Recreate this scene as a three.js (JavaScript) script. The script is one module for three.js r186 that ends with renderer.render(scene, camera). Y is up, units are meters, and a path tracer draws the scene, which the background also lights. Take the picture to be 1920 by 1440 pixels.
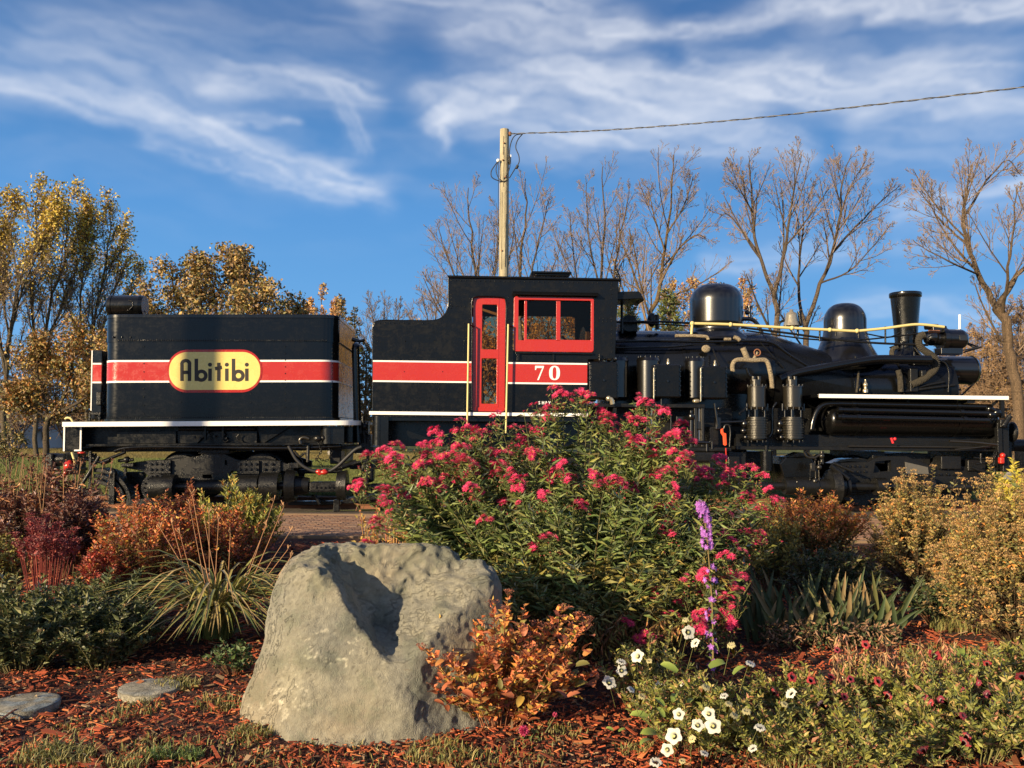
import * as THREE from 'three';
import { mergeGeometries } from 'three/addons/utils/BufferGeometryUtils.js';
import { RoundedBoxGeometry } from 'three/addons/geometries/RoundedBoxGeometry.js';
import { TextGeometry } from 'three/addons/geometries/TextGeometry.js';
import { FontLoader } from 'three/addons/loaders/FontLoader.js';
import { createNoise2D, createNoise3D } from 'simplex-noise';

const RAD = Math.PI / 180;
const V = (x, y, z) => new THREE.Vector3(x, y, z);
function mulberry(seed) {
  return () => { seed = (seed + 0x6d2b79f5) | 0; let t = Math.imul(seed ^ (seed >>> 15), 1 | seed); t = (t + Math.imul(t ^ (t >>> 7), 61 | t)) ^ t; return ((t ^ (t >>> 14)) >>> 0) / 4294967296; };
}
const lerp = THREE.MathUtils.lerp, clamp = THREE.MathUtils.clamp, sstep = THREE.MathUtils.smoothstep;
const lin = (r, g, b) => [r, g, b].map((v) => { v /= 255; return v <= 0.04045 ? v / 12.92 : ((v + 0.055) / 1.055) ** 2.4; });

// ------------------------------------------------------------------ camera
const scene = new THREE.Scene();
const FOCAL = 1608; // of the 1920 pixel wide photograph
const camera = new THREE.PerspectiveCamera(2 * Math.atan(720 / FOCAL) / RAD, 4 / 3, 0.1, 900);
camera.position.set(0, 1.6, 0);
camera.rotation.set(3.03 * RAD, 0, 0.5 * RAD, 'YXZ');
camera.updateMatrixWorld(true);

// ------------------------------------------------------------------ sun, exposure
const SUN_AZ = 47 * RAD, SUN_EL = 14.5 * RAD;   // behind the photographer's left shoulder, late afternoon
const sunDir = V(-Math.sin(SUN_AZ) * Math.cos(SUN_EL), Math.sin(SUN_EL), Math.cos(SUN_AZ) * Math.cos(SUN_EL));
const sun = new THREE.DirectionalLight(new THREE.Color().setRGB(1, 0.79, 0.5), 5);
sun.position.copy(sunDir).multiplyScalar(60).add(V(0, 0, -12));
sun.target.position.set(0, 0, -12);
sun.castShadow = true;
sun.shadow.mapSize.set(4096, 4096);
Object.assign(sun.shadow.camera, { left: -35, right: 35, top: 25, bottom: -25, near: 1, far: 140 });
scene.add(sun, sun.target);
const EXPOSURE = 1.88;

// pixel of the photograph -> ray
function ray(px, py) {
  return V((px - 960) / FOCAL, (720 - py) / FOCAL, -1).applyQuaternion(camera.quaternion);
}
// world point seen at a pixel at depth d (metres along -z)
function G(px, py, d) { const r = ray(px, py); return r.multiplyScalar(d / -r.z).add(camera.position); }
// the same in the axes of a group: the point of its plane z = const
function localizer(group) {
  group.updateMatrixWorld(true);
  const inv = group.matrixWorld.clone().invert(), o = camera.position.clone().applyMatrix4(inv), m3 = new THREE.Matrix3().setFromMatrix4(inv);
  return (px, py, z = 0) => { const d = ray(px, py).applyMatrix3(m3); return d.multiplyScalar((z - o.z) / d.z).add(o); };
}

// ------------------------------------------------------------------ sky: computed air with cirrus streaks
{
  const W = 2048, H = 1024, data = new Float32Array(W * H * 4);
  const n3 = createNoise3D(mulberry(11)), n2 = createNoise2D(mulberry(12));
  const azel = ([px, py]) => { const r = ray(px, py).normalize(); return [Math.atan2(r.x, -r.z) / RAD, Math.asin(r.y) / RAD]; };
  // wisps of cirrus: course, width and strength
  const strokes = [
    [[[-260, 150], [-60, 165], [100, 175], [250, 198], [400, 238], [520, 295], [640, 328], [720, 350]], 26, 0.62],
    [[[280, 262], [420, 312], [560, 348], [660, 366]], 15, 0.26], [[[400, 218], [470, 212], [540, 226]], 11, 0.3],
    [[[420, 150], [540, 160], [640, 178], [700, 190]], 30, 0.42], [[[640, 185], [655, 225], [665, 268]], 20, 0.25],
    [[[-300, 60], [-50, 90], [200, 105], [390, 160]], 60, 0.24], [[[100, 30], [400, 40], [700, 60]], 50, 0.12],
    [[[830, 215], [900, 165], [1000, 130], [1100, 155], [1250, 172], [1500, 160], [1760, 148], [1850, 150]], 40, 0.7],
    [[[930, 200], [1100, 215], [1280, 205], [1400, 190]], 40, 0.42],
    [[[860, 70], [1000, 62], [1090, 60], [1170, 50]], 40, 0.4], [[[700, -20], [900, 10], [1100, 0]], 40, 0.34],
    [[[850, 262], [832, 232], [850, 215]], 9, 0.34],
    [[[1130, 62], [1350, 45], [1600, 24], [1800, 8], [2000, 6], [2300, 0]], 18, 0.55], [[[1400, 20], [1700, -10], [2100, -20]], 26, 0.24],
    [[[980, 252], [1200, 262], [1400, 262], [1500, 285]], 34, 0.4], [[[1300, 110], [1500, 122], [1740, 112]], 22, 0.3],
    [[[1500, 90], [1750, 85], [2000, 90]], 36, 0.1], [[[1620, 215], [1800, 205], [2060, 190]], 26, 0.4], [[[1620, 285], [1800, 270], [2060, 262]], 34, 0.18],
    [[[1700, 392], [1820, 362], [1960, 345], [2200, 330]], 32, 0.42], [[[1330, 500], [1440, 482], [1600, 470]], 26, 0.24], [[[1700, 470], [1900, 440]], 30, 0.14], [[[1600, 590], [1800, 575], [2000, 585]], 22, 0.22],
  ].map(([pts, w, a]) => ({ p: pts.map(azel), w: w / FOCAL / RAD, a }));
  const fbm = (x, y, o = 5) => { let s = 0, a = 0.5; for (let i = 0; i < o; i++) { s += a * n2(x, y); x = x * 2.03 + 7.1; y = y * 2.03 - 3.3; a *= 0.5; } return s; };
  const zen = lin(44, 78, 136), top = lin(72, 115, 170), mid = lin(91, 151, 212), low = lin(120, 178, 229), hor = lin(158, 202, 236), white = lin(240, 243, 250);
  const stops = [[-2, hor], [3, low], [7, lin(106, 167, 223)], [14, mid], [25, top], [50, zen], [91, zen]];
  for (let r = 0; r < H; r++) {
    const el = ((r + 0.5) / H - 0.5) * 180;
    let i = 0; while (i < stops.length - 2 && el > stops[i + 1][0]) i++;
    const t = clamp((el - stops[i][0]) / (stops[i + 1][0] - stops[i][0]), 0, 1);
    for (let c = 0; c < W; c++) {
      const rd = ((c + 0.5) / W - 0.5) * 2 * Math.PI, x = Math.cos(rd) * Math.cos(el * RAD), z = Math.sin(rd) * Math.cos(el * RAD), y = Math.sin(el * RAD);
      const col = [0, 1, 2].map((k) => lerp(stops[i][1][k], stops[i + 1][1][k], t));
      const cs = Math.max(0, x * sunDir.x + y * sunDir.y + z * sunDir.z), glow = 0.32 * cs ** 6 + 0.9 * cs ** 40;
      col[0] += glow * 0.75; col[1] += glow * 0.62; col[2] += glow * 0.42;
      let cover = 0;
      if (el > -1) {
        const az = Math.atan2(x, -z) / RAD;
        const wx = az + 1.6 * fbm(az * 0.09, el * 0.2 + 5, 3), wy = el + 1.1 * fbm(az * 0.07 + 9, el * 0.12, 3) + 0.4 * fbm(az * 0.16, el * 0.7 + 2, 5);
        if (az > -60 && az < 62 && el < 40) {
          for (const s of strokes) {
            let d2 = 1e9, al = 0, ac = 0, run = 0;
            for (let k = 0; k < s.p.length - 1; k++) {
              const [ax, ay] = s.p[k], bx = s.p[k + 1][0] - ax, by = s.p[k + 1][1] - ay, h = clamp(((wx - ax) * bx + (wy - ay) * by) / (bx * bx + by * by), 0, 1);
              const dx = wx - ax - bx * h, dy = wy - ay - by * h; const e2 = dx * dx + dy * dy, sl = Math.hypot(bx, by); if (e2 < d2) { d2 = e2; al = run + sl * h; ac = (bx * (wy - ay) - by * (wx - ax)) / sl; } run += sl;
            }
            const g = d2 / (s.w * s.w); if (g < 7) cover += s.a * Math.exp(-g * 1.15) * clamp(0.9 + 0.85 * fbm(al * 0.09 + s.a * 90, ac / s.w * 1.3 + al * 0.08 + s.w * 7, 4), 0.1, 1.6);
          }
          cover *= clamp(0.9 + 0.45 * fbm(wx * 0.08 + wy * 0.12, wy * 0.6 + wx * 0.09, 6) + 0.25 * fbm(wx * 0.3, wy * 1.6 + wx * 0.25, 4), 0.1, 1.3);
          cover += 0.10 * clamp(fbm(wx * 0.07, wy * 0.3) + 0.12, 0, 1) * sstep(el, 8, 20);
        }
        const out = Math.max(sstep(Math.abs(az), 46, 62), sstep(el, 30, 42));
        if (out > 0) cover += out * 0.75 * clamp(fbm(x * 2.2 + 4, z * 3.4 + y * 2, 6) * 1.5 + 0.05, 0, 0.9) * sstep(el, 0, 12);
      }
      cover = 1 - Math.exp(-cover * 1.1);
      for (let k = 0; k < 3; k++) data[(r * W + c) * 4 + k] = el < -1.5 ? [0.05, 0.055, 0.03][k] : lerp(col[k], white[k], Math.min(0.9, cover));
      data[(r * W + c) * 4 + 3] = 1;
    }
  }
  const tex = new THREE.DataTexture(data, W, H, THREE.RGBAFormat, THREE.FloatType);
  tex.mapping = THREE.EquirectangularReflectionMapping; tex.magFilter = THREE.LinearFilter; tex.needsUpdate = true;
  scene.background = tex; scene.environment = tex;
  scene.backgroundIntensity = 0.575; scene.environmentIntensity = 0.575;
}

// ------------------------------------------------------------------ helpers: names, parts, geometry
const used = new Map();
function numbered(name) { const n = used.get(name) ?? 0; used.set(name, n + 1); return n ? `${name}_${String(n).padStart(3, '0')}` : name; }
function thing(name, label, category, group, pos) {
  const o = new THREE.Group(); o.name = numbered(name); if (pos) o.position.copy(pos); scene.add(o);
  o.userData = { label, category }; if (group) o.userData.group = group; return o;
}
function indexed(g) {
  if (!g.index) { const n = g.attributes.position.count, ix = new Uint32Array(n); for (let i = 0; i < n; i++) ix[i] = i; g.setIndex(new THREE.BufferAttribute(ix, 1)); }
  for (const k of Object.keys(g.attributes)) if (!['position', 'normal', 'uv', 'color'].includes(k)) g.deleteAttribute(k);
  return g;
}
// texture coordinates in metres from the face directions
function metreUV(g) {
  const p = g.attributes.position, n = g.attributes.normal, uv = new Float32Array(p.count * 2);
  for (let i = 0; i < p.count; i++) {
    const ax = Math.abs(n.getX(i)), ay = Math.abs(n.getY(i)), az = Math.abs(n.getZ(i));
    const [u, v] = az >= ax && az >= ay ? [p.getX(i), p.getY(i)] : ax >= ay ? [p.getZ(i), p.getY(i)] : [p.getX(i), p.getZ(i)];
    uv[i * 2] = u; uv[i * 2 + 1] = v;
  }
  g.setAttribute('uv', new THREE.BufferAttribute(uv, 2)); return g;
}
function part(name, geos, mat, parent, extra) {
  geos = [].concat(geos).map(indexed);
  geos.forEach((g) => { if (!g.attributes.uv) g.setAttribute('uv', new THREE.BufferAttribute(new Float32Array(g.attributes.position.count * 2), 2)); });
  // pieces that stand apart become meshes of their own; rows of bolts and rivets stay one part
  const small = /bolt|rivet|stud/.test(name);
  if (small) extra = { kind: 'stuff', ...extra };
  if (geos.length > 1 && extra?.kind !== 'stuff' && !extra?.joined) {
    const bb = geos.map((g) => { g.computeBoundingBox(); return g.boundingBox.clone().expandByScalar(0.004); }), set = geos.map((_, i) => i), find = (i) => (set[i] === i ? i : (set[i] = find(set[i])));
    for (let i = 0; i < geos.length; i++) for (let j = 0; j < i; j++) if (bb[i].intersectsBox(bb[j])) set[find(i)] = find(j);
    const bundles = new Map(); geos.forEach((g, i) => { const k = find(i); if (!bundles.has(k)) bundles.set(k, []); bundles.get(k).push(g); });
    if (bundles.size > 1) { const made = [...bundles.values()].map((b) => part(name, b, mat, parent, { ...extra, joined: true })); return made.reduce((a, b) => (b.geometry.attributes.position.count > a.geometry.attributes.position.count ? b : a)); }
  }
  const g = geos.length > 1 ? mergeGeometries(geos) : geos[0];
  metreUV(g);
  const m = new THREE.Mesh(g, mat); m.name = name; m.castShadow = m.receiveShadow = true;
  if (extra?.label) m.userData.label = extra.label;
  if (extra?.kind) m.userData.kind = extra.kind;
  (parent ?? scene).add(m); return m;
}
function structure(o) { o.userData.kind = 'structure'; return o; }
const box = (x0, x1, y0, y1, z0, z1, r = 0) => {
  const w = Math.abs(x1 - x0), h = Math.abs(y1 - y0), d = Math.abs(z1 - z0);
  r = Math.min(r, w * 0.45, h * 0.45, d * 0.45);
  const g = r > 0 ? new RoundedBoxGeometry(w, h, d, 2, r) : new THREE.BoxGeometry(w, h, d);
  return g.translate((x0 + x1) / 2, (y0 + y1) / 2, (z0 + z1) / 2);
};
const cylY = (x, z, y0, y1, r, r2 = r, seg = 24) => new THREE.CylinderGeometry(r2, r, y1 - y0, seg).translate(x, (y0 + y1) / 2, z);
const cylX = (x0, x1, y, z, r, r2 = r, seg = 24) => new THREE.CylinderGeometry(r2, r, x1 - x0, seg).rotateZ(-Math.PI / 2).translate((x0 + x1) / 2, y, z);
const cylZ = (x, y, z0, z1, r, r2 = r, seg = 24) => new THREE.CylinderGeometry(r2, r, z1 - z0, seg).rotateX(Math.PI / 2).translate(x, y, (z0 + z1) / 2);
const ball = (p, r, sx = 1, sy = 1, sz = 1, seg = 12) => new THREE.SphereGeometry(r, seg, Math.ceil(seg * 0.7)).scale(sx, sy, sz).translate(p.x, p.y, p.z);
function rod(a, b, r, seg = 8) {
  const d = b.clone().sub(a), g = new THREE.CylinderGeometry(r, r, d.length(), seg);
  return g.applyQuaternion(new THREE.Quaternion().setFromUnitVectors(V(0, 1, 0), d.normalize())).translate((a.x + b.x) / 2, (a.y + b.y) / 2, (a.z + b.z) / 2);
}
function tube(pts, r, tub = 0, rad = 8, closed = false) { return new THREE.TubeGeometry(new THREE.CatmullRomCurve3(pts, closed, 'centripetal'), tub || pts.length * 6, r, rad, closed); }
// a pipe with rounded elbows
function pipe(pts, r, bend = 0.06, rad = 8) {
  const q = [pts[0]];
  for (let i = 1; i < pts.length - 1; i++) {
    const a = pts[i - 1], b = pts[i], c = pts[i + 1], la = Math.min(bend, a.distanceTo(b) * 0.45), lc = Math.min(bend, c.distanceTo(b) * 0.45);
    const p0 = b.clone().lerp(a, la / a.distanceTo(b)), p1 = b.clone().lerp(c, lc / c.distanceTo(b));
    for (let k = 0; k <= 4; k++) { const t = k / 4; q.push(p0.clone().multiplyScalar((1 - t) ** 2).addScaledVector(b, 2 * t * (1 - t)).addScaledVector(p1, t * t)); }
  }
  q.push(pts[pts.length - 1]);
  const path = new THREE.CurvePath(); for (let i = 0; i < q.length - 1; i++) if (q[i].distanceTo(q[i + 1]) > 1e-5) path.add(new THREE.LineCurve3(q[i], q[i + 1]));
  const cum = path.getCurveLengths(), L = cum[cum.length - 1];
  return new THREE.TubeGeometry(path, Math.max(8, Math.min(80, Math.ceil(L / 0.04))), r, rad);
}
const lathe = (prof, x, y, z, seg = 40) => new THREE.LatheGeometry(prof.map(([r, h]) => new THREE.Vector2(Math.max(r, 0.0001), h)), seg).translate(x, y, z);
const shapeOf = (pts) => { const s = new THREE.Shape(); pts.forEach((p, i) => (i ? s.lineTo(p[0] ?? p.x, p[1] ?? p.y) : s.moveTo(p[0] ?? p.x, p[1] ?? p.y))); s.closePath(); return s; };
function prism(shape, z0, z1, bevel = 0) {
  const b = Math.min(bevel, Math.abs(z1 - z0) * 0.4);
  return new THREE.ExtrudeGeometry(shape, { depth: Math.abs(z1 - z0) - 2 * b, bevelEnabled: b > 0, bevelThickness: b, bevelSize: b, bevelOffset: -b, bevelSegments: 2, curveSegments: 12 }).translate(0, 0, Math.min(z0, z1) + b);
}
function roundRect(x0, y0, x1, y1, r, S = THREE.Shape) {
  const s = new S(); s.moveTo(x0 + r, y0); s.lineTo(x1 - r, y0); s.absarc(x1 - r, y0 + r, r, -Math.PI / 2, 0, false); s.lineTo(x1, y1 - r); s.absarc(x1 - r, y1 - r, r, 0, Math.PI / 2, false);
  s.lineTo(x0 + r, y1); s.absarc(x0 + r, y1 - r, r, Math.PI / 2, Math.PI, false); s.lineTo(x0, y0 + r); s.absarc(x0 + r, y0 + r, r, Math.PI, Math.PI * 1.5, false); return s;
}

// ------------------------------------------------------------------ textures and materials
function tile(size, fn, srgb = false) {                        // fn(x, y, noise) -> [r,g,b] 0..1; noise repeats every tile
  const d = new Uint8Array(size * size * 4), n = createNoise3D(mulberry(77)), n2 = createNoise3D(mulberry(78));
  const per = (u, v, f, k = 0) => {                            // noise on a torus, so that tiles join
    const a = u * 2 * Math.PI, b = v * 2 * Math.PI, R = f / (2 * Math.PI);
    return 0.5 * (n(R * Math.cos(a) + k, R * Math.sin(a), R * Math.cos(b) + R * Math.sin(b) * 1.7) + n2(R * Math.cos(b), R * Math.sin(b) - k, R * Math.sin(a) - R * Math.cos(a) * 1.3)) * 1.4;
  };
  for (let y = 0; y < size; y++) for (let x = 0; x < size; x++) {
    const c = fn(x / size, y / size, per), o = (y * size + x) * 4;
    for (let k = 0; k < 3; k++) d[o + k] = clamp(c[k] ?? c[0], 0, 1) * 255; d[o + 3] = 255;
  }
  const t = new THREE.DataTexture(d, size, size); t.wrapS = t.wrapT = THREE.RepeatWrapping; t.magFilter = THREE.LinearFilter; t.needsUpdate = true;
  if (srgb) t.colorSpace = THREE.SRGBColorSpace; return t;
}
const at = (t, rx, ry = rx) => { const c = t.clone(); c.repeat.set(rx, ry); c.needsUpdate = true; return c; };
const rgh = tile(256, (u, v, n) => { const s = 0.5 + 0.25 * n(u, v, 6) + 0.2 * n(u, v, 22, 3) + 0.1 * n(u, v, 60, 7); return [s, s, s]; });
const brushed = tile(256, (u, v, n) => { const s = 0.5 + 0.35 * n(u * 1, v, 9, 2) + 0.25 * n(u, v, 30, 5); return [s, s, s]; });
const grit = tile(256, (u, v, n) => { const s = 0.5 + 0.3 * n(u, v, 30) + 0.35 * n(u, v, 90, 4); return [s, s, s]; });
const M = {};
const paint = (r, g, b, rough, o = {}) => new THREE.MeshPhysicalMaterial({ color: new THREE.Color().setRGB(r, g, b), roughness: rough, ...o });
const rMap = at(rgh, 0.7), bWave = at(brushed, 0.55, 0.9), bGrit = at(grit, 2.2);
M.black = paint(0.0035, 0.0035, 0.0035, 0.5, { specularIntensity: 0.25, roughnessMap: rMap, bumpMap: bGrit, bumpScale: 0.0008, clearcoat: 0.8, clearcoatRoughness: 0.18 });
M.tank = paint(0.0035, 0.0035, 0.0035, 0.5, { roughnessMap: rMap, bumpMap: at(brushed, 0.35, 0.5), bumpScale: 0.0013, clearcoat: 0.55, clearcoatRoughness: 0.15, specularIntensity: 0.15 });
M.satin = paint(0.0042, 0.0045, 0.005, 0.6, { roughnessMap: rMap, bumpMap: bGrit, bumpScale: 0.001, clearcoat: 0.15, clearcoatRoughness: 0.2, specularIntensity: 0.45 });
M.gloss = paint(0.0035, 0.0032, 0.003, 0.3, { specularIntensity: 0.7, clearcoat: 1, clearcoatRoughness: 0.2, bumpMap: bGrit, bumpScale: 0.0006 });
M.iron = paint(0.008, 0.008, 0.008, 0.65, { specularIntensity: 0.7, roughnessMap: rMap, bumpMap: bGrit, bumpScale: 0.002 });
M.oily = paint(0.03, 0.026, 0.019, 0.3, { bumpMap: bGrit, bumpScale: 0.0015, metalness: 0.5, clearcoat: 0.8, clearcoatRoughness: 0.2 });
M.red = paint(0.41, 0.023, 0.012, 0.5, { roughnessMap: rMap, bumpMap: bGrit, bumpScale: 0.001, clearcoat: 0.4, clearcoatRoughness: 0.2 });
M.darkred = paint(0.36, 0.018, 0.012, 0.5, { roughnessMap: rMap });
M.orange = paint(0.75, 0.08, 0.02, 0.5);
M.white = paint(0.82, 0.81, 0.78, 0.55, { roughnessMap: rMap });
M.cream = paint(0.7, 0.55, 0.16, 0.5, { roughnessMap: rMap, bumpMap: bGrit, bumpScale: 0.001, clearcoat: 0.3, clearcoatRoughness: 0.25 });
M.yellow = paint(0.62, 0.52, 0.22, 0.5);
M.letter = paint(0.012, 0.006, 0.004, 0.5);
M.lag = paint(0.42, 0.35, 0.24, 0.9, { map: at(tile(128, (u, v, n) => { const s = 0.62 + 0.35 * n(u, v, 10) + 0.3 * n(u, v, 34, 2); return [s, s * 0.97, s * 0.93]; }), 3), bumpMap: at(grit, 8), bumpScale: 0.006 });
M.hose = paint(0.10, 0.085, 0.06, 0.75, { map: at(tile(128, (u, v, n) => { const s = 0.55 + 0.5 * n(u, v, 8) + 0.35 * n(u, v, 26, 2); return [s, s, s]; }), 4), bumpMap: at(grit, 10), bumpScale: 0.01 });
M.rubber = paint(0.015, 0.015, 0.016, 0.55);
M.rust = paint(0.22, 0.09, 0.045, 0.85, { bumpMap: bGrit, bumpScale: 0.003 });
M.brass = paint(0.5, 0.43, 0.3, 0.4, { metalness: 0.7, roughnessMap: rMap });
M.steel = paint(0.45, 0.43, 0.4, 0.4, { metalness: 0.9 });
M.pane = paint(0.62, 0.52, 0.38, 0.06, { transmission: 1, thickness: 0, specularIntensity: 0.3 });
M.lining = paint(0.26, 0.17, 0.09, 0.8, { roughnessMap: rMap, bumpMap: bGrit, bumpScale: 0.003 });
M.wood = paint(0.3, 0.2, 0.11, 0.8);

// ------------------------------------------------------------------ the ground and the park behind
const hn = createNoise2D(mulberry(5));
const gy = (x, z) => 0.12 * sstep(-z, 8, 11.4) + (z > -11.5 && z < 5 ? 0.035 * hn(x * 0.6, z * 0.6) + 0.015 * hn(x * 2.1, z * 2.1) : 0) * (1 - sstep(-z, 9.5, 11.2));
function sheet(xs, zs, fy) {
  const p = [], ix = [], W = xs.length;
  for (const z of zs) for (const x of xs) p.push(x, fy(x, z), z);
  for (let j = 0; j < zs.length - 1; j++) for (let i = 0; i < W - 1; i++) { const a = j * W + i; ix.push(a, a + 1, a + W, a + 1, a + W + 1, a + W); }
  const g = new THREE.BufferGeometry(); g.setAttribute('position', new THREE.Float32BufferAttribute(p, 3)); g.setIndex(ix);
  if (zs[1] > zs[0]) { const t = g.index.array; for (let i = 0; i < t.length; i += 3) { const k = t[i]; t[i] = t[i + 1]; t[i + 1] = k; } }
  g.computeVertexNormals(); if (g.attributes.normal.getY(0) < 0) { const t = g.index.array; for (let i = 0; i < t.length; i += 3) { const k = t[i]; t[i] = t[i + 1]; t[i + 1] = k; } g.computeVertexNormals(); }
  return g;
}
const steps = (a, b, n) => Array.from({ length: n + 1 }, (_, i) => a + (b - a) * i / n);
const grassTex = tile(512, (u, v, n) => {
  const a = n(u, v, 5), b = n(u, v, 26, 3), c = n(u, v, 100, 5), s = 0.62 + 0.22 * a + 0.2 * b + 0.3 * c;
  return [s * (0.82 + 0.25 * b), s * 0.86, s * 0.4];
});
M.lawn = paint(0.17, 0.2, 0.07, 0.95, { map: at(grassTex, 0.22), bumpMap: at(grit, 1.5), bumpScale: 0.03 });
M.soil = paint(0.11, 0.035, 0.02, 0.97, { map: at(tile(256, (u, v, n) => { const s = 0.5 + 0.3 * n(u, v, 7) + 0.3 * n(u, v, 30, 2) + 0.3 * n(u, v, 80, 4); return [s, s * (0.9 - 0.2 * n(u, v, 5, 8)), s * 0.85]; }), 0.9), bumpMap: at(grit, 1.6), bumpScale: 0.03 });
M.gravel = paint(0.16, 0.125, 0.095, 0.95, { map: at(tile(256, (u, v, n) => { const s = 0.6 + 0.4 * n(u, v, 60) + 0.3 * n(u, v, 20, 3); return [s, s, s]; }), 0.8), bumpMap: at(grit, 1.6), bumpScale: 0.04 });
structure(part('ground', sheet([...steps(-400, -40, 12), ...steps(-39, 39, 26), ...steps(40, 400, 12)], [...steps(-500, -40, 16), ...steps(-36, 12, 48), ...steps(16, 200, 8)], (x, z) => gy(x, z) - (z > -11.6 && z < 2.6 && Math.abs(x) < 24 ? 0.04 : 0)), M.lawn));
structure(part('garden_bed', sheet(steps(-23, 23, 230), steps(-11.55, 2.5, 110), (x, z) => gy(x, z)), M.soil));
structure(part('track_bed', sheet(steps(-40, 40, 80), steps(-19.4, -14.5, 10), (x, z) => 0.124 + 0.012 * hn(x * 2, z * 2) * sstep(z, -19.4, -18.8) * (1 - sstep(z, -14.9, -14.5))), M.gravel));

// the brick path between garden and track
{
  const path = new THREE.Group(); path.name = 'brick_path'; scene.add(path); structure(path);
  const mortar = paint(0.13, 0.10, 0.07, 0.95, { bumpMap: bGrit, bumpScale: 0.004 });
  part('mortar_base', box(-40, 40, 0.02, 0.131, -14.3, -11.75), mortar, path);
  const mats = [[0.30, 0.17, 0.10], [0.26, 0.14, 0.085], [0.33, 0.20, 0.13], [0.23, 0.14, 0.10], [0.28, 0.18, 0.12]].map((c) => paint(...c, 0.9, { bumpMap: at(grit, 4), bumpScale: 0.003 }));
  const geos = [0, 1, 2].map((k) => metreUV(indexed(new RoundedBoxGeometry(0.196 - 0.003 * k, 0.05, 0.096, 1, 0.008))));
  const rnd = mulberry(31), far = [];
  for (let j = 0; j < 25; j++) for (let i = -190; i < 190; i++) {
    const x = i * 0.205 + (j % 2) * 0.1025, z = -11.82 - j * 0.1005;
    const y = 0.128 + rnd() * 0.006, ry = (rnd() - 0.5) * 0.03, k = Math.floor(rnd() * 5), kg = Math.floor(rnd() * 3);
    const lo = -0.268 * -z, hi = -0.148 * -z;
    if (x > lo && x < hi) {
      const m = new THREE.Mesh(geos[kg], mats[k]); m.name = 'brick'; m.position.set(x, y, z); m.rotation.y = ry; m.castShadow = m.receiveShadow = true; path.add(m);
    } else if (Math.abs(x) < 13) far.push([x, y, z, ry]);
  }
  const im = new THREE.InstancedMesh(geos[0], mats[0], far.length), d = new THREE.Object3D(), c = new THREE.Color();
  far.forEach(([x, y, z, r], i) => { d.position.set(x, y, z); d.rotation.y = r; d.updateMatrix(); im.setMatrixAt(i, d.matrix); const s = 0.75 + rnd() * 0.5; im.setColorAt(i, c.setRGB(s, s * (0.9 + rnd() * 0.15), s * 0.95)); });
  im.name = 'brick_paving'; im.userData.kind = 'stuff'; path.add(im);
  part('edging', [box(-40, 40, 0.05, 0.175, -14.46, -14.305, 0.01), box(-40, 40, 0.02, 0.15, -11.74, -11.62, 0.01)], paint(0.2, 0.13, 0.08, 0.9, { bumpMap: bGrit, bumpScale: 0.004 }), path);
}

// grass blades over the lawn beyond the track, as far as blades show
{
  const rnd = mulberry(41), p = [], n = [], ix = [];
  for (let i = 0; i < 16; i++) { const q = rnd() * 6.28, r = 0.12 * Math.sqrt(rnd()), x = r * Math.cos(q), z = r * Math.sin(q), h = 0.035 + 0.045 * rnd(), w = 0.006, a = rnd() * 6.28, lx = (rnd() - 0.5) * 0.05, lz = (rnd() - 0.5) * 0.05, o = p.length / 3, c = Math.cos(a) * w, s = Math.sin(a) * w; p.push(x - c, 0, z - s, x + c, 0, z + s, x + lx, h, z + lz); for (let k = 0; k < 3; k++) n.push(-Math.sin(a) * 0.7, 0.7, Math.cos(a) * 0.7); ix.push(o, o + 1, o + 2); }
  const g = new THREE.BufferGeometry(); g.setAttribute('position', new THREE.Float32BufferAttribute(p, 3)); g.setAttribute('normal', new THREE.Float32BufferAttribute(n, 3)); g.setIndex(ix);
  const N = 60000, im = new THREE.InstancedMesh(g, new THREE.MeshPhysicalMaterial({ color: 0xffffff, roughness: 0.7, transmission: 0.35, thickness: 0, side: THREE.DoubleSide }), N), o = new THREE.Object3D(), c = new THREE.Color(), mn = createNoise2D(mulberry(42));
  for (let i = 0; i < N; i++) { const d = 18.8 + 34 * Math.pow(rnd(), 1.5), x = (rnd() - 0.5) * d * 1.3, k = 0.5 + 0.5 * mn(x * 0.15, d * 0.3), s = 0.75 + 0.5 * rnd(); o.position.set(x, gy(x, -d), -d); o.rotation.set(0, rnd() * 6.28, 0); o.scale.setScalar(0.8 + d / 40); o.updateMatrix(); im.setMatrixAt(i, o.matrix); const dry = d > 38 ? 0.7 : 0.25 * k; c.setRGB(lerp(0.2, 0.34, dry) * s, lerp(0.25, 0.23, dry) * s, lerp(0.05, 0.08, dry) * s); im.setColorAt(i, c); }
  im.name = 'lawn_grass'; im.userData = { label: 'short green lawn grass beyond the railway track', category: 'grass', kind: 'stuff' }; im.castShadow = im.receiveShadow = true; scene.add(im);
}

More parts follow.
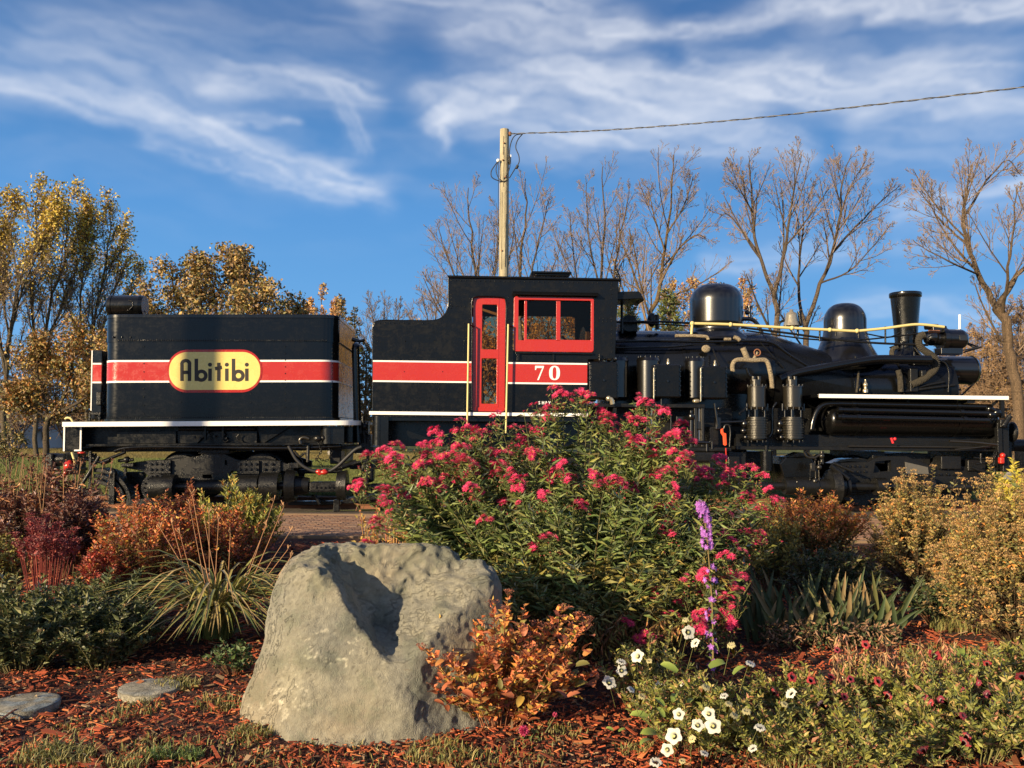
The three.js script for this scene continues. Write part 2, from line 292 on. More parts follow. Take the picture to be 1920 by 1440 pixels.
// ------------------------------------------------------------------ track
const YAW = 3.1 * RAD, RAIL = 0.22;
{
  const t = new THREE.Group(); t.name = 'railway_track'; t.position.set(0, 0, -15.3); t.rotation.y = YAW; scene.add(t); structure(t);
  const prof = shapeOf([[-0.065, 0], [0.065, 0], [0.065, 0.012], [0.012, 0.022], [0.012, 0.085], [0.034, 0.095], [0.034, 0.125], [-0.034, 0.125], [-0.034, 0.095], [-0.012, 0.085], [-0.012, 0.022], [-0.065, 0.012]]);
  for (const z of [-0.68, -2.12]) part('rail', prism(prof, 0, 44).rotateY(Math.PI / 2).translate(-22, RAIL - 0.125, z), M.rust, t);
  const sl = new THREE.BoxGeometry(0.22, 0.14, 2.6); metreUV(indexed(sl));
  for (let i = 0; i < 44; i++) { const m = new THREE.Mesh(sl, M.wood); m.name = 'sleeper'; m.position.set(-11.5 + i * 0.54, 0.03 + 0.004 * (i % 3), -1.4); m.castShadow = m.receiveShadow = true; t.add(m); }
}

// ------------------------------------------------------------------ rivets, chains and wheels
const rivetGeo = (p, r = 0.012) => new THREE.SphereGeometry(r, 6, 3, 0, Math.PI * 2, 0, Math.PI / 2).rotateX(Math.PI / 2).translate(p.x, p.y, p.z);
const boltGeo = (p, r = 0.03) => new THREE.CylinderGeometry(r * 0.85, r, 0.03, 6).rotateX(Math.PI / 2).translate(p.x, p.y, p.z + 0.013);
function chain(pts, r = 0.03) {
  const c = new THREE.CatmullRomCurve3(pts), L = c.getLength(), n = Math.max(3, Math.round(L / (r * 2.2))), out = [];
  for (let i = 0; i < n; i++) {
    const p = c.getPointAt((i + 0.5) / n), t = c.getTangentAt((i + 0.5) / n);
    const g = new THREE.TorusGeometry(r, r * 0.28, 5, 10).scale(1.35, 0.85, 1); if (i % 2) g.rotateX(Math.PI / 2);
    out.push(g.applyQuaternion(new THREE.Quaternion().setFromUnitVectors(V(1, 0, 0), t)).translate(p.x, p.y, p.z));
  }
  return out;
}
const WHEEL_R = 0.46;
const wheelGeo = (x, y, z) => new THREE.LatheGeometry([[0.001, 0.1], [0.09, 0.1], [0.1, 0.02], [0.3, -0.01], [0.37, 0.05], [WHEEL_R, 0.06], [WHEEL_R + 0.005, -0.06], [WHEEL_R + 0.03, -0.07], [WHEEL_R + 0.02, -0.09], [0.3, -0.09], [0.001, -0.06]].map(([r, h]) => new THREE.Vector2(r, h)), 36).rotateX(Math.PI / 2).translate(x, y, z);

// ------------------------------------------------------------------ locomotive
const loco = thing('steam_locomotive', 'black geared steam locomotive with red cab door, red window and white number 70', 'locomotive', null, V(0, 0, -15.3));
loco.rotation.y = YAW;
const L = localizer(loco);
const BZ = -1.72;                                               // the boiler stands off towards the far side
const mk = (Lz) => ({
  pb: (x0, y0, x1, y1, zn, d, r = 0) => { const xm = (x0 + x1) / 2; return box(Lz(x0, (y0 + y1) / 2, zn).x, Lz(x1, (y0 + y1) / 2, zn).x, Lz(xm, y1, zn).y, Lz(xm, y0, zn).y, zn - d, zn, r); },
  poly: (pts, zn) => shapeOf(pts.map(([x, y]) => { const p = Lz(x, y, zn); return [p.x, p.y]; })),
  rr: (x0, y0, x1, y1, r, zn, S) => { const a = Lz(x0, (y0 + y1) / 2, zn), b = Lz(x1, (y0 + y1) / 2, zn), xm = (x0 + x1) / 2; return roundRect(a.x, Lz(xm, y1, zn).y, b.x, Lz(xm, y0, zn).y, r, S); },
});
const { pb, poly, rr } = mk(L);
const px = 15.3 / FOCAL;                                        // metres per pixel of the photograph at the near side
const LP = (pts, z) => pts.map(([x, y, dz = 0]) => L(x, y, z + dz));
{
  // cab with bunker: near and far side sheets, roof, ends, floor
  const outline = [[699, 776], [699, 614], [702, 605], [709, 601.5], [815, 600.5], [826, 597], [835, 588], [840, 575], [841, 518], [1160, 523.5], [1153, 672], [1102, 674], [1102, 781]];
  const side = poly(outline, 0);
  side.holes.push(rr(885, 556, 948, 772, 0.06, 0, THREE.Path), rr(962, 556, 1114, 660, 0.06, 0, THREE.Path));
  const CABD = 2.75;
  const walls = [prism(side, 0, -0.025, 0.004)];
  const far = poly(outline, 0); far.holes.push(rr(885, 556, 948, 772, 0.06, 0, THREE.Path), rr(962, 556, 1114, 660, 0.06, 0, THREE.Path));
  walls.push(prism(far, -CABD, -CABD + 0.025));
  const a = L(841, 560, 0), b = L(1153, 560, 0), bl = L(699, 700, 0), top = L(1000, 520, 0).y, bunkTop = L(760, 601, 0).y, floor = L(900, 777, 0).y;
  // rear sheet of the bunker with rounded corners, bunker top, rear wall of the cab, front wall beside the boiler
  walls.push(box(bl.x, bl.x + 0.025, floor, bunkTop - 0.06, -CABD + 0.03, -0.03), box(bl.x + 0.1, a.x, bunkTop - 0.03, bunkTop - 0.005, -CABD + 0.03, -0.03));
  walls.push(box(a.x, a.x + 0.025, bunkTop, top - 0.03, -CABD + 0.03, -0.03), box(b.x - 0.05, b.x - 0.025, floor + 0.6, top - 0.02, -0.75, -0.03), box(b.x - 0.05, b.x - 0.025, floor + 0.6, top - 0.02, -CABD + 0.03, -CABD + 0.35), box(b.x - 0.05, b.x - 0.025, floor + 2.0, top - 0.02, -2.36, -0.77));
  part('cab', walls, M.satin, loco);
  const inner = (z) => { const s = poly([[843, 600], [843, 524], [1150, 528], [1146, 770], [843, 770]], 0); s.holes.push(rr(885, 556, 948, 765, 0.06, 0, THREE.Path), rr(962, 556, 1114, 660, 0.06, 0, THREE.Path)); return prism(s, z, z + 0.02); };
  part('cab_lining', [inner(-CABD + 0.03), box(a.x + 0.03, a.x + 0.05, floor, top - 0.04, -CABD + 0.06, -0.06)], M.lining, loco);
  part('seat', [box(a.x + 1.4, a.x + 2.2, floor + 0.5, floor + 0.6, -0.9, -0.3, 0.03), box(a.x + 1.4, a.x + 1.5, floor + 0.6, floor + 1.0, -0.9, -0.3, 0.03), box(a.x + 1.7, a.x + 1.9, floor, floor + 0.5, -0.7, -0.5)], M.rubber, loco);
  part('control_stand', [rod(V(b.x - 0.5, floor, -0.6), V(b.x - 0.75, floor + 1.35, -0.6), 0.03), rod(V(b.x - 0.45, floor + 1.2, -1.0), V(b.x - 0.9, floor + 1.5, -0.7), 0.02), cylX(b.x - 0.4, b.x - 0.34, floor + 1.5, -0.9, 0.12)], M.brass, loco);
  part('floor', box(bl.x, b.x, floor - 0.06, floor - 0.01, -CABD + 0.02, -0.02), M.iron, loco);
  const roof = new THREE.Shape(); const R0 = top + 0.004; roof.moveTo(-0.03, R0 - 0.03); roof.quadraticCurveTo(CABD / 2, R0 + 0.13, CABD + 0.05, R0 - 0.03); roof.lineTo(CABD + 0.05, R0); roof.quadraticCurveTo(CABD / 2, R0 + 0.16, -0.03, R0); roof.closePath();
  part('roof', new THREE.ExtrudeGeometry(roof, { depth: b.x - a.x + 0.08, bevelEnabled: false, curveSegments: 16 }).rotateY(Math.PI / 2).translate(a.x - 0.02, 0, 0), M.satin, loco);
  const eave = []; { const p0 = L(841, 519, 0.02), p1 = L(1162, 524.5, 0.02); eave.push(rod(p0.setZ(0.02), p1.setZ(0.02), 0.022)); }
  part('eave_gutter', eave, M.satin, loco);
  part('roof_hatch', [pb(1003, 511, 1068, 517.5, -0.75, 0.9, 0.02), pb(996, 508.5, 1072, 512.5, -0.7, 1.0, 0.012)], M.satin, loco);
  part('beading', [tube(LP([[699, 770], [699, 700], [699, 640], [699, 614], [702, 605], [709, 601.5], [760, 601], [815, 600.5], [826, 597], [835, 588], [840, 575], [841, 545], [841, 520]], -0.01), 0.014, 90, 6)], M.black, loco);
  // the cupboard-like curved skirt under the bunker
  part('bunker_skirt', [cylY(L(712, 800, -0.13).x, -0.13, L(712, 836, 0).y, L(712, 780, 0).y, 0.13, 0.13, 20), pb(712, 781, 728, 836, -0.005, 0.02), pb(728, 781, 1100, 838, -1.1, 0.05), pb(700, 781, 1100, 790, -0.06, 0.9)], M.black, loco);
  part('deck_edge', pb(692, 773, 1103, 779.5, 0.045, 0.05, 0.008), M.white, loco);
  // red band with white lines, running over the whole side
  const bands = [], lines = [];
  for (const [x0, x1, y0, y1] of [[699, 885, 678.5, 715], [949, 1101, 682, 718.5]]) {
    bands.push(pb(x0, y0 + 1, x1, y1 - 1, 0.004, 0.003));
    lines.push(pb(x0, y0 - 2, x1, y0 + 1, 0.005, 0.004), pb(x0, y1 - 1, x1, y1 + 2, 0.005, 0.004));
  }
  part('red_band', bands, M.red, loco); part('white_line', lines, M.white, loco);
  // door: red leaf with two panes
  const leaf = rr(886, 557, 947.5, 771.5, 0.055, -0.04); leaf.holes.push(rr(904, 571, 932, 655, 0.015, -0.04, THREE.Path), rr(903, 672, 931, 757, 0.015, -0.04, THREE.Path));
  const door = part('door', [prism(leaf, -0.085, -0.045, 0.006), pb(934, 557.5, 935, 771, -0.041, 0.006), prism(rr(886, 764, 947, 771.5, 0.01, -0.04), -0.03, -0.04)], M.red, loco);
  part('pane', pb(903, 570, 933, 656, -0.066, 0.006), M.pane, door); part('pane', pb(902, 671, 932, 758, -0.066, 0.006), M.pane, door);
  part('door_bead', [tube(LP([[885, 771], [885, 620], [885, 564], [888, 557], [893, 555.5], [940, 556.5], [946, 558.5], [948.5, 566], [948.5, 620], [949, 772]], 0.004), 0.012, 80, 5)], M.black, loco);
  // sliding window, pushed a little to the front
  const wf = rr(963, 557, 1113, 660, 0.055, -0.02); wf.holes.push(rr(972, 563.5, 1107.5, 639, 0.02, -0.02, THREE.Path));
  const win = part('window', [prism(wf, -0.02, 0.012, 0.006), pb(983, 561, 988, 640, -0.03, 0.04, 0.005), pb(1043, 562, 1051, 640, -0.022, 0.03, 0.006), pb(984, 637, 1112, 642, -0.022, 0.03, 0.004)], M.red, loco);
  part('pane', pb(987, 562, 1044, 639, -0.044, 0.006), M.pane, win); part('pane', pb(1050, 563, 1110, 640, -0.044, 0.006), M.pane, win);
  part('window_visor', box(L(961, 548, 0).x, L(1121, 550, 0).x, -0.012, 0.012, 0, 0.13, 0.008).rotateX(0.5).translate(0, L(1040, 548.5, 0).y, 0.0), M.satin, loco);
  part('armrest', [pb(966, 660, 1112, 664, 0.05, 0.05, 0.008)], M.satin, loco);
  const rv = [];
  const row = (x0, y0, x1, y1, n, z = 0.0, r = 0.011) => { for (let i = 0; i < n; i++) rv.push(rivetGeo(L(lerp(x0, x1, i / (n - 1)), lerp(y0, y1, i / (n - 1)), z), r)); };
  row(846, 526, 1148, 531, 34); row(1147, 535, 1147, 660, 16); row(881, 560, 881, 765, 22); row(870, 606, 870, 665, 10); row(870, 722, 870, 768, 8); row(704, 606, 820, 606, 14); row(704, 770, 884, 771, 22); row(955, 772, 1098, 776, 16); row(823, 720, 823, 768, 6);
  row(846, 552, 846, 578, 5); row(848, 574, 872, 575, 4); row(953, 558, 953, 668, 12); row(960, 551, 1115, 554, 14); row(1122, 602, 1146, 603, 4); row(760, 640, 870, 641, 3); row(708, 640, 760, 640, 2); row(1124, 597, 1146, 598, 4); row(758, 697, 830, 697, 2);
  part('rivet_seam', rv, M.satin, loco, { kind: 'stuff' });
  for (const [x0, y0, x1, y1] of [[879, 607, 876, 794], [953, 608, 948.5, 812]]) {
    const p0 = L(x0, y0, 0.11), p1 = L(x1, y1, 0.11), h = part('grab_rail', rod(p0, p1, 0.017, 10), M.yellow, loco);
    part('bracket', [rod(p0.clone().add(V(0, -0.02, 0)), p0.clone().add(V(0.1, -0.03, -0.12)), 0.012), rod(p1.clone().add(V(0, 0.25, 0)), p1.clone().add(V(0, 0.25, -0.12)), 0.012)], M.iron, h);
  }
  part('window_catch', [pb(969, 662, 974, 676, 0.04, 0.03, 0.005), pb(1036, 662, 1039, 678, 0.03, 0.02), rod(L(1124, 664, 0.05), L(1124, 676, 0.05), 0.012)], M.iron, loco);
  // front awning on its post, and the turret hood behind it
  part('awning', [prism(poly([[1154, 562], [1156, 547], [1198, 546], [1203, 551], [1208, 563], [1200, 560]], -0.1), -0.85, -0.1, 0.01)], M.satin, loco);
  part('awning_post', [rod(L(1166, 562, -0.6), L(1166, 625, -0.6), 0.025), rod(L(1155, 505, -0.03), L(1163, 528, -0.03), 0.03), rod(L(1163, 528, -0.03), L(1160, 548, -0.03), 0.02)], M.iron, loco);
  part('turret', [cylZ(L(1180, 606, -1.2).x, L(1180, 606, -1.2).y, -2.1, -1.2, 0.16), pb(1163, 605, 1196, 622, -1.25, 0.8, 0.02), ball(L(1222, 600, -1.4), 0.09, 1, 1.6), rod(L(1232, 590, -1.4), L(1232, 618, -1.4), 0.04)], M.iron, loco);
  part('backhead', cylX(b.x - 0.35, b.x - 0.1, floor + 1.05, BZ, 0.75, 0.75, 32), M.iron, loco);
}
{
  // boiler: firebox shell, conical course, barrel and smokebox
  const rb = L(1250, 700, BZ), yTop = L(1300, 622, BZ - 0).y, fx0 = L(1130, 700, BZ).x, fx1 = L(1425, 700, BZ).x, fx2 = L(1590, 700, BZ + 0.3).x, fx3 = L(1690, 700, BZ + 0.5).x, fx4 = L(1794, 700, BZ + 0.62).x;
  const ySm = L(1720, 672, BZ).y, rS = 0.66, rF = 0.86, yS = ySm - rS, yF = yTop - rF;
  part('firebox_shell', [cylX(fx0, fx1, yF, BZ, rF, rF, 48), box(fx0, fx1 - 0.5, yF - 1.05, yF - 0.2, BZ - 0.75, BZ + 0.75, 0.05), cylX(fx1 - 0.06, fx1, yF, BZ, rF + 0.012, rF + 0.012, 48), cylX(L(1262, 700, BZ).x, L(1268, 700, BZ).x, yF, BZ, rF + 0.012, rF + 0.012, 48)], M.black, loco);
  const cone = new THREE.CylinderGeometry(rS, rF, 1, 48, 4, true), cp = cone.attributes.position;
  cone.rotateZ(-Math.PI / 2); for (let i = 0; i < cp.count; i++) { const t = cp.getX(i) + 0.5; cp.setXYZ(i, lerp(fx1, fx2, t), cp.getY(i) + lerp(yF, yS, t), cp.getZ(i) + BZ); } cone.computeVertexNormals();
  part('conical_course', cone, M.satin, loco);
  part('boiler_barrel', [cylX(fx2, fx3, yS, BZ, rS, rS, 48), cylX(fx2 - 0.03, fx2 + 0.05, yS, BZ, rS + 0.014, rS + 0.014, 48)], M.black, loco);
  const sb = part('smokebox', [cylX(fx3, fx4, yS, BZ, rS + 0.02, rS + 0.02, 48), cylX(fx4, fx4 + 0.05, yS, BZ, rS + 0.02, rS - 0.05, 48), cylX(fx3 - 0.04, fx3 + 0.03, yS, BZ, rS + 0.035, rS + 0.035, 48), box(fx3, fx4, yS - 1.1, yS - 0.4, BZ - 0.4, BZ + 0.4, 0.04)], M.satin, loco);
  const door = [cylX(fx4 + 0.05, fx4 + 0.12, yS, BZ, 0.5, 0.42, 40), cylX(fx4 + 0.12, fx4 + 0.16, yS, BZ, 0.1, 0.06)];
  for (let k = 0; k < 14; k++) { const q = k / 14 * 2 * Math.PI; door.push(cylX(fx4 + 0.03, fx4 + 0.1, yS + 0.58 * Math.sin(q), BZ + 0.58 * Math.cos(q), 0.025, 0.025, 6)); }
  part('smokebox_door', door, M.iron, sb);
  // headlight drum in front of the smokebox, on a bracket
  const hx0 = fx4 - 0.02, hx1 = L(1832, 690, BZ + 0.2).x, hc = L(1810, 694.5, BZ), hr = 0.285;
  const hl = part('headlight', [cylX(hx0, hx1, hc.y, BZ, hr, hr, 40), cylX(hx1 - 0.01, hx1 + 0.05, hc.y, BZ, hr + 0.02, hr - 0.02, 40), cylX(hx0 - 0.05, hx0, hc.y, BZ, hr - 0.06, hr, 40)], M.gloss, loco);
  part('lens', cylX(hx1 + 0.045, hx1 + 0.056, hc.y, BZ, hr - 0.05, hr - 0.05, 32), paint(0.6, 0.6, 0.6, 0.05, { transmission: 0.8 }), hl);
  part('headlight_bracket', [rod(L(1798, 746, BZ + 0.2), L(1828, 717, BZ + 0.1), 0.018), rod(L(1808, 660, BZ + 0.2), L(1837, 652, BZ + 0.1), 0.016), rod(L(1812, 642, BZ + 0.1), L(1838, 652, BZ + 0.1), 0.016)], M.iron, loco);
  // domes and chimney
  const sd = L(1343, 628, BZ), sdr = (1394 - 1293) / 2 * 16.9 / FOCAL, sh = (y) => (628 - y) * 16.95 / FOCAL;
  const prof = [[sdr + 0.16, -0.14], [sdr + 0.13, -0.07], [sdr - 0.06, sh(622)], [sdr - 0.06, sh(614)], [sdr - 0.02, sh(612)], [sdr, sh(609)], [sdr, sh(605)], [sdr, sh(566)]];
  for (let k = 1; k <= 12; k++) { const q = k / 12 * Math.PI / 2; prof.push([sdr - 0.36 + 0.36 * Math.cos(q) - (k === 12 ? 0.02 : 0), sh(566) + (sh(531) - sh(566)) * Math.sin(q)]); }
  prof.push([0.0, sh(530.2)]);
  const sdm = part('steam_dome', [lathe(prof, sd.x, sd.y, BZ, 56)], M.gloss, loco);
  const studs = []; for (let k = 0; k < 10; k++) studs.push(ball(V(sd.x + 0.16 * Math.cos(k * 0.628), sd.y + sh(530), BZ + 0.16 * Math.sin(k * 0.628)), 0.022, 1, 1, 1, 6));
  part('dome_stud', studs, M.gloss, sdm);
  const nd = L(1585, 668, BZ), nr = 38.5 * 17.2 / FOCAL, nh = (y) => (668 - y) * 17.2 / FOCAL;
  const pn = [[nr + 0.34, -0.16], [nr + 0.24, -0.06], [nr + 0.1, nh(650)], [nr + 0.02, nh(628)], [nr, nh(615)], [nr, nh(602)]];
  for (let k = 1; k <= 12; k++) { const q = k / 12 * Math.PI / 2; pn.push([nr - 0.3 + 0.3 * Math.cos(q), nh(602) + (nh(567.5) - nh(602)) * Math.sin(q)]); } pn.push([0, nh(567)]);
  part('sand_dome', lathe(pn, nd.x, nd.y, BZ, 48), M.gloss, loco);
  const ch = L(1702, 672, BZ), chh = (y) => (672 - y) * 17.3 / FOCAL, cr = (w) => w / 2 * 17.3 / FOCAL;
  part('chimney', lathe([[cr(78), -0.12], [cr(66), -0.03], [cr(50), chh(662)], [cr(43), chh(655)], [cr(40), chh(640)], [cr(44), chh(610)], [cr(49), chh(580)], [cr(53), chh(558)], [cr(53.5), chh(556)], [cr(57.5), chh(555)], [cr(58), chh(549)], [cr(56.5), chh(547)], [cr(51), chh(547.5)], [cr(50), chh(560)], [cr(42), chh(620)], [cr(36), chh(650)]], ch.x - 0.03, ch.y, BZ, 44), M.black, loco);
  // safety valve by the dome and whistle pipe
  part('steam_valve', [pipe(LP([[1392, 598], [1412, 598], [1422, 610], [1432, 632]], BZ + 0.15), 0.042, 0.1), cylY(L(1401, 590, BZ).x, BZ + 0.15, L(1401, 596, BZ).y, L(1401, 578, BZ).y, 0.03), ball(L(1401, 586, BZ + 0.15), 0.05), cylY(L(1401, 576, BZ).x, BZ + 0.15, L(1401, 579, BZ).y, L(1401, 575.5, BZ).y, 0.06)], M.gloss, loco);
  const bc = L(1484, 611, BZ);
  const bell = part('bell', lathe([[0.165, 0], [0.16, 0.02], [0.13, 0.1], [0.115, 0.2], [0.1, 0.26], [0.04, 0.29], [0.035, 0.33], [0.0, 0.34]], bc.x, bc.y, BZ, 28), M.brass, loco);
  part('yoke', [pipe([bc.clone().add(V(-0.19, -0.2, 0)), bc.clone().add(V(-0.2, 0.1, 0)), bc.clone().add(V(0, 0.15, 0.0)), bc.clone().add(V(0.2, 0.1, 0)), bc.clone().add(V(0.19, -0.2, 0))].map((p) => V(p.x, p.y, BZ - 0.16)), 0.025, 0.08), rod(V(bc.x + 0.16, bc.y + 0.3, BZ), V(bc.x + 0.2, bc.y, BZ), 0.04)], M.iron, bell);
  // handrail along the boiler
  const hz = -0.98;
  const hr2 = part('handrail', [tube(LP([[1298, 606.5], [1360, 608], [1485, 615], [1605, 621]], hz), 0.028, 30), tube(LP([[1605, 621], [1660, 615.5], [1715, 608.5], [1735, 609], [1770, 613]], hz), 0.028, 30), rod(L(1298, 606.5, hz), L(1296.5, 627, hz), 0.026)], M.yellow, loco);
  part('knob', [[1298, 606.5], [1370, 608.5], [1485, 615], [1556, 618.5], [1607, 620.5]].map(([x, y]) => ball(L(x, y, hz), 0.045, 1, 1, 1, 10)), M.yellow, hr2);
  part('handrail_stanchion', [[1537, 615, 640], [1567, 619, 630], [1660, 612, 642], [1610, 621, 634]].map(([x, y0, y1]) => rod(L(x, y0, hz - 0.02), L(x, y1, hz - 0.02), 0.018)), M.iron, loco);
  // long rods and pipes along the top of the boiler
  part('operating_rod', [tube(LP([[1155, 604], [1230, 603], [1296, 606]], hz - 0.1), 0.022), tube(LP([[1180, 604], [1290, 611]], hz - 0.2), 0.014), tube(LP([[1390, 614], [1480, 625], [1560, 636], [1640, 643], [1740, 647]], hz - 0.05), 0.022), tube(LP([[1400, 620], [1520, 636], [1600, 638], [1700, 628], [1740, 622]], hz - 0.12), 0.016), tube(LP([[1625, 626], [1668, 632], [1690, 622]], hz - 0.1), 0.014)], M.iron, loco);
  part('injector_pipe', [tube(LP([[1155, 640], [1240, 639], [1320, 641], [1430, 640], [1452, 645], [1475, 662], [1520, 690]], -0.86), 0.028, 60), tube(LP([[1155, 652], [1260, 650], [1300, 646]], -0.84), 0.022, 30)], M.black, loco);
  part('check_valve', [pipe(LP([[1266, 629.5], [1300, 629.5], [1327, 631], [1328, 637]], -0.84), 0.032, 0.05), ball(L(1324, 654, -0.84), 0.075, 1.2, 1, 0.6), pipe(LP([[1376, 632], [1383, 634], [1387, 638]], -0.84), 0.04), rod(L(1358, 636, -0.84), L(1370, 636, -0.84), 0.03)], M.lag, loco);
  part('feed_rod', [rod(L(1337, 655, -0.82), L(1349, 686, -0.5), 0.016), rod(L(1424, 640, -0.86), L(1470, 690, -0.86), 0.012)], M.iron, loco);
  // exhaust pipe sloping up to the smokebox
  part('exhaust_pipe', [tube(LP([[1462, 712], [1490, 701], [1540, 691], [1600, 680], [1640, 674.5], [1680, 674], [1744, 675]], -0.78), 0.088, 60, 14)], M.black, loco);
  part('exhaust_bracket', [rod(L(1606, 680, -0.86), L(1604, 668, -0.86), 0.03), pb(1716, 670, 1744, 684, -0.74, 0.3, 0.04), rod(L(1714, 684, -0.76), L(1714, 660, -0.76), 0.02)], M.iron, loco);
  // flexible hose from the dynamo
  part('flexible_hose', (() => { const c = new THREE.CatmullRomCurve3(LP([[1733, 627], [1725, 631], [1722.5, 641], [1727, 652], [1737, 660], [1749, 668], [1756, 680], [1753, 692], [1742, 703], [1728, 713], [1708, 722]], -0.95)); const g = [new THREE.TubeGeometry(c, 120, 0.062, 10)]; for (let i = 0; i < 46; i++) { const t = (i + 0.5) / 46, p = c.getPointAt(t), d = c.getTangentAt(t); g.push(new THREE.TorusGeometry(0.062, 0.011, 5, 12).applyQuaternion(new THREE.Quaternion().setFromUnitVectors(V(0, 0, 1), d)).translate(p.x, p.y, p.z)); } return g; })(), M.hose, loco);
  part('steam_branch', [pipe(LP([[1672, 672], [1672, 655], [1682, 650]], -1.1), 0.05, 0.06), pipe(LP([[1684, 694], [1688, 708], [1689, 735]], -0.95), 0.055, 0.08), pipe(LP([[1610, 696], [1608, 720], [1606, 736]], -0.98), 0.022, 0.05)], M.hose, loco);
  part('pressure_fitting', [lathe([[0.05, 0], [0.05, 0.06], [0.03, 0.07], [0.03, 0.12], [0.045, 0.13], [0.045, 0.17], [0.02, 0.2], [0.015, 0.25]], L(1623, 736, -0.98).x, L(1623, 736, -0.98).y, -0.98, 14)], M.brass, loco);
  part('smokebox_pipe', [pipe(LP([[1762, 676], [1775, 681], [1780, 700], [1778, 735]], -0.98), 0.016, 0.08), tube(LP([[1700, 733], [1730, 724], [1770, 716]], -1.0), 0.03), tube(LP([[1690, 735], [1740, 728], [1790, 722]], -1.0), 0.03), rod(L(1713, 650, -1.1), L(1745, 690, -0.95), 0.016), rod(L(1700, 640, -1.1), L(1668, 652, -1.1), 0.014), pb(1707, 690, 1722, 735, -0.95, 0.1, 0.02), pb(1728, 694, 1738, 706, -0.92, 0.1, 0.02)], M.iron, loco);
  // turbo dynamo on top of the smokebox
  const dz = BZ + 0.35, dc = L(1790, 636, dz), dr = 0.2;
  const dyn = part('dynamo', [cylX(dc.x - 0.22, dc.x + 0.1, dc.y, dz, dr, dr, 32), ball(V(dc.x + 0.09, dc.y, dz), dr, 0.85, 1, 1, 24), cylX(dc.x - 0.3, dc.x - 0.21, dc.y, dz, dr + 0.03, dr + 0.03, 32), cylX(dc.x - 0.5, dc.x - 0.3, dc.y, dz, 0.13, 0.13), ball(V(dc.x - 0.48, dc.y + 0.02, dz), 0.16), box(dc.x - 0.35, dc.x + 0.1, dc.y - 0.32, dc.y - 0.18, dz - 0.15, dz + 0.12, 0.02), box(dc.x - 0.5, dc.x - 0.2, dc.y + 0.1, dc.y + 0.26, dz - 0.1, dz + 0.1, 0.03), cylX(dc.x - 0.6, dc.x - 0.35, dc.y + 0.24, dz, 0.06)], M.gloss, loco);
  part('name_plate', box(dc.x - 0.02, dc.x + 0.13, dc.y - 0.045, dc.y + 0.055, dz + dr + 0.002, dz + dr + 0.012, 0.003), M.oily, dyn);
  const fb = []; for (let k = 0; k < 12; k++) fb.push(cylX(dc.x - 0.32, dc.x - 0.2, dc.y + (dr + 0.012) * Math.sin(k * 0.5236), dz + (dr + 0.012) * Math.cos(k * 0.5236), 0.018, 0.018, 6)); part('flange_bolt', fb, M.iron, dyn);
  part('dynamo_pipe', cylX(L(1737, 623, dz).x, L(1756, 623, dz).x, L(1745, 623, dz).y, dz + 0.1, 0.035), M.rust, loco);
  part('dynamo_lead', [pipe(LP([[1815, 645], [1826, 652], [1838, 651]], dz), 0.018, 0.05), pipe(LP([[1790, 660], [1815, 655], [1840, 651]], dz), 0.014, 0.05)], M.rubber, loco);
  part('flag_holder', rod(L(1799.5, 590, BZ), L(1799.5, 617, BZ), 0.025), M.white, loco);
}
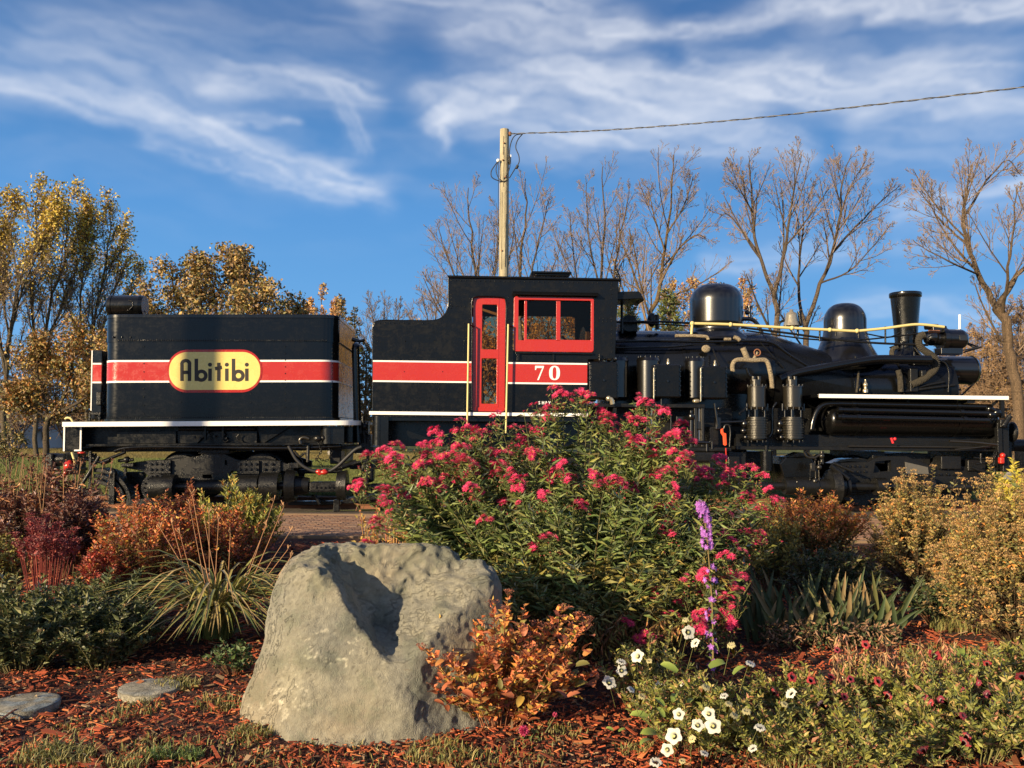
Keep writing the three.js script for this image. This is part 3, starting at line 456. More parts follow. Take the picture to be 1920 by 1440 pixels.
{
  // the three upright cylinders with their valve chests on the near side
  const cyl = (xc, w, y0, y1, z) => {
    const c = L(xc, (y0 + y1) / 2, z), r = w / 2 * px, yb = L(xc, y1, z).y, yt = L(xc, y0, z).y;
    const m = part('cylinder', [cylY(c.x, z, yb, yt - 0.06, r, r, 32)], M.gloss, loco);
    part('cylinder_head', [cylY(c.x, z, yt - 0.06, yt, r + 0.012, r - 0.02, 32), cylY(c.x, z, yb - 0.06, yb, r * 0.8, r + 0.02, 32)], M.gloss, m);
    const st = []; for (let k = 0; k < 12; k++) st.push(cylY(c.x + (r - 0.03) * Math.cos(k * 0.5236), z + (r - 0.03) * Math.sin(k * 0.5236), yt, yt + 0.025, 0.014, 0.014, 6)); part('head_bolt', st, M.gloss, m);
  };
  cyl(1157, 44, 671, 745, -0.42); cyl(1216, 46, 671, 746, -0.35); cyl(1303, 40, 672, 746, -0.35);
  const chest = (x0, x1, y0, y1, z) => {
    const m = part('valve_chest', [pb(x0, y0, x1, y1, z, 0.5, 0.03)], M.black, loco);
    part('chest_cover', [pb(x0 + 3, y0 + 2, x1 - 3, y1 - 2, z + 0.02, 0.03, 0.012)], M.satin, m);
    const b = []; const n = 6; for (let i = 0; i <= n; i++) { b.push(boltGeo(L(x0 + 1.8, lerp(y0 + 5, y1 - 5, i / n), z), 0.014), boltGeo(L(x1 - 1.8, lerp(y0 + 5, y1 - 5, i / n), z), 0.014)); }
    b.push(boltGeo(L((x0 + x1) / 2, (y0 + y1) / 2, z + 0.02), 0.022)); part('cover_bolt', b, M.gloss, m);
    part('oil_cup', lathe([[0.03, 0], [0.03, 0.04], [0.015, 0.05], [0.025, 0.08], [0.0, 0.11]], L((x0 + x1) / 2, y0, z - 0.2).x, L((x0 + x1) / 2, y0, z - 0.2).y, z - 0.15, 10), M.brass, m);
  };
  chest(1104, 1160, 678, 748, 0.03); chest(1226, 1277, 683, 746, -0.02); chest(1314, 1364, 686, 748, -0.02);
  part('drain_cock', [ball(L(1147, 672.5, -0.1), 0.05, 2, 0.8), pipe(LP([[1140, 748], [1147, 748], [1149, 758]], 0.03), 0.045, 0.06), ball(L(1141, 747, 0.03), 0.05), rod(L(1226, 690, 0.03), L(1226, 748, 0.03), 0.014), rod(L(1314, 690, 0.03), L(1314, 752, 0.03), 0.014), ball(L(1306, 752, -0.1), 0.06, 1.3, 0.7)], M.brass, loco);
  part('engine_frame', [pb(1112, 757, 1322, 764, -0.06, 0.5, 0.01), pb(1150, 764, 1156, 840, -0.1, 0.3), pb(1112, 838, 1372, 846, -0.05, 0.6, 0.02), pb(1330, 800, 1348, 842, -0.2, 0.3, 0.02), pb(1100, 764, 1372, 840, -0.72, 0.08), pb(1270, 846, 1345, 868, -0.04, 0.4, 0.06), pb(1365, 846, 1400, 905, -0.3, 0.2, 0.03)], M.iron, loco);
  for (const [x0, x1] of [[1302, 1307.5], [1315.5, 1320.5], [1212, 1217], [1226, 1231]]) part('crosshead_guide', pb(x0, 765, x1, 838, -0.08, 0.08, 0.008), M.oily, loco);
  part('piston_rod', [cylY(L(1310.5, 790, -0.16).x, -0.16, L(1310, 830, -0.16).y, L(1310, 765, -0.16).y, 0.03), cylY(L(1221, 790, -0.16).x, -0.16, L(1221, 830, -0.16).y, L(1221, 765, -0.16).y, 0.03)], M.steel, loco);
  part('crosshead', [pb(1303, 790, 1319, 806, -0.1, 0.14, 0.02), pb(1213, 800, 1229, 814, -0.1, 0.14, 0.02)], M.oily, loco);
  part('valve_gear', [rod(L(1296, 770, -0.1), L(1296, 838, -0.1), 0.03), ball(L(1296, 781, -0.1), 0.06, 1, 1.3), rod(L(1258, 778, -0.05), L(1258, 805, -0.05), 0.012), rod(L(1340, 756, -0.1), L(1346, 800, -0.1), 0.024), ball(L(1348, 766, -0.08), 0.035), pb(1342, 782, 1352, 806, -0.1, 0.1, 0.02), pb(1268, 780, 1300, 795, -0.3, 0.1, 0.02), rod(L(1350, 792, -0.1), L(1400, 790, -0.2), 0.02), rod(L(1240, 748, 0.02), L(1240, 765, 0.02), 0.012), rod(L(1280, 828, -0.04), L(1330, 830, -0.04), 0.03), cylY(L(1336, 835, -0.03).x, -0.05, L(1336, 842, 0).y, L(1336, 828, 0).y, 0.02), cylY(L(1326, 835, -0.03).x, -0.05, L(1326, 846, 0).y, L(1326, 830, 0).y, 0.024)], M.gloss, loco);
  part('brake_lever', prism(poly([[1352, 805], [1356, 803], [1357, 811], [1362, 813], [1363, 834], [1360, 836], [1357, 834], [1356, 818], [1352, 812]], 0.02), -0.02, 0.02, 0.008), M.orange, loco);
  part('lever_rod', [tube(LP([[1357, 804], [1360, 797], [1366, 797], [1369, 806], [1368, 838]], 0.0), 0.014)], M.oily, loco);
  part('lever_rod', tube(LP([[1361, 840], [1362, 870], [1361, 885]], 0.0), 0.014), M.darkred, loco);
  // pair of steam driven air pumps
  for (const [xc, w, yb, label] of [[1419, 40, 824, 0], [1486.5, 42, 824, 0]]) {
    const z = -0.22, c = L(xc, 760, z), Y = (y) => L(xc, y, z).y, r = w / 2 * px;
    const steam = [cylY(c.x, z, Y(764), Y(727), r * 0.86, r * 0.86, 32), cylY(c.x, z, Y(727), Y(724), r * 0.92, r * 0.88, 32), cylY(c.x, z, Y(767), Y(763), r * 0.8, r * 0.9, 32), cylY(c.x - 0.02, z, Y(724), Y(712), r * 0.5, r * 0.5), cylY(c.x + 0.03, z + 0.04, Y(712), Y(706), r * 0.18), cylY(c.x - 0.07, z + 0.03, Y(714), Y(706), r * 0.22)];
    const m = part('air_pump', steam, M.oily, loco);
    const fins = [cylY(c.x, z, Y(yb - 1), Y(784), r * 0.86, r * 0.86, 28)];
    for (let i = 0; i < 8; i++) fins.push(cylY(c.x, z, Y(821 - i * 4.7), Y(818.6 - i * 4.7), r * 1.05, r * 1.05, 28));
    fins.push(cylY(c.x, z, Y(784.5), Y(782), r * 0.95, r * 0.95), cylY(c.x, z, Y(yb + 2), Y(yb - 1), r * 0.8, r * 0.95)); part('air_cylinder', fins, M.oily, m);
    const rods = [rod(V(c.x - 0.07, Y(768), z + 0.13), V(c.x - 0.07, Y(783), z + 0.13), 0.03), rod(V(c.x, Y(768), z), V(c.x, Y(783), z), 0.035), rod(V(c.x + 0.12, Y(768), z + 0.08), V(c.x + 0.12, Y(783), z + 0.08), 0.02), rod(V(c.x - 0.15, Y(768), z), V(c.x - 0.15, Y(783), z), 0.02)];
    part('tie_rod', rods, M.gloss, m);
    const bl = []; for (let k = 0; k < 10; k++) { const q = k * 0.628, x = c.x + r * 0.88 * Math.cos(q), zz = z + r * 0.88 * Math.sin(q); bl.push(cylY(x, zz, Y(769), Y(763), 0.014, 0.014, 6), cylY(x, zz, Y(829), Y(825), 0.014, 0.014, 6), cylY(x, zz, Y(725), Y(721), 0.014, 0.014, 6)); }
    part('pump_bolt', bl, M.gloss, m);
    part('pump_valve', [ball(V(c.x - r - 0.04, Y(795), z), 0.07, 1, 1.1), ball(V(c.x - r - 0.06, Y(808), z), 0.06), ball(V(c.x - r - 0.03, Y(820), z + 0.03), 0.05), rod(V(c.x + r, Y(757), z + 0.02), V(c.x + r, Y(770), z + 0.02), 0.022), rod(V(c.x - r, Y(757), z + 0.02), V(c.x - r, Y(770), z + 0.02), 0.022)], M.gloss, m);
  }
  part('lagged_pipe', [pipe(LP([[1374.5, 697], [1372.5, 686], [1378, 674.5], [1395, 674], [1412, 676], [1434, 674], [1440, 679], [1446, 705], [1448, 728]], -0.35), 0.043, 0.09, 10), pipe(LP([[1393, 652], [1398, 664], [1402, 674]], -0.5), 0.055, 0.06, 10), pipe(LP([[1413, 674], [1418, 664], [1420, 660]], -0.5), 0.03, 0.03)], M.lag, loco);
  part('hand_wheel', new THREE.TorusGeometry(0.06, 0.013, 6, 16).translate(L(1420, 661, -0.46).x, L(1420, 661, -0.46).y, -0.46), M.rust, loco);
  part('pump_pipe', [pipe(LP([[1442, 820], [1448, 812], [1448, 765], [1456, 755]], -0.3), 0.03), pipe(LP([[1400, 690], [1404, 705], [1415, 708]], -0.4), 0.026), pipe(LP([[1390, 778], [1384, 776], [1396, 768]], -0.15), 0.016), rod(L(1393, 772, -0.1), L(1400, 762, -0.1), 0.016)], M.black, loco);

  // front running board and what hangs under it
  part('running_board', [pb(1533, 741, 1891, 747, -0.0, 1.05, 0.01)], M.satin, loco);
  const eb0 = L(1536, 742, 0.03), eb1 = L(1892, 745, 0.03);
  part('board_edge', [box(eb0.x, eb1.x, L(1714, 748, 0.03).y, L(1714, 740.6, 0.03).y, 0.004, 0.03, 0.008)], M.white, loco);
  part('board_bracket', [pb(1877, 749, 1884, 785, -0.02, 0.06), rod(L(1870, 752, -0.1), L(1852, 766, -0.1), 0.025), pb(1814, 750, 1828, 756, -0.05, 0.3), pb(1560, 748, 1566, 760, -0.3, 0.3), pb(1700, 748, 1706, 765, -0.3, 0.3)], M.iron, loco);
  for (const [i, y] of [[0, 759.5], [1, 771.5], [2, 785]].map((q) => q)) part('cooling_pipe', [tube(LP([[1566 + (i ? 4 : 0), y - 3], [1700, y], [1858 - i * 2, y + 3.5]], -0.12 + 0.1 * i), 0.052, 20, 12), ...[1572, 1602, 1800].map((x) => cylX(L(x, y, 0).x, L(x + 7, y, 0).x, L(x, y + (x - 1700) / 48, -0.12 + 0.1 * i).y, -0.12 + 0.1 * i, 0.064))], M.black, loco);
  part('pipe_elbow', [pipe(LP([[1572, 757], [1545, 757], [1532, 768], [1524, 790], [1522, 805]], -0.1), 0.05, 0.12, 10), ball(L(1855, 767, -0.08), 0.075), ball(L(1868, 774, -0.05), 0.09), ball(L(1858, 778, 0), 0.07), pipe(LP([[1856, 766], [1868, 772], [1858, 788]], -0.03), 0.05, 0.05)], M.black, loco);
  {
    const z = -0.36, x0 = L(1557, 788, z).x, x1 = L(1852, 792, z).x, yc = L(1705, 789.5, z).y, r = 29 * px;
    const tank = part('air_tank', [cylX(x0, x1, yc, z, r, r, 36), ball(V(x0, yc, z), r, 0.5, 1, 1, 28), ball(V(x1, yc, z), r, 0.5, 1, 1, 28)], M.black, loco);
    part('tank_band', [1601, 1786].map((x) => { const c = L(x, 788, z).x; return cylX(c - 0.03, c + 0.03, yc, z, r + 0.012, r + 0.012, 36); }), M.black, tank);
    part('tank_plug', [cylX(x0 - r * 0.56, x0 - r * 0.45, yc + 0.02, z + 0.02, 0.05), cylX(x0 - r * 0.62, x0 - r * 0.5, yc + 0.02, z + 0.02, 0.025)], M.iron, tank);
  }
  part('drain_valve', [rod(L(1671, 821, 0), L(1674.5, 831, 0), 0.022), ball(L(1678, 823, 0), 0.03)], paint(0.6, 0.02, 0.03, 0.5), loco);
  // main frame girder
  part('main_frame', [pb(1090, 764, 1575, 840, -1.0, 0.05), pb(1380, 838.5, 1895, 845, -0.2, 0.45, 0.01), pb(1380, 816, 1890, 840, -0.42, 0.12), pb(1380, 838, 1895, 843.5, -2.3, 0.2), pb(1110, 838, 1400, 848, -0.9, 0.6)], M.iron, loco);
  part('brake_pipe', [tube(LP([[1590, 836.5], [1700, 837.5], [1860, 839]], -0.16), 0.02), tube(LP([[1780, 827], [1820, 829], [1872, 834]], -0.05), 0.026), tube(LP([[1790, 843], [1840, 838], [1868, 834]], -0.08), 0.018)], M.oily, loco);
  part('front_beam', [pb(1871, 793, 1880, 862, -0.02, 0.1, 0.01), pb(1880, 786, 1893, 885, -0.06, 2.6, 0.02), pb(1893, 800, 1897, 880, -0.3, 0.5)], M.iron, loco);
  part('coupler', [pb(1876, 786, 1890, 802, 0.05, 0.25, 0.03), rod(L(1880, 800, 0.05), L(1894, 780, 0.05), 0.05), cylX(L(1895, 830, -1.3).x, L(1925, 830, -1.3).x, L(1900, 835, -1.3).y, -1.3, 0.12), ball(L(1898, 810, -0.3), 0.15, 0.5, 1.3)], M.iron, loco);
  part('safety_chain', chain(LP([[1867, 846], [1863, 862], [1862, 876], [1866, 888]], 0.02), 0.032), M.iron, loco);
  part('brake_hose_coupling', [pb(1876, 857, 1885, 870, 0.06, 0.1, 0.03), ball(L(1880, 854, 0.02), 0.05)], M.red, loco);
  part('step_iron', [rod(L(1839, 850, -0.05), L(1839, 868, -0.05), 0.02), rod(L(1826, 858, -0.05), L(1845, 860, -0.05), 0.015), rod(L(1830, 870, -0.05), L(1856, 866, -0.05), 0.02), rod(L(1820, 876, -0.1), L(1860, 890, -0.1), 0.03), pb(1765, 855, 1803, 880, -0.25, 0.3, 0.02), pb(1815, 862, 1850, 884, -0.3, 0.4, 0.03)], M.iron, loco);
  part('ash_pan', [pb(1370, 846, 1428, 905, -0.9, 1.4, 0.02)], M.iron, loco);
  part('blow_down_pipe', [cylY(L(1439, 860, -0.2).x, -0.25, L(1439, 883, -0.2).y, L(1439, 846, -0.2).y, 0.11, 0.11, 24), cylY(L(1437, 840, -0.2).x, -0.2, L(1437, 848, -0.2).y, L(1437, 835, -0.2).y, 0.03)], M.black, loco);
  part('ash_chute', [prism(poly([[1462, 870], [1474, 857], [1520, 855], [1545, 905], [1473, 906]], -0.3), -1.0, -0.3, 0.02), prism(poly([[1476, 858], [1500, 848], [1520, 850], [1520, 856]], -0.26), -0.6, -0.26, 0.01)], M.black, loco);
  part('spring_rigging', [rod(L(1514, 848, 0), L(1530, 862, 0), 0.02), tube(LP([[1508, 848], [1513, 856], [1527, 858], [1538, 852]], 0.02), 0.02), rod(L(1528, 864, 0), L(1530, 905, 0), 0.012), rod(L(1535, 864, 0), L(1536, 905, 0), 0.012), pb(1520, 868, 1530, 884, 0.02, 0.06, 0.02), ball(L(1536, 876, 0.02), 0.05), ball(L(1541, 855, 0.02), 0.05), ball(L(1528, 902, 0.02), 0.05), rod(L(1541, 846, -0.1), L(1541, 870, -0.1), 0.04), ball(L(1497, 904, 0), 0.035, 1.6)], M.oily, loco);
  part('hanging_chain', chain(LP([[1519, 880], [1519, 904]], 0.03), 0.016), M.iron, loco);

  // powered trucks
  const truck = (shift) => {
    const S = (pts) => pts.map(([x, y]) => [x, y]);
    const base = L(1680, 900, -0.35), g = [], zf = -0.35, P = (x, y) => { const p = L(x, y, zf); return [p.x, p.y]; };
    const frame = shapeOf([[1563, 868], [1628, 866], [1650, 855], [1700, 855], [1742, 872], [1850, 876], [1850, 905], [1800, 908], [1790, 925], [1745, 925], [1738, 908], [1632, 905], [1622, 928], [1575, 928], [1566, 905]].map(([x, y]) => P(x, y)));
    for (const q of [[[1640, 864], [1672, 861], [1672, 885], [1636, 888]], [[1712, 872], [1724, 870], [1727, 880], [1713, 884]]]) { const h = new THREE.Path(); q.forEach(([x, y], i) => (i ? h.lineTo(...P(x, y)) : h.moveTo(...P(x, y)))); h.closePath(); frame.holes.push(h); }
    const t = part('truck', [prism(frame, -0.47, -0.35, 0.015), prism(frame, -2.4, -2.3, 0.01)], M.iron, loco);
    part('gusset', [prism(poly([[1697, 866], [1740, 876], [1742, 889], [1699, 888]], -0.33), -0.345, -0.33, 0.004)], paint(0.09, 0.085, 0.075, 0.6, { bumpMap: bGrit, bumpScale: 0.003 }), t);
    const bl = []; for (const x of [1583, 1592, 1601, 1610, 1622, 1752, 1763, 1777, 1790]) for (const y of [874, 884, 895]) bl.push(boltGeo(L(x, y + (x > 1700 ? 5 : 0), -0.345), 0.026)); for (const x of [1582, 1598, 1614, 1760, 1780]) bl.push(boltGeo(L(x, 915, -0.345), 0.032));
    part('frame_bolt', bl, M.gloss, t);
    for (const ax of [1603, 1772]) {
      const c = L(ax, 900, -0.68).x;
      for (const z of [-0.68, -2.12]) { const w = part('wheel', wheelGeo(0, 0, 0).rotateY(z < -1 ? Math.PI : 0).translate(c, RAIL + WHEEL_R, z), M.iron, t); }
      part('axle', cylZ(c, RAIL + WHEEL_R, -2.2, -0.5, 0.08), M.iron, t);
      part('axle_box', [pb(ax - 22, 892, ax + 22, 925, -0.3, 0.2, 0.03), cylZ(c, L(ax, 908, -0.3).y, -0.32, -0.26, 0.12)], M.iron, t);
      part('gear_cover', [cylZ(c, RAIL + WHEEL_R, -0.56, -0.48, 0.44, 0.44, 36)], M.iron, t);
    }
    part('bolster', [pb(1636, 846, 1660, 870, -0.45, 1.9, 0.02), pb(1672, 850, 1745, 872, -0.6, 1.6, 0.02), pb(1678, 866, 1683, 884, -0.4, 0.1)], M.iron, t);
    part('wheel_guard', [prism(poly([[1562, 869], [1580, 861], [1600, 859], [1622, 863], [1632, 869], [1620, 867], [1590, 865]], -0.4), -0.75, -0.4, 0.006), prism(poly([[1735, 877], [1750, 871], [1775, 870], [1800, 876]], -0.42), -0.75, -0.42, 0.006)], M.black, t);
    return t;
  };
  const front = truck();
  { // the rear one stands under the cab, mostly behind the flowers
    const off = L(975, 900, -0.35).x - L(1688, 900, -0.35).x, r = front.clone(); r.position.x += off; loco.add(r);
  }
  // line shaft along the near side with bevel gears and couplings
  const zs = -0.1, ys = (x) => L(x, 912, zs).y, X = (x) => L(x, 912, zs).x;
  part('line_shaft', [cylX(X(1390), X(1860), ys(1600), zs, 0.07, 0.07, 16), cylX(X(1470), X(1553), ys(1510), zs, 0.15, 0.15, 24), cylX(X(1490), X(1530), ys(1510), zs + 0.0, 0.17, 0.17, 24)], M.iron, loco);
  part('shaft_coupling', [cylX(X(1553), X(1568), ys(1560), zs, 0.3, 0.34, 32), cylX(X(1568), X(1580), ys(1560), zs, 0.24, 0.2, 28), cylX(X(1582), X(1588), ys(1560), zs, 0.2, 0.2, 28), cylX(X(1640), X(1660), ys(1640), zs, 0.16, 0.16), cylX(X(1720), X(1745), ys(1730), zs, 0.2, 0.2)], M.iron, loco);
  part('torque_rod', [rod(L(1558, 874, 0.05), L(1590, 898, 0.05), 0.05), rod(L(1562, 868, 0.0), L(1600, 884, 0.05), 0.03)], M.iron, loco);
  part('rear_shaft', [cylX(L(650, 912, zs).x, L(1390, 912, zs).x, L(1000, 914, zs).y, zs, 0.06, 0.06, 12), cylX(L(662, 912, zs).x, L(690, 912, zs).x, L(676, 912, zs).y, zs, 0.16, 0.2, 24)], M.iron, loco);
  part('rear_step', [prism(poly([[640, 940], [668, 930], [740, 928], [758, 933], [690, 938], [650, 945]], 0.1), -0.3, 0.1, 0.01), pb(625, 937, 636, 960, 0.05, 0.1, 0.01), rod(L(682, 868, -0.1), L(736, 858, -0.1), 0.03), rod(L(690, 850, -0.2), L(688, 930, -0.2), 0.03), pb(676, 868, 700, 905, -0.3, 0.3, 0.05)], M.iron, loco);
  part('drawbar', [pb(655, 866, 730, 880, -1.2, 0.3, 0.02), pb(662, 838, 700, 850, -0.6, 1.6), rod(L(628, 880, -0.2), L(690, 862, -0.3), 0.03), rod(L(640, 876, -0.2), L(668, 866, -0.3), 0.05)], M.iron, loco);
}
// numbers and builder's letters on the cab
const serif = await new FontLoader().loadAsync('fonts/droid/droid_serif_bold.typeface.json');
const sans = await new FontLoader().loadAsync('fonts/droid/droid_sans_bold.typeface.json');
{
  for (const [ch, x0, x1] of [['7', 1003, 1020], ['0', 1029.5, 1050]]) {
    const g = new TextGeometry(ch, { font: serif, size: 0.25, depth: 0.003, curveSegments: 8 }); g.computeBoundingBox(); const b = g.boundingBox, p = L(x0, 712.5, 0.006), q = L(x1, 686, 0.006);
    g.translate(-b.min.x, -b.min.y, 0).scale((q.x - p.x) / (b.max.x - b.min.x), (q.y - p.y) / (b.max.y - b.min.y), 1).translate(p.x, p.y, 0.005); part('numeral', g, M.white, loco);
  }
  let x = 1009; for (const ch of 'SHAY') { const g = new TextGeometry(ch, { font: sans, size: 0.055, depth: 0.003, curveSegments: 4 }), p = L(x, 758, 0.004); part('letter', g.translate(p.x, p.y, 0.002), M.white, loco); x += 6.3; }
}

// ------------------------------------------------------------------ tender
const tender = thing('tender', 'black tender with red band, yellow lettered badge and drum lamp on its tank', 'tender', null, V(-5.4, 0, -15.3 + 5.4 * Math.sin(YAW)));
tender.rotation.set(0, YAW, 0.85 * RAD, 'YXZ');
{
  const T = localizer(tender), { pb, poly, rr } = mk(T), TP = (pts, z) => pts.map(([x, y, dz = 0]) => T(x, y, z + dz));
  const W = 2.75, R = 0.3, x0 = T(190, 690, 0).x, x1 = T(631, 690, 0).x, yt = T(410, 594.5, 0).y, yb = T(410, 787, 0).y;
  // tank: a box with rounded upright corners
  const plan = roundRect(x0, 0, x1, W, R);                       // x, -z
  const shell = new THREE.ExtrudeGeometry(plan, { depth: yt - yb, bevelEnabled: false, curveSegments: 14 }).rotateX(-Math.PI / 2).translate(0, yb, 0);
  part('tank', shell, M.tank, tender);
  const rim = roundRect(x0 - 0.012, -0.012, x1 + 0.012, W + 0.012, R + 0.012); rim.holes.push(roundRect(x0 + 0.03, 0.03, x1 - 0.03, W - 0.03, R - 0.03, THREE.Path));
  part('tank_rim', new THREE.ExtrudeGeometry(rim, { depth: 0.05, bevelEnabled: true, bevelSize: 0.008, bevelThickness: 0.008, bevelSegments: 2, curveSegments: 12 }).rotateX(-Math.PI / 2).translate(0, yt - 0.012, 0), M.black, tender);
  const hoop = (off, ya, ybb, mat, name) => { const s = roundRect(x0 - off, -off, x1 + off, W + off, R + off); s.holes.push(roundRect(x0 + 0.02, 0.02, x1 - 0.02, W - 0.02, R - 0.02, THREE.Path)); return part(name, new THREE.ExtrudeGeometry(s, { depth: Math.abs(ya - ybb), bevelEnabled: false, curveSegments: 14 }).rotateX(-Math.PI / 2).translate(0, Math.min(ya, ybb), 0), mat, tender); };
  const Y = (y) => T(410, y, 0).y;
  hoop(0.012, Y(594), Y(641), M.tank, 'upper_plate');
  hoop(0.004, Y(678), Y(714), M.red, 'red_band'); hoop(0.006, Y(675), Y(678.4), M.white, 'white_line'); hoop(0.006, Y(713.6), Y(717), M.white, 'white_line');
  hoop(0.03, Y(784.5), Y(790), M.black, 'base_angle');
  const rv = [], row = (xa, ya, xb, yb2, n, z, r = 0.012) => { for (let i = 0; i < n; i++) rv.push(rivetGeo(T(lerp(xa, xb, i / (n - 1)), lerp(ya, yb2, i / (n - 1)), z), r)); };
  row(222, 638, 612, 638.5, 92, 0.012, 0.016); row(202, 783, 622, 783, 104, 0.004, 0.016); row(270, 650, 270, 776, 9, 0.004); row(535, 650, 535, 776, 11, 0.004); row(340, 736, 340, 772, 3, 0.003); row(470, 738, 470, 772, 3, 0.003); row(213, 632, 245, 632.5, 3, 0.012, 0.02);
  for (let i = 0; i < 26; i++) { const y = lerp(yb + 0.08, yt - 0.1, i / 25); rv.push(new THREE.SphereGeometry(0.013, 6, 4).translate(x1 - 0.09, y, -0.09 + 0.004)); }
  for (let i = 0; i < 22; i++) for (const y of [Y(640), Y(784)]) rv.push(new THREE.SphereGeometry(0.013, 6, 4).translate(x1 + 0.012, y, -0.35 - i * 0.1));
  part('rivet_seam', rv, M.black, tender, { kind: 'stuff' });
  // badge with lettering
  const border = rr(313.5, 655.5, 491, 736, 37 * px, 0.008), field = rr(317, 660, 488, 731, 33 * px, 0.012);
  part('badge_border', prism(border, 0.006, 0.011, 0.001), M.darkred, tender); part('badge_field', prism(field, 0.009, 0.0145, 0.001), M.cream, tender);
  {
    const z = 0.0155, Z = (x, y) => T(100 + x * 0.3125, 520 + y * 0.3125, z), w = 21 * 0.3125 * px / 2;
    const bar = (xa, ya, xb, yb2) => { const a = Z(xa, ya), b = Z(xb, yb2), d = b.clone().sub(a).normalize(), n = V(-d.y, d.x, 0).multiplyScalar(w); return prism(shapeOf([a.clone().add(n), a.clone().sub(n), b.clone().sub(n), b.clone().add(n)].map((p) => [p.x, p.y])), z - 0.003, z); };
    const arc = (xc, yc, r, a0, a1) => { const c = Z(xc, yc), rr2 = r * 0.3125 * px, s = new THREE.Shape(); s.absarc(c.x, c.y, rr2 + w, a0, a1, false); s.absarc(c.x, c.y, rr2 - w, a1, a0, true); return prism(s, z - 0.003, z - 0.0002); };
    const dot = (x, y) => { const c = Z(x, y), s = new THREE.Shape(); s.absarc(c.x, c.y, w * 1.15, 0, Math.PI * 2); return prism(s, z - 0.003, z); };
    const b = (x) => [bar(x, 488, x, 622), arc(x + 30, 590, 26, 0, Math.PI * 2)], i = (x) => [bar(x, 547, x, 622), dot(x, 524)];
    for (const l of [[bar(772, 522, 772, 622), bar(817, 522, 817, 622), arc(794.5, 522, 22.5, 0, Math.PI), bar(775, 570, 815, 570)], b(858), i(940), [bar(993, 512, 993, 622), bar(970, 548, 1012, 540)], i(1041), b(1081), i(1161)]) part('letter', l, M.letter, tender);
  }
  // drum lamp at the rear end of the tank top
  const dzl = -W / 2 + 0.3, dA = T(208, 575, dzl), dB = T(266, 575, dzl), ry = (T(236, 553, dzl).y - T(236, 595, dzl).y) / 2, dy = T(236, 574, dzl).y;
  const lamp = part('drum_lamp', [cylX(dA.x, dB.x, dy, dzl, ry * 0.95, ry * 0.95, 36), cylX(dA.x + 0.02, dA.x + 0.06, dy, dzl, ry, ry, 36), cylX(dA.x - 0.03, dA.x + 0.0, dy, dzl, ry * 0.85, ry * 0.95, 36), cylX(dB.x - 0.01, dB.x + 0.06, dy, dzl, ry * 0.97, ry * 0.9, 36)], M.black, tender);
  part('lamp_foot', [pb(212, 590, 262, 600, dzl + 0.15, 0.3, 0.01), rod(T(270, 583, dzl + 0.1), T(285, 599, dzl + 0.1), 0.014), tube(TP([[242, 563], [248, 566], [249, 574], [243, 580]], dzl + ry * 0.93), 0.012)], M.iron, lamp);
  part('filler_hatch', [cylY(T(420, 598, 0).x, -W / 2, yt - 0.05, yt + 0.02, 0.3, 0.28, 24)], M.iron, tender);
  // rear locker behind the tank with its own band
  part('rear_locker', [pb(172, 657, 191, 787, -0.45, 1.9, 0.02)], M.black, tender);
  part('locker_band', pb(171.5, 683, 190, 716, -0.445, 1.905), M.red, tender); part('locker_line', [pb(171.3, 680.5, 190, 683.5, -0.443, 1.909), pb(171.3, 715.5, 190, 718.5, -0.443, 1.909), pb(170.6, 657, 172.6, 770, -0.44, 0.02)], M.white, tender);
  part('locker_bracket', [pb(167, 773, 188, 777, -0.3, 0.3), pb(166, 775, 169, 790, -0.3, 0.05), pb(184, 775, 187, 790, -0.3, 0.05), pb(180, 735, 190, 760, -0.4, 0.1, 0.02)], M.iron, tender);
  // deck with white edge, right end turning round the corner
  const ya = T(380, 798.5, 0).y, ybd = T(380, 790.3, 0).y, dx0 = T(118, 794, 0.12).x, dx1 = T(671, 794, -0.1).x;
  const deck = new THREE.Shape(); deck.moveTo(dx0, -0.12); deck.lineTo(dx1 - 0.36, -0.12); deck.quadraticCurveTo(dx1 - 0.03, -0.1, dx1, 0.3); deck.lineTo(dx1, W + 0.1); deck.lineTo(dx0, W + 0.1); deck.closePath();
  part('deck', new THREE.ExtrudeGeometry(deck, { depth: (ybd - ya) * 0.6, bevelEnabled: false, curveSegments: 14 }).rotateX(-Math.PI / 2).translate(0, ya + (ybd - ya) * 0.2, 0), M.iron, tender);
  const edge = new THREE.Shape(); edge.moveTo(dx0, -0.15); edge.lineTo(dx1 - 0.36, -0.15); edge.quadraticCurveTo(dx1, -0.13, dx1 + 0.03, 0.3); edge.lineTo(dx1 + 0.0, 0.3); edge.quadraticCurveTo(dx1 - 0.03, -0.1, dx1 - 0.36, -0.122); edge.lineTo(dx0, -0.122); edge.closePath();
  part('deck_edge', [new THREE.ExtrudeGeometry(edge, { depth: ybd - ya, bevelEnabled: true, bevelSize: 0.004, bevelThickness: 0.004, bevelOffset: -0.004, bevelSegments: 1, curveSegments: 14 }).rotateX(-Math.PI / 2).translate(0, ya, 0)], M.white, tender);
  part('rear_step', [pb(120, 802, 152, 847, -0.02, 0.6, 0.01), pb(120, 848, 148, 890, -0.3, 0.3, 0.02), pb(122, 878, 146, 884, 0.0, 0.4, 0.01), pb(118, 850, 121, 890, -0.2, 0.03)], M.satin, tender);
  part('step_line', [pb(149.5, 799, 152.5, 845, 0.0, 0.02), pb(139, 843, 152.5, 845.8, 0.004, 0.02), pb(118.5, 799, 121.5, 846, -0.004, 0.02)], M.white, tender);
  part('grab_rail', [pipe(TP([[122, 786], [126, 783], [133, 784], [137, 791]], 0.06), 0.02, 0.04), rod(T(135, 848, 0.06), T(142, 870, 0.06), 0.024)], M.yellow, tender);
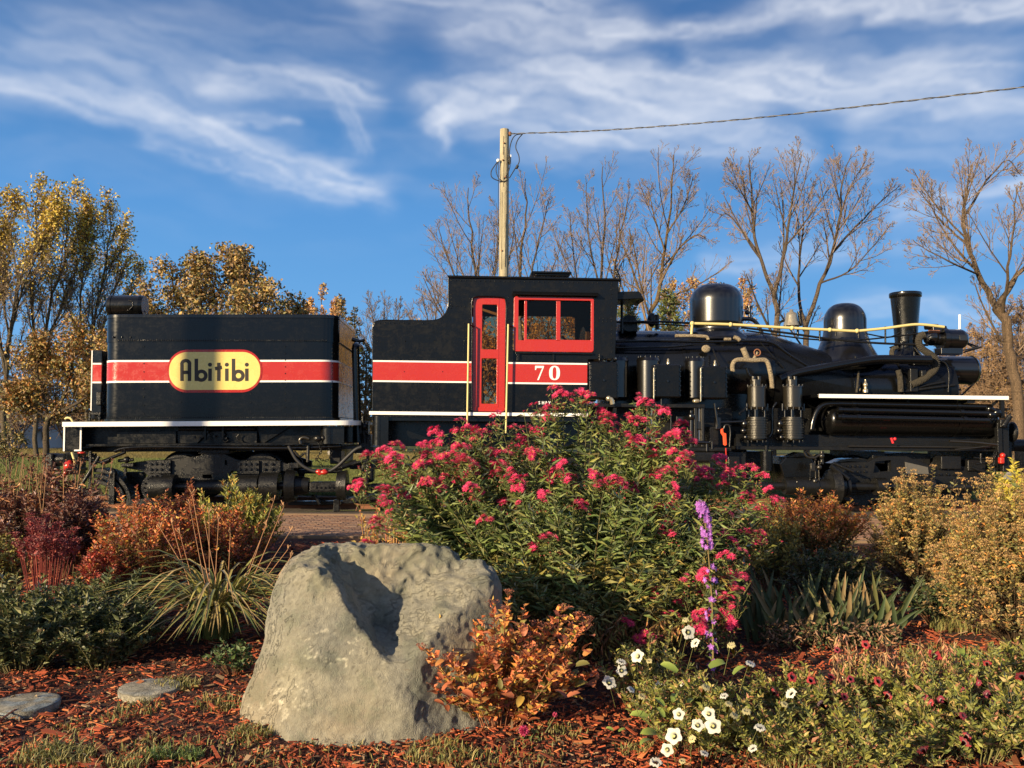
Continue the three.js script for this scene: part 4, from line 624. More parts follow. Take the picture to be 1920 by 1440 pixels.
  // sill and its shadowed frame, corner plate
  part('side_sill', [pb(152, 799, 612, 834, -0.28, 0.06), pb(219, 808, 330, 832, -0.17, 0.06, 0.01), pb(400, 808, 482, 832, -0.17, 0.06, 0.01), pb(160, 831, 630, 836, -0.08, 0.4, 0.01), pb(160, 836, 640, 846, -0.55, 1.6)], M.satin, tender);
  part('sill_bracket', [prism(poly([[320, 798], [400, 798], [365, 832], [330, 831]], -0.1), -0.26, -0.22, 0.004), prism(poly([[478, 798], [545, 798], [492, 831], [486, 830]], -0.1), -0.26, -0.22, 0.004), rod(T(335, 804, -0.12), T(478, 804, -0.12), 0.035), pb(383, 800, 386, 826, -0.07, 0.05), pb(416, 800, 419, 824, -0.07, 0.05)], M.satin, tender);
  const hooks = [tube(TP([[448, 814], [444, 820], [447, 826], [455, 828]], -0.1), 0.012), tube(TP([[416, 824], [422, 829], [428, 826]], -0.1), 0.012)]; for (const [x, y] of [[376, 822], [392, 815], [420, 815], [424, 822], [402, 818], [480, 828], [366, 820]]) hooks.push(boltGeo(T(x, y, -0.11), 0.025)); part('sill_fitting', hooks, M.iron, tender);
  const cp = T(622, 815, -0.1); part('corner_plate', [cylY(T(618, 815, -0.14).x, -0.14, T(620, 832, 0).y, T(620, 799, 0).y, 0.16, 0.16, 24), pb(618, 799, 645, 832, -0.0, 0.03), pb(615, 799, 662, 831, -0.3, 2.0, 0.02)], M.black, tender);
  part('under_pipe', [tube(TP([[215, 846], [230, 841], [270, 838], [400, 839], [560, 840], [640, 836]], -0.12), 0.035, 40), tube(TP([[150, 858], [190, 866], [205, 860], [235, 848]], -0.1), 0.028, 30), rod(T(190, 868, -0.1), T(206, 862, -0.1), 0.045)], M.black, tender);
  // front end of the tank: standpipe with hooked top, steps
  part('standpipe', [pipe([T(676, 654, -1.2), T(672, 648, -0.9), T(666, 648, -0.55), T(667, 668, -0.55), T(670, 790, -0.55), T(672, 830, -0.55)], 0.07, 0.16, 12), pipe(TP([[668, 638], [676, 640], [684, 637]], -0.9), 0.03, 0.04), rod(T(660, 636, -0.9), T(672, 640, -0.9), 0.04), rod(T(664, 790, -0.5), T(664, 660, -0.5), 0.016)], M.black, tender);
  part('front_fitting', [pb(672, 790, 690, 815, -0.5, 0.3, 0.03), ball(T(684, 800, -0.4), 0.06), pb(672, 815, 695, 850, -0.6, 0.5, 0.03), rod(T(680, 780, -0.5), T(684, 830, -0.5), 0.03), pb(640, 846, 646, 875, -0.2, 0.1), pb(622, 836, 670, 842, -0.3, 1.8)], M.iron, tender);
  // air hoses with red couplings between tender and cab
  part('air_hose', [tube(TP([[541, 836], [547, 847], [556, 862], [572, 876], [592, 884], [604, 885]], 0.03), 0.03, 40), tube(TP([[604, 885], [616, 884], [632, 875], [650, 858], [668, 842], [678, 838]], 0.02), 0.032, 40)], M.rubber, tender);
  part('hose_coupling', [ball(T(598, 884.5, 0.05), 0.045, 1.3, 1, 1), ball(T(608, 885.5, 0.05), 0.05, 1.5, 0.9, 1), pb(596, 887, 602, 891, 0.08, 0.05, 0.01), pb(605, 880, 611, 884, 0.08, 0.04, 0.01)], M.red, tender);
  const rc = part('rear_hose_coupling', [ball(T(130, 874, -0.1), 0.09, 1.1, 1.2, 1), ball(T(138, 879, -0.1), 0.06), rod(T(124, 885, -0.1), T(118, 895, -0.1), 0.04), ball(T(153, 849, -0.05), 0.04, 1.8, 0.6)], M.red, tender);
  part('safety_chain', [...chain(TP([[596, 828], [602, 845], [596, 856], [592, 864]], 0.0), 0.022), ...chain(TP([[612, 838], [622, 848], [612, 864], [603, 862], [597, 858]], -0.1), 0.022), ...chain(TP([[592, 860], [600, 868], [610, 878], [622, 874]], -0.15), 0.02), ball(T(596, 822, 0), 0.06, 1.3), ball(T(606, 821, -0.02), 0.05)], M.iron, tender);
  part('hook', [tube(TP([[564, 832], [563, 824], [570, 820], [580, 823]], 0.0), 0.035, 20), rod(T(578, 836, -0.05), T(577, 866, -0.05), 0.03), tube(TP([[552, 846], [562, 856], [572, 850], [578, 866]], -0.1), 0.02)], M.oily, tender);
  // truck with bolted side frame
  const zf = -0.34, base = (x) => T(x, 900, zf).x, P = (x, y) => { const p = T(x, y, zf); return [p.x, p.y]; };
  const tr = new THREE.Group(); tr.name = 'truck'; tender.add(tr);
  const fr = shapeOf([[228, 870], [280, 863], [322, 862], [375, 854], [384, 849], [418, 849], [446, 862], [520, 863], [548, 872], [548, 884], [524, 884], [520, 900], [478, 900], [470, 886], [434, 884], [425, 905], [398, 905], [396, 889], [330, 886], [320, 905], [290, 905], [268, 884], [228, 876]].map(([x, y]) => P(x, y)));
  for (const q of [[[420, 860], [427, 862], [428, 873], [420, 874]], [[378, 888], [420, 888], [419, 899], [378, 898]]]) { const h = new THREE.Path(); q.forEach(([x, y], i) => (i ? h.lineTo(...P(x, y)) : h.moveTo(...P(x, y)))); h.closePath(); fr.holes.push(h); }
  part('side_frame', [prism(fr, zf - 0.12, zf, 0.014), prism(fr, zf - 2.05, zf - 1.95, 0.01), pb(393, 856, 401, 879, zf + 0.006, 0.02), pb(372, 848, 432, 851, zf + 0.05, 0.2, 0.01), pb(366, 866, 386, 880, zf + 0.005, 0.015)], M.iron, tr);
  part('bolt_plate', [pb(279, 863, 320, 888, zf + 0.05, 0.07, 0.008), pb(444, 864, 486, 889, zf + 0.05, 0.07, 0.008), pb(492, 864, 526, 886, zf + 0.04, 0.06, 0.008)], M.iron, tr);
  const bl = []; for (const x of [283, 292, 302, 316, 449, 459, 469, 480, 496, 510]) for (const y of [870, 880]) bl.push(boltGeo(T(x, y, zf + 0.05), 0.028)); part('frame_bolt', bl, M.gloss, tr);
  for (const ax of [334, 487]) {
    const c = base(ax);
    for (const z of [-0.66, -2.1]) part('wheel', wheelGeo(0, 0, 0).rotateY(z < -1 ? Math.PI : 0).translate(c, RAIL + WHEEL_R + 0.02, z), M.iron, tr);
    part('axle', cylZ(c, RAIL + WHEEL_R + 0.02, -2.2, -0.4, 0.08), M.iron, tr);
    part('wheel_guard', [prism(poly([[ax - 34, 871], [ax - 24, 862], [ax - 8, 858], [ax + 10, 858], [ax + 24, 862], [ax + 36, 871], [ax + 22, 866], [ax, 863], [ax - 22, 866]], -0.36), -0.76, -0.4, 0.006)], M.black, tr);
    part('gear_cover', cylZ(c, RAIL + WHEEL_R + 0.02, -0.5, -0.42, 0.4, 0.4, 32), M.iron, tr);
  }
  part('bolster', [pb(375, 842, 430, 850, -0.3, 2.0, 0.02), pb(380, 879, 424, 888, -0.5, 1.6, 0.02)], M.iron, tr);
  part('side_bearing', [pb(540, 868, 560, 878, -0.25, 0.2, 0.01), pb(227, 869, 250, 875, -0.2, 0.2, 0.01), rod(T(222, 864, -0.2), T(250, 862, -0.2), 0.03), ball(T(238, 862, -0.2), 0.06), pb(232, 878, 236, 892, -0.15, 0.05), ball(T(212, 887, -0.1), 0.07, 1, 1.2)], M.iron, tr);
  // line shaft, bearings, joints towards the locomotive
  const zs = -0.12, X = (x) => T(x, 912, zs).x, ys = T(440, 912, zs).y;
  part('line_shaft', [cylX(X(330), X(640), ys, zs, 0.065, 0.065, 16), cylX(X(372), X(440), ys, zs, 0.12, 0.12, 24), cylX(X(440), X(486), ys, zs, 0.2, 0.2, 28)], M.iron, tender);
  part('shaft_coupling', [cylX(X(490), X(524), ys, zs, 0.24, 0.24, 32), cylX(X(538), X(556), ys, zs, 0.3, 0.26, 36), cylX(X(556), X(580), ys, zs, 0.18, 0.14, 24), cylX(X(633), X(651), ys, zs, 0.24, 0.27, 32)], M.iron, tender);
  part('slip_joint', [pb(580, 904, 634, 923, zs + 0.15, 0.3, 0.02), pb(584, 908, 630, 920, zs + 0.158, 0.02, 0.004), ...[592, 600, 608, 616, 624].map((x) => boltGeo(T(x, 914, zs + 0.158), 0.02))], M.iron, tender);
  part('gear_case', [cylZ(T(292, 912, -0.05).x, ys, -0.32, -0.02, 0.24, 0.24, 36), cylX(X(285), X(330), ys, zs, 0.22, 0.22, 28), pb(276, 905, 316, 940, -0.2, 0.3, 0.05), pb(236, 935, 330, 948, -0.1, 0.5, 0.02)], M.iron, tender);
  part('gear_bolt', Array.from({ length: 16 }, (_, k) => boltGeo(V(T(292, 912, 0).x + 0.21 * Math.cos(k * 0.3927), ys + 0.21 * Math.sin(k * 0.3927), -0.02), 0.018)), M.gloss, tender);
  // rear brake shoe, hanger bars and struts at the left end
  const hoop2 = (r) => { const s = new THREE.Shape(), c = T(178, 945, -0.1); s.absarc(c.x, c.y, r, 0, Math.PI * 0.52, false); s.absarc(c.x, c.y, r - 0.07, Math.PI * 0.52, 0, true); return prism(s, -0.5, -0.1 + 0.01 * r, 0.01); };
  part('wheel_shield', [hoop2(0.62), hoop2(0.52), hoop2(0.42), pb(203, 895, 213, 946, -0.1, 0.4, 0.01), pb(211, 885, 214, 946, -0.04, 0.06)], M.iron, tender);
  part('hanger', [pb(166, 846, 170, 920, -0.05, 0.06), pb(137, 858, 141, 922, -0.02, 0.06, 0.01), rod(T(148, 918, -0.02), T(186, 856, -0.1), 0.032), pb(140, 918, 175, 930, -0.3, 0.3), rod(T(152, 862, -0.1), T(178, 852, -0.1), 0.02), pb(214, 885, 270, 945, -0.7, 0.1), pb(170, 850, 178, 872, -0.2, 0.1, 0.02)], M.iron, tender);
  part('coupler', [cylX(T(90, 860, -1.35).x, T(140, 860, -1.35).x, T(115, 862, -1.35).y, -1.35, 0.12), pb(84, 850, 100, 884, -1.2, 0.3, 0.04)], M.iron, tender);
  part('front_beam', [pb(618, 836, 640, 870, -0.5, 1.7, 0.02), pb(560, 880, 640, 888, -0.9, 0.2, 0.02), rod(T(590, 928, -0.2), T(600, 945, -0.2), 0.03), rod(T(584, 930, -0.3), T(610, 942, -0.3), 0.03), pb(540, 940, 640, 947, -0.4, 0.2, 0.01)], M.iron, tender);
}

// ------------------------------------------------------------------ utility pole with its cable
{
  const d = 21, b = G(943, 800, d), t = G(946, 243, d), base = V(b.x, 0.1, -d), pole = thing('utility_pole', 'weathered wooden utility pole standing behind the cab with cable coil near its top', 'pole', null, base);
  const dir = V(t.x, t.y, -d).sub(base), h = dir.length(), r = 9.2 * d / FOCAL;
  const woodTex = tile(256, (u, v, n) => { const s = 0.75 + 0.2 * n(u, v, 5) + 0.12 * n(u * 6 % 1, v, 20, 4); return [s, s * 0.97, s * 0.9]; });
  const pm = paint(0.52, 0.47, 0.34, 0.85, { map: at(woodTex, 1.5, 0.25), bumpMap: at(brushed, 6, 0.4), bumpScale: 0.008 });
  const tilt = new THREE.Quaternion().setFromUnitVectors(V(0, 1, 0), dir.clone().normalize());
  part('post', new THREE.CylinderGeometry(r * 0.93, r * 1.1, h, 20, 12).translate(0, h / 2, 0).applyQuaternion(tilt), pm, pole);
  const Pl = (x, y, z = 0) => G(x, y, d - r - z).sub(base);
  part('insulator', [ball(Pl(956, 251, -0.1), 0.05, 1, 1.2), rod(Pl(951, 250, -0.1), Pl(959, 251, -0.1), 0.02)], M.rust, pole);
  part('drying_crack', [[944, 275, 350], [949, 300, 420], [940, 360, 505], [947, 400, 500], [943, 255, 290]].map(([x, y0, y1]) => rod(Pl(x, y1, 0.0), Pl(x + 1, y0, 0.0), 0.004, 5)), paint(0.14, 0.11, 0.08, 0.95), pole);
  part('bolt', [[945, 268], [943, 300], [948, 332], [941, 470]].map(([x, y]) => ball(Pl(x, y, 0.005), 0.022)), M.rust, pole);
  part('junction_box', [box(Pl(953, 303).x, Pl(957, 303).x, Pl(953, 304).y, Pl(953, 292).y, -0.1, 0.1, 0.01)], M.iron, pole);
  part('bracket', [ball(Pl(934, 301), 0.045), box(Pl(957, 293).x, Pl(958.5, 293).x, Pl(955, 304).y, Pl(955, 288).y, 0.0, 0.05)], M.white, pole);
  part('cable_loop', [tube([Pl(980, 251), Pl(966, 254), Pl(958, 268), Pl(955, 290), Pl(956, 312), Pl(950, 328), Pl(944, 336)], 0.013, 40, 5), tube([Pl(980, 251), Pl(971, 262), Pl(967, 276), Pl(973, 293), Pl(973, 305), Pl(966, 316), Pl(955, 334)], 0.013, 40, 5), tube([Pl(934, 302), Pl(928, 310), Pl(921, 322), Pl(922, 332), Pl(932, 338), Pl(946, 340), Pl(954, 336)], 0.013, 40, 5), tube([Pl(934, 302), Pl(930, 318), Pl(935, 334), Pl(945, 342)], 0.011, 30, 5), tube([Pl(935, 300), Pl(934, 400), Pl(932, 515)], 0.008, 30, 5)], M.rubber, pole);
  part('splice', rod(Pl(968, 316), Pl(971, 310), 0.035), M.rubber, pole);
  // the cable swings up to a pole outside the frame on the right, nearer to the viewer
  const wire = new THREE.Group(); wire.name = 'overhead_cable'; scene.add(wire); wire.userData = { label: 'twisted overhead service cable running from the pole top towards the upper right', category: 'cable' };
  const pts = [[957, 251, d - 0.1], [980, 250, d - 0.25], [1100, 246, d - 0.9], [1250, 236, d - 1.9], [1420, 221, d - 2.9], [1600, 201, d - 4], [1780, 180, d - 5], [1920, 163, d - 5.8], [2200, 122, d - 7.2]].map(([x, y, q]) => G(x, y, q));
  const c = new THREE.CatmullRomCurve3(pts), nn = 700, off = (ph) => { const a = []; for (let i = 0; i <= nn; i++) { const u = i / nn, p = c.getPointAt(u), q = u * 150 + ph; a.push(p.add(V(0, 0.011 * Math.cos(q), 0.011 * Math.sin(q)))); } return a; };
  const line = (pts2, r2) => { const cur = new THREE.CurvePath(); for (let i = 0; i < pts2.length - 1; i++) cur.add(new THREE.LineCurve3(pts2[i], pts2[i + 1])); return new THREE.TubeGeometry(cur, nn, r2, 5); };
  part('strand', line(off(0), 0.010), M.rubber, wire); part('strand', line(off(Math.PI), 0.008), paint(0.13, 0.13, 0.135, 0.5), wire);
}

// ------------------------------------------------------------------ plant building: leaves, stems, branches
class Mass {                                                    // collects many small faces into one geometry
  constructor() { this.p = []; this.n = []; this.c = []; this.i = []; }
  vert(x, y, z, nx, ny, nz, c) { this.p.push(x, y, z); this.n.push(nx, ny, nz); this.c.push(c[0], c[1], c[2]); return this.p.length / 3 - 1; }
  // folded leaf: base, tip and two sides
  leaf(b, d, up, len, wid, c, fold = 0.25, droop = 0.1) {
    const sx = d.y * up.z - d.z * up.y, sy = d.z * up.x - d.x * up.z, sz = d.x * up.y - d.y * up.x, sl = Math.hypot(sx, sy, sz) || 1, s = [sx / sl, sy / sl, sz / sl];
    const n = [s[1] * d.z - s[2] * d.y, s[2] * d.x - s[0] * d.z, s[0] * d.y - s[1] * d.x];
    const w = wid / 2, m = 0.42 * len, q = 0.45;
    const a = this.vert(b.x, b.y, b.z, n[0], n[1], n[2], c);
    const l = this.vert(b.x + d.x * m - s[0] * w + n[0] * w * fold, b.y + d.y * m - s[1] * w + n[1] * w * fold, b.z + d.z * m - s[2] * w + n[2] * w * fold, n[0] + s[0] * q, n[1] + s[1] * q, n[2] + s[2] * q, c);
    const r = this.vert(b.x + d.x * m + s[0] * w + n[0] * w * fold, b.y + d.y * m + s[1] * w + n[1] * w * fold, b.z + d.z * m + s[2] * w + n[2] * w * fold, n[0] - s[0] * q, n[1] - s[1] * q, n[2] - s[2] * q, c);
    const t = this.vert(b.x + d.x * len - n[0] * droop * len, b.y + d.y * len - n[1] * droop * len, b.z + d.z * len - n[2] * droop * len, n[0] + d.x * 0.3, n[1] + d.y * 0.3, n[2] + d.z * 0.3, c);
    this.i.push(a, r, t, a, t, l);
  }
  // ribbon along a course (blades, straps)
  ribbon(pts, wid, c0, c1, fold = 0.3, up = V(0, 1, 0)) {
    let prev = null; const N = pts.length;
    for (let k = 0; k < N; k++) {
      const d = pts[Math.min(k + 1, N - 1)].clone().sub(pts[Math.max(k - 1, 0)]).normalize(), s = d.clone().cross(up); if (s.lengthSq() < 1e-4) s.set(1, 0, 0); s.normalize();
      const n = s.clone().cross(d), t = k / (N - 1), w = wid / 2 * Math.min(1, 0.55 + t * 2) * (t > 0.55 ? Math.max(0.03, 1 - ((t - 0.55) / 0.45) ** 1.6) : 1), c = [0, 1, 2].map((j) => lerp(c0[j], c1[j], t)), p = pts[k];
      const q = 0.5, row = [
        this.vert(p.x - s.x * w + n.x * w * fold, p.y - s.y * w + n.y * w * fold, p.z - s.z * w + n.z * w * fold, n.x + s.x * q, n.y + s.y * q, n.z + s.z * q, c),
        this.vert(p.x, p.y, p.z, n.x, n.y, n.z, c),
        this.vert(p.x + s.x * w + n.x * w * fold, p.y + s.y * w + n.y * w * fold, p.z + s.z * w + n.z * w * fold, n.x - s.x * q, n.y - s.y * q, n.z - s.z * q, c)];
      if (prev) for (const j of [0, 1]) this.i.push(prev[j], prev[j + 1], row[j + 1], prev[j], row[j + 1], row[j]);
      prev = row;
    }
  }
  // tapered round stem along a course
  stem(pts, r0, r1, c, sides = 4, c1 = c) {
    const N = pts.length; let prev = null, u = null;
    for (let k = 0; k < N; k++) {
      const d = pts[Math.min(k + 1, N - 1)].clone().sub(pts[Math.max(k - 1, 0)]).normalize();
      if (!u) u = Math.abs(d.y) > 0.9 ? V(1, 0, 0) : V(0, 1, 0);
      u = u.clone().addScaledVector(d, -u.dot(d)).normalize(); const w = d.clone().cross(u), r = lerp(r0, r1, k / (N - 1)), row = [], cc = c1 === c ? c : [0, 1, 2].map((j) => lerp(c[j], c1[j], k / (N - 1)));
      for (let j = 0; j < sides; j++) { const q = j / sides * 2 * Math.PI, nx = u.x * Math.cos(q) + w.x * Math.sin(q), ny = u.y * Math.cos(q) + w.y * Math.sin(q), nz = u.z * Math.cos(q) + w.z * Math.sin(q); row.push(this.vert(pts[k].x + nx * r, pts[k].y + ny * r, pts[k].z + nz * r, nx, ny, nz, cc)); }
      if (prev) for (let j = 0; j < sides; j++) { const e = (j + 1) % sides; this.i.push(prev[j], prev[e], row[e], prev[j], row[e], row[j]); }
      prev = row;
    }
  }
  get empty() { return !this.i.length; }
  geometry() {
    const g = new THREE.BufferGeometry(); g.setAttribute('position', new THREE.Float32BufferAttribute(this.p, 3)); g.setAttribute('normal', new THREE.Float32BufferAttribute(this.n, 3)); g.setAttribute('color', new THREE.Float32BufferAttribute(this.c, 3)); g.setIndex(this.i); g.normalizeNormals(); return g;
  }
  build(name, mat, parent, kind, label) {
    const g = this.geometry(); if (name === 'trunk') { metreUV(g); mat = M.trunk; }
    const m = new THREE.Mesh(g, mat); m.name = name; m.castShadow = m.receiveShadow = true; if (kind) m.userData.kind = kind; if (label) m.userData.label = label; (parent ?? scene).add(m); return m;
  }
}
const leafy = (o) => new THREE.MeshPhysicalMaterial({ color: 0xffffff, vertexColors: true, roughness: 0.55, transmission: 0.32, thickness: 0, side: THREE.DoubleSide, ...o });
M.leaf = leafy(); M.leaf.color.setRGB(1.28, 1.26, 1.2); M.leaf.roughness = 0.62; M.petal = leafy({ roughness: 0.8, transmission: 0.35 }); M.bark = new THREE.MeshPhysicalMaterial({ vertexColors: true, color: 0xffffff, roughness: 0.9 }); M.blade = leafy({ roughness: 0.6, transmission: 0.25 });
M.trunk = new THREE.MeshPhysicalMaterial({ vertexColors: true, color: 0xffffff, roughness: 0.92, map: at(tile(256, (u, v, n) => { const s = 0.72 + 0.3 * n(u, v, 16) + 0.3 * n(u, v, 44, 4); return [s, s, s]; }), 2.2, 0.9), bumpMap: at(brushed, 5, 1.4), bumpScale: 0.03 });
M.straw = new THREE.MeshPhysicalMaterial({ vertexColors: true, color: 0xffffff, roughness: 0.8, side: THREE.DoubleSide });
const jit = (rnd, c, a = 0.25) => { const s = 1 + (rnd() - 0.5) * 2 * a, h = (rnd() - 0.5) * a * 0.5; return [c[0] * s * (1 + h), c[1] * s, c[2] * s * (1 - h)]; };
const dirOf = (rnd, up = 0) => { const z = rnd() * 2 - 1, q = rnd() * 2 * Math.PI, r = Math.sqrt(1 - z * z); return V(r * Math.cos(q), z + up, r * Math.sin(q)).normalize(); };
const pick = (rnd, list) => { let s = 0; for (const [w] of list) s += w; let t = rnd() * s; for (const [w, c] of list) { t -= w; if (t <= 0) return c; } return list[0][1]; };

// ------------------------------------------------------------------ trees
const BARK = [0.16, 0.115, 0.078], TWIG = [0.25, 0.18, 0.13];
// grows side branches along a course; tips collects where leaves may sit
function ramify(o, rnd, pts, r0, r1, level, len) {
  const m = level <= o.trunkLevels ? o.trunk : o.twigs;
  m.stem(pts, r0, r1, level < 2 ? jit(rnd, o.bark, 0.1) : jit(rnd, o.twig, 0.2), level === 0 ? 8 : level === 1 ? 6 : level === 2 ? 4 : 3);
  if (level >= o.levels) { o.tips.push([pts[pts.length - 1], pts[pts.length - 1].clone().sub(pts[0]).normalize()]); if (pts.length > 2) o.tips.push([pts[pts.length >> 1], dirOf(rnd, 0.3)]); return; }
  const cur = new THREE.CatmullRomCurve3(pts), n = Math.max(2, Math.round(o.count[level] * (0.8 + 0.4 * rnd()))), t0 = o.start[level];
  let q = rnd() * 6.28;
  for (let k = 0; k < n; k++) {
    const t = t0 + (1 - t0) * (k + rnd() * 0.7) / n; if (t > 0.99) continue;
    q += 2.4 + (rnd() - 0.5) * 0.8;
    const p = cur.getPointAt(t), d = cur.getTangentAt(t), u = Math.abs(d.y) > 0.95 ? V(1, 0, 0) : V(0, 1, 0), a = d.clone().cross(u).normalize(), b = a.clone().cross(d), ang = (o.angle[level] + (rnd() - 0.5) * 24) * RAD;
    const dir = d.clone().multiplyScalar(Math.cos(ang)).addScaledVector(a, Math.sin(ang) * Math.cos(q)).addScaledVector(b, Math.sin(ang) * Math.sin(q)).normalize();
    const l = len * (level < 2 ? 0.92 : 1) * o.ratio[level] * (1 - 0.78 * (t - t0) / (1 - t0)) * (0.7 + 0.6 * rnd()), seg = level >= 2 ? 3 : 5, path = [p.clone()]; let cp = p.clone(), cd = dir.clone();
    for (let s = 0; s < seg; s++) { cd.add(V((rnd() - 0.5) * o.wiggle, (rnd() - 0.5) * o.wiggle + o.tropism[level] / seg, (rnd() - 0.5) * o.wiggle)).normalize(); cp = cp.clone().addScaledVector(cd, l / seg); path.push(cp); }
    const rr0 = Math.max(o.minR, Math.min(lerp(r0, r1, t) * 0.62, l * 0.02)); ramify(o, rnd, path, rr0, Math.max(o.minR * 0.7, rr0 * 0.35), level + 1, l);
  }
}
const bareSpec = { levels: 4, count: [8, 7, 4, 2], start: [0.25, 0.12, 0.12, 0.15], angle: [36, 38, 34, 30], ratio: [0.52, 0.58, 0.7, 0.7], tropism: [0.5, 0.45, 0.35, 0.25], wiggle: 0.15, minR: 0.0066, trunkLevels: 1, bark: BARK, twig: TWIG };
// limbs: list of courses in photo pixels at a depth
function tree(name, label, cat, group, d, limbs, spec, seed, leaves) {
  const rnd = mulberry(seed), o = { ...bareSpec, ...spec, trunk: new Mass(), twigs: new Mass(), tips: [] };
  const b0 = limbs[0].p[0], base = G(b0[0], b0[1], d); base.y = 0.1;
  const root = thing(name, label, cat, group, base);
  for (const l of limbs) {
    const pts = l.p.map(([x, y, dz = 0]) => G(x, y, d + dz).sub(base)); if (l.ground !== false && l === limbs[0]) pts[0].y = -0.05;
    let len = 0; for (let k = 1; k < pts.length; k++) len += pts[k].distanceTo(pts[k - 1]);
    const fine = new THREE.CatmullRomCurve3(pts).getPoints(Math.max(6, pts.length * 3)).map((p, i, a) => (i && i < a.length - 1 ? p.add(V((rnd() - 0.5) * len * 0.012, 0, (rnd() - 0.5) * len * 0.02)) : p));
    const own = {}; for (const [k, v] of Object.entries(l.o ?? {})) own[k] = o[k].map((w, i) => v[i] ?? w);
    ramify({ ...o, ...own, trunk: o.trunk, twigs: o.twigs, tips: o.tips }, rnd, fine, l.r[0] * (o.thick ?? 0.72), l.r[1] * 0.8, l.level ?? 0, l.len ?? len);
  }
  o.trunk.build('trunk', M.bark, root); if (!o.twigs.empty) o.twigs.build('twigs', M.bark, root, 'stuff');
  if (leaves) {
    const f = new Mass();
    for (let k = 0; k < leaves.n; k++) {
      const [p, td] = o.tips[Math.floor(rnd() * o.tips.length)], y = p.y; if (leaves.keep && rnd() > leaves.keep(p, rnd)) continue;
      const d2 = dirOf(rnd, -0.2).lerp(td, 0.35).normalize(), s = leaves.size * (0.65 + 0.7 * rnd());
      f.leaf(p.clone().add(V((rnd() - 0.5) * leaves.spread, (rnd() - 0.5) * leaves.spread, (rnd() - 0.5) * leaves.spread)), d2, dirOf(rnd, 0.6), s, s * (leaves.wide ?? 0.6), jit(rnd, leaves.color(p, rnd), 0.22), 0.3, 0.2);
    }
    if (!f.empty) f.build('foliage', M.leaf, root, 'stuff');
  }
  return root;
}
const YEL = [0.54, 0.41, 0.06], GOLD = [0.4, 0.27, 0.07], BRN = [0.22, 0.13, 0.055], OLIVE = [0.17, 0.15, 0.04], ORG = [0.42, 0.17, 0.04], DKG = [0.05, 0.06, 0.018], TAN = [0.36, 0.25, 0.12];
{
  const bare = (label, d, limbs, seed, spec, leaves) => tree('bare_tree', label, 'tree', 'leafless trees behind the locomotive', d, limbs, spec ?? {}, seed, leaves);
  const bits = (n, c = BRN) => ({ n: n * 0.25, size: 0.05, spread: 0.08, color: () => c, wide: 0.55 });
  bare('slender leafless tree left of the utility pole, leaning slightly right over the cab', 33, [{ p: [[905, 840], [900, 640], [893, 520], [884, 430], [878, 352]], r: [0.13, 0.02] }, { p: [[903, 660], [870, 560, -1], [835, 470, -1], [820, 420, -1]], r: [0.07, 0.015], len: 5 }, { p: [[903, 620], [925, 530, 1], [935, 430, 1], [930, 380, 1]], r: [0.06, 0.012], len: 4.5 }, { p: [[900, 680], [850, 620, 1], [818, 560, 1], [800, 505, 1]], r: [0.06, 0.012], len: 4 }], 101, {}, bits(60));
  bare('leafless tree directly right of the utility pole', 31, [{ p: [[972, 840], [975, 640], [973, 520], [985, 420], [985, 335]], r: [0.13, 0.02] }, { p: [[974, 640], [950, 540, 0.5], [962, 440, 0.5], [970, 380, 0.5]], r: [0.06, 0.012], len: 4 }, { p: [[974, 600], [1000, 500, -0.5], [1022, 400, -0.5], [1032, 362, -0.5]], r: [0.06, 0.012], len: 4 }, { p: [[974, 660], [1010, 560, 0.5], [1035, 500, 0.5]], r: [0.05, 0.012], len: 3.4 }], 102, {}, bits(50));
  bare('many-stemmed leafless tree over the cab window', 34, [{ p: [[1128, 840], [1128, 600], [1130, 500], [1132, 400], [1130, 312]], r: [0.12, 0.02] }, { p: [[1120, 640], [1085, 540, 1], [1072, 450, 1], [1066, 392, 1]], r: [0.07, 0.014], len: 5 }, { p: [[1130, 620], [1150, 520, -1], [1168, 420, -1], [1180, 350, -1]], r: [0.08, 0.014], len: 5 }, { p: [[1130, 560], [1105, 450, 0.5], [1100, 370, 0.5], [1098, 330, 0.5]], r: [0.06, 0.012], len: 4.5 }, { p: [[1130, 700], [1090, 620], [1050, 540], [1046, 480]], r: [0.05, 0.012], len: 4 }], 103, {}, bits(120, GOLD));
  bare('tall leafless tree with yellowish trunk standing above the front awning of the cab', 32, [{ p: [[1225, 840], [1215, 620], [1235, 540], [1246, 470], [1256, 380], [1262, 290]], r: [0.15, 0.02] }, { p: [[1215, 620], [1190, 520, 1], [1165, 450, 1], [1160, 400, 1]], r: [0.08, 0.014], len: 4.5 }, { p: [[1236, 540], [1270, 470, -1], [1310, 440, -1], [1330, 455, -1]], r: [0.06, 0.012], len: 3.5 }, { p: [[1246, 470], [1225, 400], [1215, 350]], r: [0.05, 0.012], len: 3.4 }, { p: [[1250, 440], [1285, 380], [1300, 330]], r: [0.05, 0.012], len: 3.2 }], 104, { bark: [0.2, 0.13, 0.06] }, bits(160, GOLD));
  bare('leafless tree rising between the two domes and forking into two limbs', 28, [{ p: [[1452, 850], [1453, 700], [1453, 620], [1455, 570], [1451, 548]], r: [0.13, 0.1], o: { start: [0.75], count: [3, 6, 6, 4] } }, { p: [[1452, 552], [1432, 500], [1415, 440], [1410, 370], [1406, 320], [1404, 292]], r: [0.1, 0.014], len: 5.6 }, { p: [[1452, 552], [1468, 490], [1478, 420], [1490, 350], [1503, 290]], r: [0.1, 0.014], len: 5.8 }, { p: [[1425, 480], [1390, 430, 1], [1360, 400, 1], [1340, 425, 1]], r: [0.05, 0.01], len: 3 }, { p: [[1412, 400], [1385, 350, -1], [1368, 305, -1]], r: [0.04, 0.01], len: 2.6 }], 105, {}, bits(110, [0.3, 0.13, 0.06]));
